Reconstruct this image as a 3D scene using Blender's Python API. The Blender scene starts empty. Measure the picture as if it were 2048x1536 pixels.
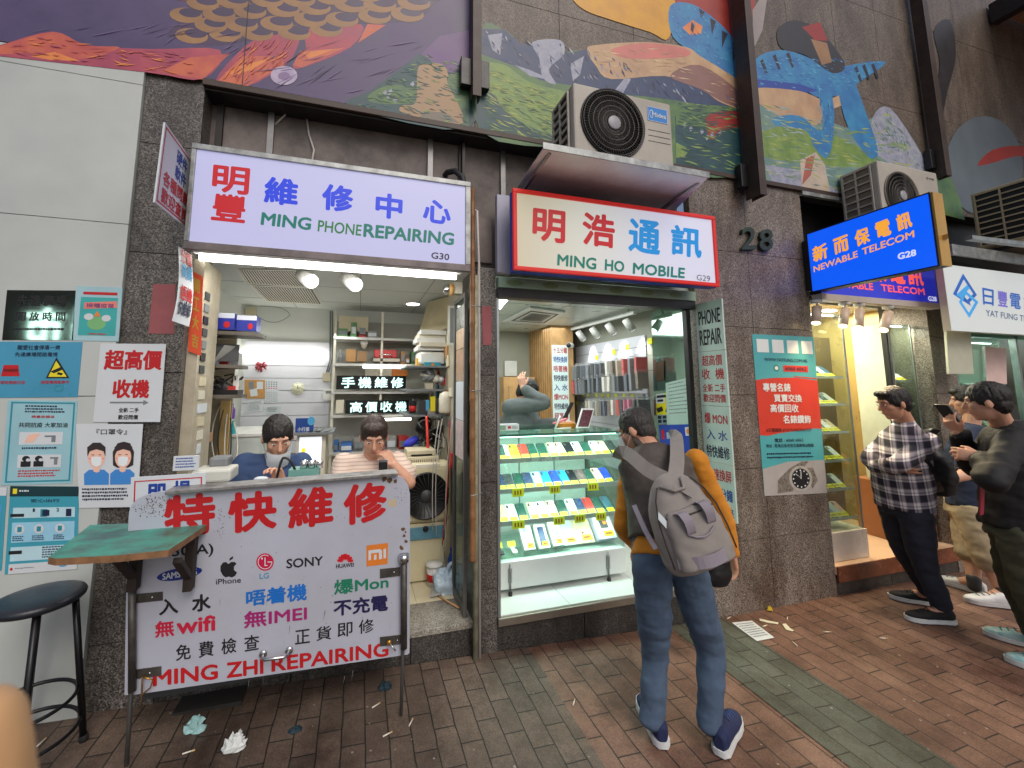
import bpy, bmesh, math, random
from mathutils import Vector, Matrix, noise, Quaternion
random.seed(7)
C = bpy.context.scene.collection
SC = bpy.context.scene

# ------------------------------------------------------------------ camera
CAM = Vector((0, -2.5469, 1.65))
FPX, PX, PY = 821.63, 960.0, 675.22          # focal length and principal point, photo pixels
RX = Vector((0.960093, 0.032718, 0.277760))  # world X,Y,Z axes in camera space (x right, y down, z forward)
RY = Vector((-0.279681, 0.112315, 0.953501))
RZ = Vector((0.0, -0.993134, 0.116984))
cam_d = bpy.data.cameras.new('camera'); cam_o = bpy.data.objects.new('camera', cam_d); C.objects.link(cam_o)
right = Vector((RX.x, RY.x, RZ.x)); down = Vector((RX.y, RY.y, RZ.y)); fwd = Vector((RX.z, RY.z, RZ.z))
m3 = Matrix((right, -down, -fwd)).transposed()
cam_o.matrix_world = Matrix.Translation(CAM) @ m3.to_4x4()
cam_d.sensor_width = 36; cam_d.lens = FPX / 2048 * 36
cam_d.shift_x = (1024 - PX) / 2048; cam_d.shift_y = -(768 - PY) / 2048
cam_d.clip_start = 0.01; cam_d.clip_end = 400
cam_d.dof.use_dof = True; cam_d.dof.focus_distance = 3.0; cam_d.dof.aperture_fstop = 9.0
SC.camera = cam_o

# ------------------------------------------------------------------ light
SUN_EL, SUN_AZ = 46, 168
w = bpy.data.worlds.new('World'); SC.world = w; w.use_nodes = True
nt = w.node_tree; bg = nt.nodes['Background']
sky = nt.nodes.new('ShaderNodeTexSky'); sky.sky_type = 'NISHITA'; sky.sun_disc = False
sky.sun_elevation = math.radians(SUN_EL); sky.sun_rotation = math.radians(SUN_AZ); sky.air_density = 1.0; sky.dust_density = 4.0; sky.ozone_density = 1.0
nt.links.new(sky.outputs[0], bg.inputs[0]); bg.inputs[1].default_value = 0.085
sd = bpy.data.lights.new('overcast_sun', 'SUN'); sd.energy = 0.75; sd.angle = math.radians(35); sd.color = (1, .97, .93)
so = bpy.data.objects.new('overcast_sun', sd); C.objects.link(so)
sdir = Vector((math.sin(math.radians(SUN_AZ)) * math.cos(math.radians(SUN_EL)), math.cos(math.radians(SUN_AZ)) * math.cos(math.radians(SUN_EL)), math.sin(math.radians(SUN_EL))))
so.rotation_euler = sdir.to_track_quat('Z', 'Y').to_euler(); so.location = (0, -6, 9)
SC.view_settings.view_transform = 'Standard'; SC.view_settings.look = 'None'
SC.view_settings.exposure = 0.35; SC.view_settings.gamma = 1.0; SC.view_settings.use_curve_mapping = False
SC.cycles.max_bounces = 8; SC.cycles.transparent_max_bounces = 16; SC.cycles.use_denoising = True
SC.cycles.sample_clamp_indirect = 4.0

# ------------------------------------------------------------------ geometry of the photograph's planes
def V(*a): return Vector(a)
def ray(px, py):
    d = Vector(((px - PX) / FPX, (py - PY) / FPX, 1.0))
    return Vector((RX.dot(d), RY.dot(d), RZ.dot(d)))
class Plane:                                     # a real plane in the place; __call__ finds the point of it seen at a photo pixel
    def __init__(s, p, n): s.p = Vector(p); s.n = Vector(n).normalized()
    def __call__(s, px, py, off=0.0):
        d = ray(px, py); p = s.p + s.n * off
        return CAM + d * ((p - CAM).dot(s.n) / d.dot(s.n))
def PYY(y): return Plane((0, y, 0), (0, -1, 0))
def PXX(x): return Plane((x, 0, 0), (-1 if x > 0 else 1, 0, 0))
def PZZ(z): return Plane((0, 0, z), (0, 0, 1 if z < 1.65 else -1))
def F(px, py, y=0.0): return PYY(y)(px, py)
def S(px, py, x): return PXX(x)(px, py)
def G(px, py, z=0.0): return PZZ(z)(px, py)
def gz(x):                                       # the pavement climbs gently to the left
    return 0.034 * (2.45 - x) if x < 2.45 else -0.003 * (x - 2.45)
def GR(px, py):
    z = 0.0
    for _ in range(6): p = G(px, py, z); z = gz(p.x)
    return p

# ------------------------------------------------------------------ materials
def lin(c): 
    c = c / 255.0
    return c / 12.92 if c <= .04045 else ((c + .055) / 1.055) ** 2.4
def rgb(t): return (lin(t[0]), lin(t[1]), lin(t[2]), 1)
_M = {}
def M(name, col, rough=.5, metal=0, var=.1, scale=6, bump=0, bscale=60, emit=0, spec=.5, coat=0, alpha=1, col2=None, detail=4, ecol=None):
    """colours are sRGB 0-255; var = how far the surface mottles; col2 = stain colour"""
    if name in _M: return _M[name]
    m = bpy.data.materials.new(name); m.use_nodes = True; _M[name] = m
    n = m.node_tree.nodes; l = m.node_tree.links; b = n['Principled BSDF']
    b.inputs['Roughness'].default_value = rough; b.inputs['Metallic'].default_value = metal
    b.inputs['Specular IOR Level'].default_value = spec; b.inputs['Coat Weight'].default_value = coat
    c = rgb(col); b.inputs['Base Color'].default_value = c
    geo = n.new('ShaderNodeNewGeometry')
    if var > 0 or col2:
        t = n.new('ShaderNodeTexNoise'); t.inputs['Scale'].default_value = scale; t.inputs['Detail'].default_value = detail; t.inputs['Roughness'].default_value = .65
        l.new(geo.outputs['Position'], t.inputs['Vector'])
        r = n.new('ShaderNodeValToRGB'); r.color_ramp.elements[0].position = .3; r.color_ramp.elements[1].position = .7
        d = rgb(col2) if col2 else tuple(x * (1 - var) for x in c[:3]) + (1,)
        h = c if col2 else tuple(min(1, x * (1 + var * .6)) for x in c[:3]) + (1,)
        r.color_ramp.elements[0].color = d; r.color_ramp.elements[1].color = h
        l.new(t.outputs['Fac'], r.inputs[0]); l.new(r.outputs[0], b.inputs['Base Color'])
        rr = n.new('ShaderNodeMapRange'); rr.inputs[3].default_value = max(.02, rough - .12); rr.inputs[4].default_value = min(1, rough + .12)
        l.new(t.outputs['Fac'], rr.inputs[0]); l.new(rr.outputs[0], b.inputs['Roughness'])
    if bump:
        t2 = n.new('ShaderNodeTexNoise'); t2.inputs['Scale'].default_value = bscale; t2.inputs['Detail'].default_value = 5
        l.new(geo.outputs['Position'], t2.inputs['Vector'])
        bp = n.new('ShaderNodeBump'); bp.inputs['Strength'].default_value = bump; bp.inputs['Distance'].default_value = .01
        l.new(t2.outputs['Fac'], bp.inputs['Height']); l.new(bp.outputs[0], b.inputs['Normal'])
    if emit:
        b.inputs['Emission Color'].default_value = rgb(ecol or col); b.inputs['Emission Strength'].default_value = emit
    if alpha < 1: b.inputs['Alpha'].default_value = alpha
    return m
def glass(name, tint=(232, 245, 240), refl=.08, haze=0.0):
    if name in _M: return _M[name]
    m = bpy.data.materials.new(name); m.use_nodes = True; _M[name] = m
    n = m.node_tree.nodes; l = m.node_tree.links; n.remove(n['Principled BSDF']); out = n['Material Output']
    tr = n.new('ShaderNodeBsdfTransparent'); tr.inputs[0].default_value = rgb(tint)
    gl = n.new('ShaderNodeBsdfGlossy'); gl.inputs['Roughness'].default_value = .02 + haze
    fr = n.new('ShaderNodeLayerWeight'); fr.inputs[0].default_value = .25
    mr = n.new('ShaderNodeMapRange'); mr.inputs[3].default_value = refl * .6; mr.inputs[4].default_value = min(1, refl * 5)
    l.new(fr.outputs['Fresnel'], mr.inputs[0])
    mx = n.new('ShaderNodeMixShader'); l.new(mr.outputs[0], mx.inputs[0]); l.new(tr.outputs[0], mx.inputs[1]); l.new(gl.outputs[0], mx.inputs[2])
    l.new(mx.outputs[0], out.inputs[0])
    return m
def granite(name, cols, scale=90, stain=None, rough=.38):
    if name in _M: return _M[name]
    m = bpy.data.materials.new(name); m.use_nodes = True; _M[name] = m
    n = m.node_tree.nodes; l = m.node_tree.links; b = n['Principled BSDF']
    geo = n.new('ShaderNodeNewGeometry')
    vo = n.new('ShaderNodeTexVoronoi'); vo.inputs['Scale'].default_value = scale
    l.new(geo.outputs['Position'], vo.inputs['Vector'])
    sp = n.new('ShaderNodeSeparateColor'); l.new(vo.outputs['Color'], sp.inputs[0])
    r = n.new('ShaderNodeValToRGB'); r.color_ramp.interpolation = 'CONSTANT'
    e = r.color_ramp.elements; e[0].color = rgb(cols[0]); e[1].position = .28; e[1].color = rgb(cols[1])
    for p, c in ((.55, cols[2]), (.82, cols[3])): q = e.new(p); q.color = rgb(c)
    l.new(sp.outputs[0], r.inputs[0])
    no = n.new('ShaderNodeTexNoise'); no.inputs['Scale'].default_value = 2.2; no.inputs['Detail'].default_value = 8; no.inputs['Roughness'].default_value = .7
    mp = n.new('ShaderNodeMapping'); mp.inputs['Scale'].default_value = (1.6, 1, .55); l.new(geo.outputs['Position'], mp.inputs[0]); l.new(mp.outputs[0], no.inputs['Vector'])
    r2 = n.new('ShaderNodeValToRGB'); r2.color_ramp.elements[0].position = .36; r2.color_ramp.elements[0].color = rgb(stain or (150, 140, 130)); r2.color_ramp.elements[1].position = .62; r2.color_ramp.elements[1].color = (1, 1, 1, 1)
    l.new(no.outputs['Fac'], r2.inputs[0])
    mx = n.new('ShaderNodeMix'); mx.data_type = 'RGBA'; mx.blend_type = 'MULTIPLY'; mx.inputs[0].default_value = .85
    l.new(r.outputs[0], mx.inputs[6]); l.new(r2.outputs[0], mx.inputs[7]); l.new(mx.outputs[2], b.inputs['Base Color'])
    b.inputs['Roughness'].default_value = rough
    return m
def slotcol(name, rough=.3):                      # colour comes from the object, so copies can differ
    return M(name, (128, 128, 128), rough)

# ------------------------------------------------------------------ mesh builder
_tc = {}
def text_mesh(body, bold=0.0, res=3):
    k = (body, bold, res)
    if k in _tc: return _tc[k]
    c = bpy.data.curves.new('tmp', 'FONT'); c.body = body; c.resolution_u = res; c.offset = bold; c.fill_mode = 'FRONT'
    o = bpy.data.objects.new('tmp', c); C.objects.link(o)
    dg = bpy.context.evaluated_depsgraph_get(); dg.update()
    me = bpy.data.meshes.new_from_object(o.evaluated_get(dg))
    vs = [(v.co.x, v.co.y) for v in me.vertices]; fs = [tuple(p.vertices) for p in me.polygons]
    bpy.data.objects.remove(o); bpy.data.curves.remove(c); bpy.data.meshes.remove(me)
    x0 = min(v[0] for v in vs); x1 = max(v[0] for v in vs); y0 = min(v[1] for v in vs); y1 = max(v[1] for v in vs)
    r = ([((x - x0) / max(1e-6, x1 - x0), 1 - (y - y0) / max(1e-6, y1 - y0)) for x, y in vs], fs)
    _tc[k] = r
    return r
def bil(q, u, v):
    a = q[0].lerp(q[1], u); b = q[3].lerp(q[2], u)
    return a.lerp(b, v)
def qn(q):
    n = (q[1] - q[0]).cross(q[3] - q[0]).normalized()
    return n if n.dot(CAM - q[0]) > 0 else -n
class MB:
    def __init__(s): s.v = []; s.f = []; s.m = []; s.mats = []; s.sm = []
    def mi(s, mat):
        if mat not in s.mats: s.mats.append(mat)
        return s.mats.index(mat)
    def add(s, vs, fs, mat, smooth=False):
        o = len(s.v); k = s.mi(mat); s.v += [Vector(v) for v in vs]
        for f in fs: s.f.append(tuple(i + o for i in f)); s.m.append(k); s.sm.append(smooth)
        return s
    def poly(s, pts, mat): return s.add(pts, [tuple(range(len(pts)))], mat)
    def fan(s, pts, mat):                          # flat outline of any shape, filled
        from mathutils.geometry import tessellate_polygon
        return s.add(pts, [tuple(t) for t in tessellate_polygon([pts])], mat)
    def obox(s, o, a, b, c, mat):
        o = Vector(o); a = Vector(a); b = Vector(b); c = Vector(c)
        if a.cross(b).dot(c) < 0: a, b = b, a
        p = [o, o + a, o + a + b, o + b]; p += [q + c for q in p]
        return s.add(p, [(3, 2, 1, 0), (4, 5, 6, 7), (0, 1, 5, 4), (1, 2, 6, 5), (2, 3, 7, 6), (3, 0, 4, 7)], mat)
    def box(s, x0, x1, y0, y1, z0, z1, mat): return s.obox((x0, y0, z0), (x1 - x0, 0, 0), (0, y1 - y0, 0), (0, 0, z1 - z0), mat)
    def slab(s, q, th, mat):                       # front face is the quad q, thickness goes back from the viewer
        n = qn(q); b = [p - n * th for p in q]
        return s.hexa(list(q), b, mat)
    def hexa(s, a, b, mat):
        k = len(a)
        fs = [tuple(range(k)), tuple(range(2 * k - 1, k - 1, -1))] + [(i, i + k, (i + 1) % k + k, (i + 1) % k) for i in range(k)]
        return s.add(list(a) + list(b), fs, mat)
    def tube(s, pts, r, mat, n=8, smooth=True, cap=True):
        pts = [Vector(p) for p in pts]; rs = r if isinstance(r, (list, tuple)) else [r] * len(pts)
        vs = []; fs = []; up = None
        for i, p in enumerate(pts):
            t = (pts[min(i + 1, len(pts) - 1)] - pts[max(i - 1, 0)]).normalized()
            if up is None:
                up = t.cross(Vector((.31, .17, .93))); 
                if up.length < .05: up = t.cross(Vector((1, 0, 0)))
            up = (up - t * up.dot(t)).normalized(); w2 = t.cross(up)
            for k in range(n):
                a = 2 * math.pi * k / n; vs.append(p + (up * math.cos(a) + w2 * math.sin(a)) * rs[i])
        for i in range(len(pts) - 1):
            for k in range(n): fs.append((i * n + k, i * n + (k + 1) % n, (i + 1) * n + (k + 1) % n, (i + 1) * n + k))
        if cap: fs += [tuple(range(n - 1, -1, -1)), tuple(range((len(pts) - 1) * n, len(pts) * n))]
        return s.add(vs, fs, mat, smooth)
    def lathe(s, o, axis, prof, mat, n=24, smooth=True):
        o = Vector(o); ax = Vector(axis).normalized(); u = ax.orthogonal().normalized(); w2 = ax.cross(u); vs = []; fs = []
        for r, h in prof:
            for k in range(n):
                a = 2 * math.pi * k / n; vs.append(o + ax * h + (u * math.cos(a) + w2 * math.sin(a)) * r)
        for i in range(len(prof) - 1):
            for k in range(n): fs.append((i * n + k, i * n + (k + 1) % n, (i + 1) * n + (k + 1) % n, (i + 1) * n + k))
        fs += [tuple(range(n - 1, -1, -1)), tuple(range((len(prof) - 1) * n, len(prof) * n))]
        return s.add(vs, fs, mat, smooth)
    def ell(s, c, rx, ry, rz, mat, rot=None, n=16, m=10):
        c = Vector(c); vs = []; fs = []
        for i in range(m + 1):
            th = math.pi * i / m
            for k in range(n):
                a = 2 * math.pi * k / n; v = Vector((rx * math.sin(th) * math.cos(a), ry * math.sin(th) * math.sin(a), rz * math.cos(th)))
                vs.append(c + (rot @ v if rot else v))
        for i in range(m):
            for k in range(n): fs.append((i * n + k, (i + 1) * n + k, (i + 1) * n + (k + 1) % n, i * n + (k + 1) % n))
        return s.add(vs, fs, mat, True)
    # ---- printed things on a quad (u right, v down) or, with pl, straight on a plane
    def qrect(s, q, u0, v0, u1, v1, mat, e=.001):
        n = qn(q) * e; return s.poly([bil(q, u0, v0) + n, bil(q, u0, v1) + n, bil(q, u1, v1) + n, bil(q, u1, v0) + n], mat)
    def qpoly(s, q, pts, mat, e=.001):
        n = qn(q) * e; return s.fan([bil(q, u, v) + n for u, v in pts], mat)
    def qell(s, q, cu, cv, ru, rv, mat, e=.001, k=28, a0=0, a1=360):
        return s.qpoly(q, [(cu + ru * math.cos(math.radians(a0 + (a1 - a0) * i / k)), cv + rv * math.sin(math.radians(a0 + (a1 - a0) * i / k))) for i in range(k if a1 - a0 == 360 else k + 1)], mat, e)
    def qring(s, q, cu, cv, ru, rv, wd, mat, e=.001, a0=0, a1=360, k=28):
        n = qn(q) * e; A = []; fs = []
        for i in range(k + 1):
            a = math.radians(a0 + (a1 - a0) * i / k)
            A += [bil(q, cu + ru * math.cos(a), cv + rv * math.sin(a)) + n, bil(q, cu + ru * (1 - wd) * math.cos(a), cv + rv * (1 - wd) * math.sin(a)) + n]
        for i in range(k): fs.append((2 * i, 2 * i + 1, 2 * i + 3, 2 * i + 2))
        return s.add(A, fs, mat)
    def qframe(s, q, u0, v0, u1, v1, wu, wv, mat, e=.001):
        s.qrect(q, u0, v0, u1, v0 + wv, mat, e); s.qrect(q, u0, v1 - wv, u1, v1, mat, e)
        s.qrect(q, u0, v0 + wv, u0 + wu, v1 - wv, mat, e); return s.qrect(q, u1 - wu, v0 + wv, u1, v1 - wv, mat, e)
    def text(s, q, body, mat, bold=0.0, e=.0015, uv=None, res=3):
        if uv: u0, v0, u1, v1 = uv; q = [bil(q, u0, v0), bil(q, u1, v0), bil(q, u1, v1), bil(q, u0, v1)]
        n = qn(q); vs, fs = text_mesh(body, 0.0, res)
        hgt = .73 if all(ord(c) < 256 for c in body) else .92       # letter height over type size
        U = (q[1] - q[0]).normalized(); W = (q[3] - q[0]).normalized(); d = bold * (q[3] - q[0]).length / hgt
        sh = [(0, 0)] if bold < .008 else [(d * math.cos(k * math.pi / 4), d * math.sin(k * math.pi / 4)) for k in range(8)] + [(0, 0)]
        if bold >= .008:                              # heavier weight: the letter pressed nine times, a hair apart
            lu, lw = (q[1] - q[0]).length, (q[3] - q[0]).length; ku, kv = max(0, d / lu), max(0, d / lw)
            vs = [(ku + u * (1 - 2 * ku), kv + v * (1 - 2 * kv)) for u, v in vs]
        for i, (a, c) in enumerate(sh): s.add([bil(q, u, v) + n * (e + i * .00006) + U * a + W * c for u, v in vs], fs, mat)
        return s
    def tpx(s, pl, body, tl, tr, br, bl, mat, bold=0.02, e=.0015, res=3):
        return s.text([pl(*tl), pl(*tr), pl(*br), pl(*bl)], body, mat, bold, e, None, res)
    def qlines(s, q, u0, v0, u1, v1, rows, mat, seed=1, e=.001, fill=.62, ragged=.3, dash=.03):
        """rows of tiny unreadable print"""
        rd = random.Random(seed); h = (v1 - v0) / rows
        for i in range(rows):
            u = u0; end = u1 - rd.random() * ragged * (u1 - u0)
            while u < end:
                du = dash * (.5 + rd.random()); s.qrect(q, u, v0 + h * i, min(u + du, end), v0 + h * (i + fill * (.75 + .25 * rd.random())), mat, e); u += du + dash * .3
        return s
    def ppx(s, pl, pts, mat, off=.001):
        return s.fan([pl(x, y, off) for x, y in pts], mat)
    def build(s, name, parent=None, label=None, cat=None, group=None, kind=None, bevel=0, org=None, seg=2):
        me = bpy.data.meshes.new(name)
        if parent is not None:
            r = parent
            while r.parent: r = r.parent
            org = Vector(r['_org']) if '_org' in r else r.location
        elif org is None:
            xs = [v.x for v in s.v]; ys = [v.y for v in s.v]; org = Vector(((min(xs) + max(xs)) / 2, (min(ys) + max(ys)) / 2, min(v.z for v in s.v)))
        org = Vector(org)
        me.from_pydata([v - org for v in s.v], [], s.f)
        for mt in s.mats: me.materials.append(mt)
        me.polygons.foreach_set('material_index', s.m); me.polygons.foreach_set('use_smooth', s.sm); me.update()
        o = bpy.data.objects.new(name, me); C.objects.link(o)
        if parent is None: o.location = org
        else: o.parent = parent
        tag(o, label, cat, group, kind)
        if bevel:
            b = o.modifiers.new('bevel', 'BEVEL'); b.width = bevel; b.segments = seg; b.limit_method = 'ANGLE'; b.angle_limit = math.radians(50)
        return o
def tag(o, label=None, cat=None, group=None, kind=None):
    if label: o['label'] = label
    if cat: o['category'] = cat
    if group: o['group'] = group
    if kind: o['kind'] = kind
    return o
def thing(name, label, cat, loc=(0, 0, 0), group=None):
    o = bpy.data.objects.new(name, None); C.objects.link(o); o.location = loc; o.empty_display_size = .1
    return tag(o, label, cat, group)
def copy_tree(o, loc=None, label=None, parent=None):
    c = o.copy(); C.objects.link(c); c.parent = parent
    if loc is not None: c.location = loc
    if label: c['label'] = label
    for ch in o.children: copy_tree(ch, None, None, c)
    return c
def arc(c, r, a0, a1, n, ax=(1, 0, 0), ay=(0, 0, 1)):
    c = Vector(c); ax = Vector(ax); ay = Vector(ay)
    return [c + ax * r * math.cos(math.radians(a0 + (a1 - a0) * i / n)) + ay * r * math.sin(math.radians(a0 + (a1 - a0) * i / n)) for i in range(n + 1)]
def bez(p0, p1, p2, n=10):
    p0 = Vector(p0); p1 = Vector(p1); p2 = Vector(p2)
    return [(p0 * (1 - t) ** 2 + p1 * 2 * t * (1 - t) + p2 * t * t) for t in [i / n for i in range(n + 1)]]
def quad(pl, *pts): return [pl(*p) for p in pts]
# ------------------------------------------------------------------ materials used in many places
gr_dark = granite('granite_dark', ((58, 55, 53), (92, 88, 84), (112, 107, 102), (142, 136, 129)), 190, (120, 112, 106))
gr_tan = granite('granite_tan', ((76, 69, 63), (120, 110, 101), (142, 131, 120), (170, 158, 146)), 190, (150, 132, 118))
gr_plinth = granite('granite_plinth', ((44, 42, 41), (66, 63, 60), (80, 77, 73), (98, 94, 89)), 190, (110, 102, 96))
gr_pale = granite('granite_threshold', ((120, 116, 108), (148, 144, 134), (166, 162, 152), (182, 178, 168)), 200)
wallwhite = M('white_enamel_panel', (194, 199, 197), .35, 0, .08, 1.3, .05, 30, col2=(176, 182, 180))
joint = M('dark_joint', (34, 32, 30), .9)
steel = M('grey_steel', (128, 128, 128), .4, .75, .25, 9, .05)
galv = M('galvanised_steel', (176, 180, 180), .42, .6, .3, 14, col2=(120, 122, 120))
darksteel = M('dark_painted_steel', (40, 36, 35), .5, .2, .4, 10, .1)
browndk = M('brown_painted_channel', (66, 52, 46), .5, .1, .35, 8, .08)
sheet = M('weathered_sheet_metal', (132, 122, 118), .6, .15, .5, 3.2, .08, 20, col2=(54, 48, 47), detail=8)
alu = M('aluminium', (168, 172, 174), .35, .8, .12, 20)
white = M('white_plastic', (222, 222, 218), .4, 0, .06, 8)
offwhite = M('off_white_plastic', (214, 208, 190), .45, 0, .1, 8)
cream = M('cream_plastic', (206, 196, 166), .5, 0, .12, 10)
black = M('black_plastic', (22, 22, 24), .4, 0, .2, 10)
blackm = M('matt_black', (16, 16, 17), .8)
dgrey = M('dark_grey_plastic', (62, 64, 66), .5)
mgrey = M('mid_grey_plastic', (120, 124, 126), .5)
chrome = M('chrome', (205, 205, 205), .15, 1.0, .05, 10)
rubber = M('rubber', (26, 26, 26), .85)
pwhite = M('paper_white', (206, 212, 218), .55, 0, .04, 4)
pgrey = M('print_grey', (120, 126, 132), .6, var=0)
pblack = M('print_black', (24, 24, 28), .6, var=0)
pred = M('print_red', (190, 22, 30), .5, var=.05)
pblue = M('print_blue', (24, 62, 150), .5, var=.05)
pteal = M('print_teal', (40, 140, 160), .5, var=.08, scale=3)
psky = M('print_sky_blue', (74, 158, 206), .5, var=.08, scale=3)
pnavy = M('print_navy', (22, 34, 66), .5, var=0)
pyellow = M('print_yellow', (232, 216, 40), .5, var=.05)
porange = M('print_orange', (224, 130, 40), .5, var=.05)
pgreen = M('print_green', (20, 122, 92), .5, var=0)
pskin = M('print_peach', (236, 190, 170), .5, var=0)
cardboard = M('cardboard', (172, 130, 84), .8, 0, .12, 14)
wood = M('pale_wood', (190, 150, 100), .55, 0, .2, 5)
ceilm = M('ceiling_board', (196, 200, 194), .6, 0, .04, 5)
intwall = M('interior_paint', (206, 210, 204), .55, 0, .06, 3)
slatm = M('white_slatwall', (214, 216, 224), .35, 0, .05, 3)
tilef = M('cream_floor_tile', (206, 196, 166), .25, 0, .08, 4)
tilew = M('white_floor_tile', (222, 226, 220), .15, 0, .05, 4)
lamp = M('lit_white_lamp', (255, 252, 244), .4, var=0, emit=5.5)
lampc = M('lit_cool_lamp', (246, 252, 255), .4, var=0, emit=5.0)
glassm = glass('clear_glass', (240, 248, 245), .05)
glassg = glass('green_edge_glass', (214, 240, 230), .10)

# ------------------------------------------------------------------ ground
def brick_mat(name, c1, c2, mort, rot, sx, sy, off, dirt):
    m = bpy.data.materials.new(name); m.use_nodes = True
    n = m.node_tree.nodes; l = m.node_tree.links; b = n['Principled BSDF']
    geo = n.new('ShaderNodeNewGeometry'); mp = n.new('ShaderNodeMapping')
    mp.inputs['Rotation'].default_value = (0, 0, math.radians(rot)); mp.inputs['Location'].default_value = off
    l.new(geo.outputs['Position'], mp.inputs[0])
    br = n.new('ShaderNodeTexBrick'); br.inputs['Scale'].default_value = 1
    br.inputs['Brick Width'].default_value = sx; br.inputs['Row Height'].default_value = sy; br.inputs['Mortar Size'].default_value = .0035
    br.inputs['Mortar Smooth'].default_value = .25; br.inputs['Bias'].default_value = -.1
    br.inputs['Color1'].default_value = rgb(c1); br.inputs['Color2'].default_value = rgb(c2); br.inputs['Mortar'].default_value = rgb(mort)
    wob = n.new('ShaderNodeTexNoise'); wob.inputs['Scale'].default_value = 7; l.new(geo.outputs['Position'], wob.inputs['Vector'])
    va = n.new('ShaderNodeVectorMath'); va.operation = 'MULTIPLY_ADD'; va.inputs[1].default_value = (.012, .012, 0)
    l.new(wob.outputs['Color'], va.inputs[0]); l.new(mp.outputs[0], va.inputs[2]); l.new(va.outputs[0], br.inputs['Vector'])
    nz = n.new('ShaderNodeTexNoise'); nz.inputs['Scale'].default_value = 2.4; nz.inputs['Detail'].default_value = 9; nz.inputs['Roughness'].default_value = .72
    l.new(geo.outputs['Position'], nz.inputs['Vector'])
    rp = n.new('ShaderNodeValToRGB'); rp.color_ramp.elements[0].position = .34; rp.color_ramp.elements[0].color = rgb(dirt); rp.color_ramp.elements[1].position = .66; rp.color_ramp.elements[1].color = (1, 1, 1, 1)
    l.new(nz.outputs['Fac'], rp.inputs[0])
    mx = n.new('ShaderNodeMix'); mx.data_type = 'RGBA'; mx.blend_type = 'MULTIPLY'; mx.inputs[0].default_value = 1
    l.new(br.outputs['Color'], mx.inputs[6]); l.new(rp.outputs[0], mx.inputs[7])
    f = n.new('ShaderNodeTexNoise'); f.inputs['Scale'].default_value = 130; f.inputs['Detail'].default_value = 2; l.new(geo.outputs['Position'], f.inputs['Vector'])
    fr = n.new('ShaderNodeValToRGB'); fr.color_ramp.elements[0].position = .3; fr.color_ramp.elements[0].color = (.72, .72, .72, 1); fr.color_ramp.elements[1].position = .7; fr.color_ramp.elements[1].color = (1.2, 1.2, 1.2, 1)
    l.new(f.outputs['Fac'], fr.inputs[0])
    m2 = n.new('ShaderNodeMix'); m2.data_type = 'RGBA'; m2.blend_type = 'MULTIPLY'; m2.inputs[0].default_value = 1
    l.new(mx.outputs[2], m2.inputs[6]); l.new(fr.outputs[0], m2.inputs[7])
    # pale specks of old gum and grit
    vo = n.new('ShaderNodeTexVoronoi'); vo.inputs['Scale'].default_value = 13; l.new(geo.outputs['Position'], vo.inputs['Vector'])
    ns = n.new('ShaderNodeTexNoise'); ns.inputs['Scale'].default_value = 3.3; l.new(geo.outputs['Position'], ns.inputs['Vector'])
    mu = n.new('ShaderNodeMath'); mu.operation = 'MULTIPLY'; mu.inputs[1].default_value = .16; l.new(ns.outputs['Fac'], mu.inputs[0])
    lt = n.new('ShaderNodeMath'); lt.operation = 'LESS_THAN'; l.new(vo.outputs['Distance'], lt.inputs[0]); l.new(mu.outputs[0], lt.inputs[1])
    sb = n.new('ShaderNodeMath'); sb.operation = 'SUBTRACT'; sb.inputs[1].default_value = .03; l.new(mu.outputs[0], sb.inputs[0]); l.new(sb.outputs[0], lt.inputs[1])
    m3_ = n.new('ShaderNodeMix'); m3_.data_type = 'RGBA'; sc = n.new('ShaderNodeMath'); sc.operation = 'MULTIPLY'; sc.inputs[1].default_value = .55
    l.new(lt.outputs[0], sc.inputs[0]); l.new(sc.outputs[0], m3_.inputs[0]); l.new(m2.outputs[2], m3_.inputs[6]); m3_.inputs[7].default_value = rgb((176, 168, 158))
    l.new(m3_.outputs[2], b.inputs['Base Color'])
    b.inputs['Roughness'].default_value = .62
    bp = n.new('ShaderNodeBump'); bp.inputs['Strength'].default_value = .6; bp.inputs['Distance'].default_value = .006
    iv = n.new('ShaderNodeMath'); iv.operation = 'SUBTRACT'; iv.inputs[0].default_value = 1; l.new(br.outputs['Fac'], iv.inputs[1])
    ad = n.new('ShaderNodeMath'); ad.operation = 'MULTIPLY_ADD'; ad.inputs[1].default_value = .25; l.new(f.outputs['Fac'], ad.inputs[0]); l.new(iv.outputs[0], ad.inputs[2])
    l.new(ad.outputs[0], bp.inputs['Height']); l.new(bp.outputs[0], b.inputs['Normal'])
    return m
pav_red = brick_mat('red_brown_pavers', (126, 92, 76), (144, 111, 93), (48, 40, 36), 90, .232, .1165, (0, .03, 0), (150, 132, 122))
pav_grey = brick_mat('grey_green_pavers', (86, 92, 80), (102, 106, 94), (50, 46, 40), 90, .232, .1165, (0, .03, 0), (160, 150, 140))
pav_brown = brick_mat('dull_brown_pavers', (104, 88, 76), (124, 106, 92), (50, 45, 41), 90, .205, .102, (.03, .02, 0), (140, 130, 124))
def gsheet(name, xs, y0, y1, dz, mat, label=None):
    b = MB()
    for a, c in zip(xs[:-1], xs[1:]): b.poly([V(a, y0, gz(a) + dz), V(c, y0, gz(c) + dz), V(c, y1, gz(c) + dz), V(a, y1, gz(a) + dz)], mat)
    return b.build(name, kind='structure')
gsheet('pavement', (-30, -10, -4, 0, 2.45, 6, 12, 60), -40, .3, 0, pav_red)
gsheet('pavement_grey_band', (2.087, 2.45, 2.55), -40, .0, .004, pav_grey)
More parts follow.
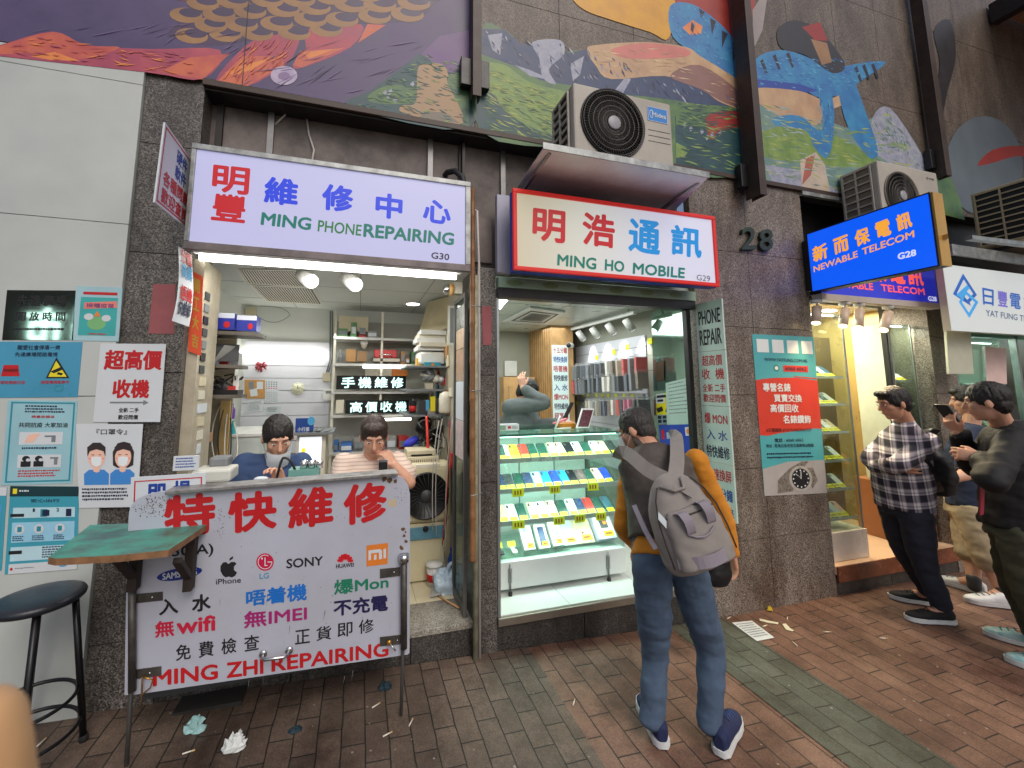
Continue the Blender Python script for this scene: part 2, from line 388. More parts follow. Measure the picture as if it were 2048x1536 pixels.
gsheet('pavement_brown_area', (-30, -10, -4, 0, 1.05), -40, .0, .004, pav_brown)

# ------------------------------------------------------------------ the building
bld = thing('shop_building', 'granite clad building with three small shops at its foot and a painted mural above', 'building', (0, 0, 0))
def pier(x0, x1, z1, mat, y1=.30, seams=(), zb=-.4, vs=()):
    b = MB(); zs = [zb] + list(seams) + [z1]; xs = [x0] + list(vs) + [x1]
    for i in range(len(zs) - 1):
        for j in range(len(xs) - 1):
            g = .0022
            b.box(xs[j] + (g if j else 0), xs[j + 1] - (g if j < len(xs) - 2 else 0), 0, .03, zs[i] + (g if i else 0), zs[i + 1] - (g if i < len(zs) - 2 else 0), mat)
    b.box(x0 + .003, x1 - .003, .0305, y1, zb, z1, joint)
    b.box(x0, x0 + .0029, .0305, y1, zb, z1, mat); b.box(x1 - .0029, x1, .0305, y1, zb, z1, mat)
    return b.build('granite_pier', bld)
pier(-1.197, -.915, 3.405, gr_dark, .35, (.42, 1.05, 1.72, 2.36, 2.98))
pier(.70, .85, 2.43, gr_dark, .30, (.42, 1.05, 1.72, 2.13))
pier(2.484, 3.70, 3.405, gr_tan, .06, (.50, 1.02, 1.58, 2.12, 2.74), vs=(3.05,))
pier(5.225, 5.56, 3.405, gr_tan, .30, (.50, 1.02, 1.58, 2.12, 2.74))
def strips(name, x0, x1, y0, y1, z0, z1, mat, cuts=(), parent=bld):
    b = MB(); xs = [x0] + list(cuts) + [x1]
    for i in range(len(xs) - 1): b.box(xs[i] + .0015, xs[i + 1] - .0015, y0, y1, z0, z1, mat)
    return b.build(name, parent, bevel=.003)
strips('granite_plinth', -.915, .70, .005, .30, -.4, .215, gr_plinth, (-.3, .33))
strips('granite_plinth', .85, 2.484, .008, .30, -.4, .198, gr_plinth, (1.45, 2.0))
strips('granite_plinth', 3.70, 5.225, .006, .30, -.4, .155, gr_plinth, (4.35, 4.9))
strips('granite_plinth', 5.56, 10, .006, .30, -.4, .155, gr_plinth, (6.4, 7.3))
strips('granite_threshold', -.915, .70, -.004, .30, .2155, .25, gr_pale, (-.2,))
# white enamel panel wall on the far left
b = MB()
for z0, z1 in ((-.4, 1.60), (1.60, 2.50), (2.50, 3.30), (3.30, 3.405)):
    for x0, x1 in ((-4.5, -2.42), (-2.42, -1.20)): b.box(x0 + .002, x1 - .002, -.020, .01, z0 + .002, z1 - .002, wallwhite)
b.box(-4.5, -1.2, .011, .3, -.4, 3.4, joint); b.build('white_panel_wall', bld)
# upper wall behind the mural
mur_gr = granite('granite_upper', ((70, 60, 54), (104, 92, 82), (118, 105, 94), (134, 121, 109)), 170, (150, 140, 132), .5)
b = MB(); xs = [-4.5, -3.2, -1.9, -.6, .70, 1.36, 2.02, 3.1, 3.72, 4.34, 4.96, 5.58, 6.3, 7.0, 7.8, 9, 10]
for a, c in zip(xs[:-1], xs[1:]):
    for z0, z1 in ((3.405, 4.45), (4.45, 5.5), (5.5, 7.2)): b.box(a + .002, c - .002, -.02, .0, z0 + .002, z1 - .002, mur_gr)
b.box(-4.5, 10, .001, .4, 3.405, 7.2, joint)
b.build('upper_wall', bld)
b = MB(); b.box(-.92, 5.22, -.028, .0, 3.365, 3.404, browndk); b.box(-.92, 2.48, -.004, .26, 3.350, 3.364, darksteel)
b.build('lintel_angle', bld, bevel=.003)
# recess above the shops
b = MB(); b.box(-.914, 2.483, .13, .26, 2.475, 3.349, sheet); b.build('transom_panel', bld)
b = MB()
for x in (-.88, -.60, .40, .62, .93): b.box(x, x + .035, .105, .129, 2.475, 3.349, steel if x in (-.60, .40, .93) else darksteel)
b.box(.635, .655, .07, .104, 2.43, 3.34, darksteel)
b.box(.655, .86, .10, .125, 2.50, 2.82, sheet)
b.obox((.945, .08, 2.95), (.16, 0, .0), (0, .02, 0), (0, 0, .03), steel); b.obox((.97, .08, 2.93), (.25, 0, -.22), (0, .02, 0), (.02, 0, .025), steel)
b.box(.44, .53,   .1285, .1295, 2.86, 2.95, blackm)
b.build('recess_frame', bld)
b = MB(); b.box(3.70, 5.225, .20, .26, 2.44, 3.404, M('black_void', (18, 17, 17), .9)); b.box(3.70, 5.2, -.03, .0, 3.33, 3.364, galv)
b.build('transom_panel', bld)

# ---- shop one interior
S1B, S1C, S1F = 1.80, 2.42, .25
b = MB(); b.box(-1.20, .72, .3001, 1.9, .15, S1F, tilef)
for y in (.62, 1.02, 1.42): b.box(-1.19, .70, y, y + .003, S1F, S1F + .0006, mgrey)
for x in (-.6, -.1, .4): b.box(x, x + .003, .305, 1.79, S1F, S1F + .0007, mgrey)
b.build('shop_floor', bld)
b = MB(); b.box(-1.20, .72, .3505, 1.9, S1C, S1C + .05, ceilm); b.box(-.914, .699, .06, .3504, S1C, S1C + .05, ceilm)
for x in (-.62, -.02, .5): b.box(x, x + .006, .36, 1.79, S1C - .0012, S1C, mgrey)
for y in (.8, 1.4): b.box(-1.08, .69, y, y + .006, S1C - .0011, S1C, mgrey)
b.build('ceiling', bld)
b = MB(); b.box(-1.20, .72, S1B, 1.9, S1F, S1C, intwall); b.build('back_wall', bld)
b = MB(); b.box(-1.20, -1.09, .3505, S1B, S1F, S1C, intwall); b.build('side_wall', bld)
sidem = M('grimy_side_wall', (188, 180, 160), .6, 0, .3, 4, .05, col2=(150, 140, 120))
b = MB(); b.box(.70, .74, .3005, S1B, S1F, S1C, sidem); b.build('side_wall', bld)
b = MB(); b.box(-.914, -.862, .055, .349, S1F, 2.36, sidem); b.build('door_jamb', bld)
b = MB()                                            # white slat boards on the back wall
for i in range(9): b.box(-1.05, -.28, S1B - .018, S1B - .001, 1.02 + i * .118, 1.02 + i * .118 + .112, slatm)
b.build('slat_boards', bld)

# ---- shop two interior
S2B, S2C, S2F, S2R = 2.75, 2.40, .25, 2.75
b = MB(); b.box(.76, 2.80, .301, 2.95, .15, S2F, tilew); b.box(.85, 2.484, .012, .30, .2455, S2F, tilew)
for x in (1.35, 1.95): b.box(x, x + .003, .02, 2.7, S2F, S2F + .0006, mgrey)
b.build('shop_floor', bld)
b = MB(); b.box(.855, 2.48, -.012, .30, .1985, .245, M('brushed_sill', (150, 142, 130), .35, .7, .15, 12)); b.build('door_sill', bld, bevel=.003)
ceil2 = M('gloss_ceiling_board', (196, 202, 194), .3, 0, .04, 5)
b = MB(); b.box(.745, 2.80, .0605, 2.95, S2C, S2C + .05, ceil2)
for x in (1.25, 1.85, 2.45): b.box(x, x + .004, .07, 2.7, S2C - .0012, S2C, mgrey)
for y in (.9, 1.5, 2.1): b.box(.86, 2.74, y, y + .004, S2C - .0011, S2C, mgrey)
b.build('ceiling', bld)
gwall = M('green_grey_paint', (150, 152, 138), .6, 0, .08, 3)
b = MB(); b.box(.745, 2.749, S2B, 2.95, S2F, S2C, gwall); b.build('back_wall', bld)
b = MB(); b.box(S2R, 2.82, .061, S2B, S2F, S2C, gwall); b.build('side_wall', bld)
b = MB(); b.box(.745, .80, .301, S2B, S2F, S2C, intwall); b.build('side_wall', bld)
b = MB()
for i in range(12):
    z = .75 + i * .118
    b.box(S2R - .018, S2R - .001, .92, 2.30, z, z + .112, slatm)
b.build('slat_boards', bld)
# header over the opening of shop two
b = MB(); b.box(.86, 2.46, -.035, .02, 2.30, 2.37, M('mint_header', (150, 176, 156), .5, 0, .2, 6)); b.box(.86, 2.46, -.02, .05, 2.235, 2.298, black)
hm = M('header_oval', (128, 150, 112), .6)
for i in range(6):
    q = [V(.90 + .26 * i, -.035, 2.36), V(1.05 + .26 * i, -.035, 2.36), V(1.05 + .26 * i, -.035, 2.31), V(.90 + .26 * i, -.035, 2.31)]
    b.qell(q, .5, .5, .4, .42, hm)
b.build('door_header', bld)
b = MB(); b.box(2.392, 2.43, .0, .045, .246, 2.234, black); b.box(.856, .876, .0, .04, .246, 2.234, alu); b.build('door_frame', bld, bevel=.003)

# ---- shop three (corner) and the far shop interiors
gold = M('gold_laminate', (176, 150, 92), .3, .25, .15, 3)
goldd = M('dark_gold_laminate', (112, 92, 52), .25, .35, .2, 3)
b = MB(); b.box(3.70, 5.225, -.01, 1.9, .155, .215, M('peach_marble', (226, 188, 152), .2, 0, .1, 5)); b.box(3.70, 5.225, -.024, -.011, .10, .217, M('rust_brown_marble', (120, 70, 48), .25, 0, .35, 12)); b.build('shop_floor', bld)
b = MB(); b.box(3.66, 5.4, .301, 2.0, 2.44, 2.5, M('white_gloss', (214, 214, 206), .25)); b.build('ceiling', bld)
b = MB(); b.box(3.66, 5.4, 1.6, 1.7, .2, 2.45, gold); b.box(4.62, 5.2, .85, .9, .216, 2.2, goldd); b.box(4.36, 4.60, .80, .86, .216, 2.2, gold); b.build('back_wall', bld)
b = MB(); b.box(5.19, 5.224, .301, 1.6, .2, 2.45, gold); b.build('side_wall', bld)
b = MB(); b.box(3.661, 3.70, .301, 1.6, .2, 2.45, gold); b.build('side_wall', bld)
b = MB(); b.box(5.56, 10, .011, 1.6, .155, .2, tilew); b.box(5.56, 10, .302, 1.7, 2.5, 2.56, ceil2); b.box(5.57, 10, 1.5, 1.6, .2, 2.5, M('mint_wall', (170, 206, 196), .5)); b.build('shop_floor', bld)
b = MB(); b.box(5.561, 10, .10, .16, 2.24, 3.40, darksteel); b.build('transom_panel', bld)
# canopy soffit over the far right
b = MB(); b.box(7.1, 14, -3.2, -.04, 6.05, 6.12, M('timber_soffit', (150, 112, 86), .5, 0, .2, 4)); b.box(6.98, 7.095, -3.2, -.04, 5.88, 6.12, darksteel)
for i in range(9): b.box(7.11, 13.9, -3.15 + i * .35, -3.14 + i * .35, 6.044, 6.049, joint)
b.build('canopy_soffit', bld)


# ------------------------------------------------------------------ the mural, printed film stuck on the upper wall
mp = PYY(-.0215)
def mc(n, c, c2=None, sc=3): return M('mural_' + n, c, .45, 0, .18, sc * 1.6, col2=c2, detail=10)
mpur = mc('purple', (92, 76, 118), (62, 56, 92), 1.4); mgold = mc('ochre', (168, 128, 84), (136, 98, 70)); mscale = mc('dark_violet', (80, 62, 92), (58, 50, 80))
mor = mc('orange', (214, 116, 78), (180, 74, 78), 3.5); mpk = mc('pink', (188, 84, 96), (150, 60, 92), 3); mye = mc('amber', (232, 150, 70), (214, 110, 70), 5)
mgrn = mc('meadow', (104, 138, 70), (34, 78, 74), 3.2); mgrn2 = mc('light_meadow', (140, 164, 82), (88, 124, 66), 5); mteal = mc('dark_hill', (38, 84, 88), (28, 60, 72), 6)
mblue = mc('mountain', (54, 74, 112), (36, 48, 84), 7); msnow = mc('snow', (178, 178, 190), (120, 128, 156), 12); mtan = mc('tan', (178, 146, 106), (150, 120, 92), 2)
mcy = mc('azure', (60, 144, 190), (44, 104, 172), 4); mst = mc('stripe', (28, 32, 48)); mbe = mc('cream', (206, 174, 132), (170, 130, 104), 3); mpi = mc('rose', (206, 120, 112))
mylw = mc('yellow', (226, 168, 30), (196, 134, 24), 3); mrd = mc('crimson', (166, 44, 30), (140, 34, 28), 3); mdk = mc('charcoal', (36, 34, 40)); mgy = mc('slate', (104, 116, 124), (86, 98, 108), 2); mbub = mc('pale_lilac', (206, 196, 214), (160, 140, 180), 6)
b = MB(); L = [.0003]
def smooth_px(pts):
    n = len(pts); o = []
    for i in range(n):
        p0, a, c, p3 = (pts[(i + k) % n] for k in (-1, 0, 1, 2))
        for t in (0, .25, .5, .75): o.append(tuple(a[j] + t * .5 * ((c[j] - p0[j]) + t * (2 * p0[j] - 5 * a[j] + 4 * c[j] - p3[j] + t * (3 * a[j] - p0[j] - 3 * c[j] + p3[j]))) for j in (0, 1)))
    return o
def mu(pts, mat): L[0] += .00002; b.ppx(mp, smooth_px(pts) if 5 < len(pts) < 17 else pts, mat, L[0])
ex = F(-300, 60, -.0215).x
b.poly([V(-3.6, -.0216, 3.408), V(.685, -.0216, 3.408), V(.685, -.0216, 4.9), V(-3.6, -.0216, 4.9)], mpur)
mu([(-260, 100), (-40, 95), (0, 90), (105, 63), (175, 90), (300, 98), (440, 100), (405, 158), (290, 144), (0, 112), (-260, 80)], mpk)
mu([(-40, 100), (0, 92), (105, 64), (170, 90), (240, 95), (160, 118), (70, 106), (0, 108)], mor); mu([(60, 112), (110, 104), (160, 122), (100, 120)], mye)
mu([(320, 143), (380, 115), (460, 107), (405, 159)], mor)
mu([(430, 163), (510, 78), (592, 72), (592, 100), (570, 130), (495, 172)], mpk); mu([(434, 163), (485, 112), (560, 112), (570, 130), (495, 172)], mor); mu([(450, 145), (480, 132), (545, 115), (500, 140), (470, 150)], mye)
mu([(612, 55), (722, 48), (700, 95), (605, 135), (586, 130), (612, 95)], mpk); mu([(600, 102), (650, 100), (690, 95), (605, 135), (586, 130)], mor); mu([(606, 105), (640, 100), (668, 98), (618, 118)], mye)
mu([(716, 86), (735, 48), (772, 50)], mor)
mu([(350, -60), (880, -60), (868, 10), (820, 40), (720, 48), (600, 60), (440, 90), (352, 78), (340, 60), (400, 20), (470, 8)], mscale)
rd = random.Random(4)
for r in range(6):
    for i in range(9):
        cx = 368 + i * 66 + (r % 2) * 33 + rd.uniform(-5, 5) + (18 if r < 2 else 0); cy = 74 - r * 22 - i * 3.5 + rd.uniform(-3, 3)
        if cx > 872 or (r == 0 and i > 4) or (r == 1 and i > 7): continue
        el = lambda ax, ay, ox, oy: [(cx + ox + ax * math.cos(t) - .2 * ay * math.sin(t), cy + oy + ay * math.sin(t) + .12 * ax * math.cos(t)) for t in [2 * math.pi * j / 18 for j in range(18)]]
        mu(el(33, 15, 0, 0), mgold); mu(el(22, 9, 8, -5), mscale)
mu([(700, 214), (742, 180), (800, 138), (852, 104), (900, 146), (938, 130), (938, 258)], mteal); mu([(842, 108), (880, 72), (938, 60), (938, 132), (902, 148)], mc('violet', (108, 80, 130)))
mu([(738, 190), (780, 170), (838, 176), (860, 200), (800, 208), (745, 205)], mgrn)
mu([(890, 170), (900, 148), (938, 142), (938, 257), (925, 252)], mgrn)
mu([(832, 238), (800, 222), (806, 210), (832, 204), (835, 140), (850, 127), (885, 129), (897, 150), (895, 166), (926, 246)], mtan); mu([(835, 237), (850, 222), (890, 225), (920, 246)], mc('shadow_tan', (120, 112, 100)))
for x, y in ((765, 185), (772, 192), (820, 168), (786, 200), (776, 183)): mu([(x, y), (x + 7, y - 6), (x + 9, y + 1), (x + 5, y + 6)], msnow)
mu([(542 + 27 * math.cos(t / 9 * math.pi) + 26, 151 + 19 * math.sin(t / 9 * math.pi)) for t in range(18)], mbub); mu([(568 + 12 * math.cos(t / 6 * math.pi), 152 + 8 * math.sin(t / 6 * math.pi)) for t in range(12)], mc('lilac', (142, 116, 160)))
# landscape and the blue crested beast to the right of the first post
mu([(960, 262), (962, 60), (1012, 62), (1045, 90), (1100, 112), (1155, 100), (1200, 128), (1330, 150), (1486, 180), (1486, 353), (1180, 302)], mgrn)
mu([(962, 58), (1008, 58), (1040, 86), (1090, 96), (1140, 106), (1182, 96), (1200, 122), (1260, 150), (1340, 150), (1486, 190), (1486, 226), (1350, 200), (1230, 186), (1150, 172), (1080, 160), (1030, 132), (962, 108)], mblue)
for p in ([(1065, 84), (1120, 80), (1128, 108), (1098, 138), (1112, 168), (1086, 156), (1078, 116)], [(1140, 128), (1168, 112), (1160, 150), (1146, 162)], [(1030, 130), (1060, 140), (1110, 162), (1060, 152)], [(1226, 185), (1250, 155), (1262, 158), (1244, 190)], [(975, 70), (1005, 66), (1000, 110), (985, 100)]): mu(p, msnow)
mu([(962, 128), (1010, 130), (1060, 165), (1120, 180), (1180, 200), (1180, 240), (1060, 225), (962, 170)], mgrn2); mu([(962, 180), (1060, 235), (1160, 262), (1180, 300), (1050, 280), (962, 262)], mteal); mu([(1000, 190), (1090, 230), (1180, 250), (1180, 290), (1080, 262), (1010, 222)], mgrn2)
mu([(1350, 232), (1486, 240), (1486, 353), (1352, 330)], mteal); mu([(1352, 205), (1486, 215), (1486, 258), (1352, 250)], mgrn); mu([(1352, 285), (1380, 298), (1370, 312), (1352, 316)], mgrn2)
mu([(1160, -60), (1486, -60), (1486, 90), (1440, 50), (1380, 12), (1330, 10), (1240, -20)], mrd)
mu([(1150, -14), (1250, -40), (1345, -14), (1338, 76), (1300, 64), (1230, 42), (1166, 18)], mylw)
mu([(1340, 12), (1384, 8), (1432, 40), (1464, 74), (1488, 116), (1488, 170), (1446, 140), (1400, 112), (1346, 74)], mcy)
mu([(1365, 55), (1385, 40), (1405, 52), (1402, 68), (1380, 70)], mye); mu([(1383, 44), (1389, 50), (1386, 66), (1381, 60)], mst)
for p in ([(1420, 36), (1432, 42), (1424, 70)], [(1444, 60), (1455, 68), (1444, 96)], [(1466, 84), (1478, 98), (1466, 124)], [(1398, 16), (1410, 24), (1402, 36)]): mu(p, mst)
mu([(1174, 100), (1192, 90), (1290, 84), (1372, 94), (1400, 112), (1446, 140), (1488, 172), (1488, 216), (1440, 204), (1400, 176), (1330, 152), (1222, 158), (1192, 132)], mbe); mu([(1224, 98), (1290, 86), (1368, 96), (1376, 112), (1300, 118), (1240, 114)], mpi)
mu([(1340, 152), (1400, 130), (1486, 190), (1486, 214), (1450, 206), (1400, 178)], mc('mauve', (140, 100, 94)))
mu([(1414, 232), (1450, 222), (1486, 226), (1486, 250), (1440, 262), (1424, 280), (1414, 260)], mrd)
for x, y in ((1365, 250), (1378, 256), (1400, 262), (1420, 268), (1436, 266), (1410, 274)): mu([(x, y), (x + 6, y - 5), (x + 8, y + 2), (x + 3, y + 7)], msnow)
mu([(1512, 180), (1600, 205), (1690, 255), (1745, 235), (1780, 216), (1842, 305), (1870, 366), (1860, 420), (1700, 393), (1536, 364), (1512, 350)], mc('misty_green', (128, 152, 140), (92, 128, 128), 5))
mu([(1512, 270), (1600, 250), (1700, 285), (1760, 330), (1640, 330), (1520, 310)], mgrn2); mu([(1745, 236), (1780, 216), (1840, 304), (1852, 340), (1790, 330), (1748, 300)], msnow); mu([(1530, 330), (1600, 340), (1700, 392), (1545, 366)], msnow)
mu([(1512, 118), (1560, 100), (1610, 112), (1660, 138), (1700, 130), (1772, 124), (1714, 168), (1700, 185), (1640, 195), (1600, 178), (1512, 172)], mcy); mu([(1512, 158), (1600, 168), (1640, 182), (1600, 186), (1512, 176)], mc('deep_blue', (40, 70, 160)))
mu([(1512, 176), (1600, 182), (1650, 200), (1690, 186), (1694, 205), (1650, 226), (1632, 250), (1560, 232), (1512, 200)], mbe)
mu([(1628, 150), (1652, 160), (1668, 215), (1664, 290), (1650, 316), (1626, 290), (1612, 262), (1552, 250), (1550, 234), (1600, 232), (1640, 262), (1646, 230)], mcy); mu([(1676, 150), (1706, 160), (1730, 220), (1756, 300), (1740, 316), (1704, 270), (1682, 210)], mcy)
for x, y in ((1520, 122), (1545, 112), (1572, 108), (1724, 132), (1708, 136), (1742, 130)): mu([(x, y), (x + 6, y - 4), (x + 16, y + 26), (x + 12, y + 28)], mst)
mu([(1556, 58), (1590, 40), (1640, 62), (1690, 128), (1664, 146), (1610, 110), (1562, 96)], mdk); mu([(1604, 54), (1640, 44), (1656, 82), (1630, 80)], mrd); mu([(1622, 78), (1654, 86), (1664, 124), (1644, 130)], mgold)
mu([(1505, 20), (1538, -30), (1525, 60), (1506, 100)], mc('grey_film', (150, 140, 138)))
mu([(1600, 320), (1632, 304), (1650, 330), (1660, 384), (1604, 374)], mc('claw', (196, 180, 164))); mu([(1612, 318), (1630, 308), (1622, 350), (1604, 370)], mc('claw_red', (176, 96, 84)))
mu([(1868, 60), (1900, 40), (1912, 110), (1896, 180), (1880, 245), (1866, 200), (1880, 130)], mdk)
dd = [(1968 + 78 * math.cos(t / 14 * math.pi), 332 + 100 * math.sin(t / 14 * math.pi)) for t in range(28)]
mu(dd, mgy); mu([(1955, 330), (1985, 300), (2040, 292), (2090, 310), (2090, 330), (2040, 312), (1985, 326)], mrd); mu([(1870, 360), (1890, 330), (1920, 400), (1930, 440), (1870, 425)], mgrn)
from mathutils.geometry import intersect_point_tri_2d
def inpoly(x, y, P):
    c = False
    for i in range(len(P)):
        (x1, y1), (x2, y2) = P[i - 1], P[i]
        if (y1 > y) != (y2 > y) and x < (x2 - x1) * (y - y1) / (y2 - y1) + x1: c = not c
    return c
def strokes(P, n, ln, wd, ang, mats, seed, jag=.5):   # loose brushwork inside an outline
    rd = random.Random(seed); xs = [p[0] for p in P]; ys = [p[1] for p in P]; L[0] += .00002
    for i in range(n):
        x, y = rd.uniform(min(xs), max(xs)), rd.uniform(min(ys), max(ys))
        if not inpoly(x, y, P): continue
        a = math.radians(ang + rd.uniform(-18, 18)); l_ = ln * rd.uniform(.4, 1.4); w_ = wd * rd.uniform(.4, 1.3); dx, dy = math.cos(a) * l_, math.sin(a) * l_
        if not inpoly(x + dx, y + dy, P): continue
        b.ppx(mp, [(x, y), (x + dx * .4 - dy / l_ * w_, y + dy * .4 + dx / l_ * w_), (x + dx, y + dy), (x + dx * .5 + dy / l_ * w_ * jag, y + dy * .5 - dx / l_ * w_ * jag)], mats[rd.randrange(len(mats))], L[0] + i * .0000002)
sdk, slt, sye = mc('brush_dark_green', (40, 74, 62)), mc('brush_light_green', (132, 160, 86)), mc('brush_yellow_green', (168, 176, 92))
strokes([(1180, 200), (1180, 302), (962, 262), (962, 175), (1060, 230)], 420, 26, 1.6, 22, [sdk, slt, sye, mgrn], 1); strokes([(962, 130), (1060, 165), (1120, 185), (1120, 240), (962, 200)], 260, 24, 1.4, 20, [sdk, slt, sye], 2)
strokes([(700, 214), (800, 138), (852, 104), (938, 130), (938, 258)], 380, 18, 1.5, 12, [sdk, mteal, slt, mc('brush_teal', (56, 110, 108))], 3); strokes([(1352, 205), (1486, 215), (1486, 353), (1352, 330)], 320, 22, 1.5, 8, [sdk, slt, mteal], 4)
strokes([(962, 58), (1182, 96), (1340, 160), (1486, 190), (1486, 226), (1230, 186), (1030, 132), (962, 108)], 420, 16, 2.2, 60, [msnow, mc('brush_navy', (34, 42, 74)), mblue, mc('brush_grey_blue', (104, 112, 140))], 5)
strokes([(1512, 190), (1700, 262), (1780, 216), (1870, 366), (1700, 393), (1512, 350)], 520, 22, 1.8, 14, [slt, mc('brush_mist', (160, 178, 172)), mc('brush_sage', (96, 126, 116)), sye], 6); strokes([(1745, 236), (1780, 216), (1852, 340), (1748, 300)], 160, 18, 2, 62, [mc('brush_mist', (160, 178, 172)), mc('brush_sage', (96, 126, 116))], 7)
strokes([(1340, 12), (1384, 8), (1432, 40), (1488, 116), (1488, 170), (1446, 140), (1346, 74)], 200, 9, 1.4, 40, [mc('brush_azure', (36, 96, 168)), mc('brush_pale_azure', (92, 172, 210))], 8); strokes([(1512, 118), (1610, 112), (1772, 124), (1700, 185), (1600, 178), (1512, 172)], 240, 9, 1.4, 20, [mc('brush_azure', (36, 96, 168)), mc('brush_pale_azure', (92, 172, 210))], 9); strokes([(1626, 150), (1668, 215), (1664, 290), (1612, 262), (1640, 240)], 120, 9, 1.4, 80, [mc('brush_azure', (36, 96, 168)), mc('brush_pale_azure', (92, 172, 210))], 10)
strokes([(1174, 100), (1290, 84), (1446, 140), (1488, 216), (1330, 152), (1192, 132)], 200, 22, 1.4, 12, [mc('brush_fawn', (172, 136, 104)), mbe, mc('brush_cream', (222, 196, 158))], 11); strokes([(0, 60), (330, 40), (520, 60), (900, 60), (840, 110), (700, 205), (430, 165), (440, 100), (300, 96)], 160, 60, 1.2, -22, [mc('brush_plum', (76, 62, 98)), mc('brush_mauve', (112, 92, 136))], 12)
strokes([(0, 92), (105, 64), (240, 95), (400, 104), (400, 155), (290, 142), (0, 110)], 160, 30, 1.6, 8, [mor, mpk, mye], 13); strokes([(430, 163), (510, 78), (592, 72), (570, 130), (495, 172)], 120, 26, 1.8, -50, [mor, mpk, mye], 14)
b.build('mural_film', bld)
b = MB()                                            # film seams
for x in (-2.1, -.72): b.box(x, x + .003, -.0225 - L[0], -.0215, 3.41, 4.9, mst)
b.build('film_seam', bld)
def post(name, x0, x1, y0, z0, z1, label):
    t = thing(name, label, 'steel post', ((x0 + x1) / 2, 0, z0))
    b = MB(); b.box(x0, x1, y0, y0 + .012, z0, z1, browndk); b.box(x0, x0 + .01, y0 + .0125, -.05, z0, z1, browndk); b.box(x1 - .01, x1, y0 + .0125, -.05, z0, z1, M('worn_rail', (120, 104, 92), .4, .4, .4, 12)); b.build('channel', t, bevel=.002)
    b = MB(); b.box(x0 - .07, x1 + .07, -.085, -.0335, z0 + .10, z0 + .30, black); b.build('bracket', t, bevel=.004)
post('steel_post', .655, .715, -.13, 3.56, 5.2, 'brown steel channel post running up the mural above the first sign')
post('steel_post', 3.02, 3.09, -.18, 3.17, 6.5, 'long brown steel channel post beside the number 28')
post('steel_post', 5.50, 5.58, -.15, 3.72, 7.0, 'dark steel channel post between the blue and white telecom signs')
# ------------------------------------------------------------------ shop signs
lit_lilac = M('backlit_lilac_white', (130, 130, 150), .3, var=0, emit=.44, ecol=(205, 206, 252))
lit_white = M('backlit_white', (140, 142, 140), .3, var=0, emit=.46, ecol=(226, 230, 228))
lit_red = M('backlit_red', (150, 12, 22), .3, var=0, emit=.36, ecol=(206, 14, 28)); lit_blue = M('backlit_blue', (20, 44, 150), .3, var=0, emit=.5, ecol=(20, 60, 226))
lit_teal = M('backlit_teal', (0, 84, 74), .3, var=0, emit=.34, ecol=(0, 134, 116)); lit_green = M('backlit_green', (18, 90, 40), .3, var=0, emit=.32, ecol=(24, 136, 56))
lit_cyan = M('backlit_cyan', (0, 90, 140), .3, var=0, emit=.5, ecol=(0, 146, 224)); lit_black = M('sign_black', (28, 28, 40), .4, var=0)
lit_bblue = M('backlit_royal_blue', (10, 100, 250), .3, var=0, emit=.62, ecol=(6, 92, 250)); lit_org = M('backlit_orange', (244, 170, 60), .3, var=0, emit=.62)
lit_border = M('backlit_border_red', (190, 30, 24), .35, var=0, emit=.36)

t = thing('shop_sign', 'wide pale lilac backlit box sign with red, blue and green lettering over the repair shop', 'shop sign', (-.14, 0, 2.4), 'backlit signs over the shops')
x0, x1, z0, z1 = -.895, .622, 2.405, 2.945
b = MB(); b.box(x0, x1, -.115, .12, z0, z1, M('sign_case', (150, 152, 156), .45, .4, .3, 10)); b.build('case', t, bevel=.004)
b = MB(); b.box(x0 - .012, x1 + .022, -.128, -.1, z1 - .026, z1 + .006, galv); b.box(x0 - .012, x0 + .010, -.128, -.1, z0, z1 - .027, galv); b.box(x1 - .012, x1 + .022, -.128, -.1, z0, z1 - .027, galv); b.box(x0 - .012, x1 + .022, -.13, -.1, z0 - .045, z0 - .001, M('sign_lower_frame', (120, 112, 112), .5, .4, .4, 9)); b.build('frame', t, bevel=.003)
b = MB(); b.poly([V(x0 + .01, -.1165, z0), V(x1 - .012, -.1165, z0), V(x1 - .012, -.1165, z1 - .026), V(x0 + .01, -.1165, z1 - .026)], lit_lilac); b.build('face', t)
p = PYY(-.1165); b = MB()
for ch, q in (('明', ((427, 328), (501, 337), (497, 392), (423, 382))), ('豐', ((428, 385), (494, 393), (490, 447), (421, 440)))): b.tpx(p, ch, *q, lit_red, .03)
for ch, q in (('維', ((530, 352), (598, 360), (595, 414), (527, 406))), ('修', ((645, 366), (708, 374), (705, 427), (643, 419))), ('中', ((752, 384), (806, 391), (804, 441), (750, 434))), ('心', ((847, 397), (903, 404), (901, 451), (845, 443)))): b.tpx(p, ch, *q, lit_blue, .035)
b.tpx(p, 'MING', (524, 424), (624, 436), (621, 461), (521, 450), lit_teal, .03); b.tpx(p, 'PHONE', (637, 440), (724, 450), (722, 472), (635, 463), lit_green, .012); b.tpx(p, 'REPAIRING', (728, 447), (909, 466), (907, 491), (726, 474), lit_teal, .03)
b.tpx(p, 'G30', (863, 504), (899, 508), (898, 521), (862, 517), lit_black, .02)
b.build('lettering', t)

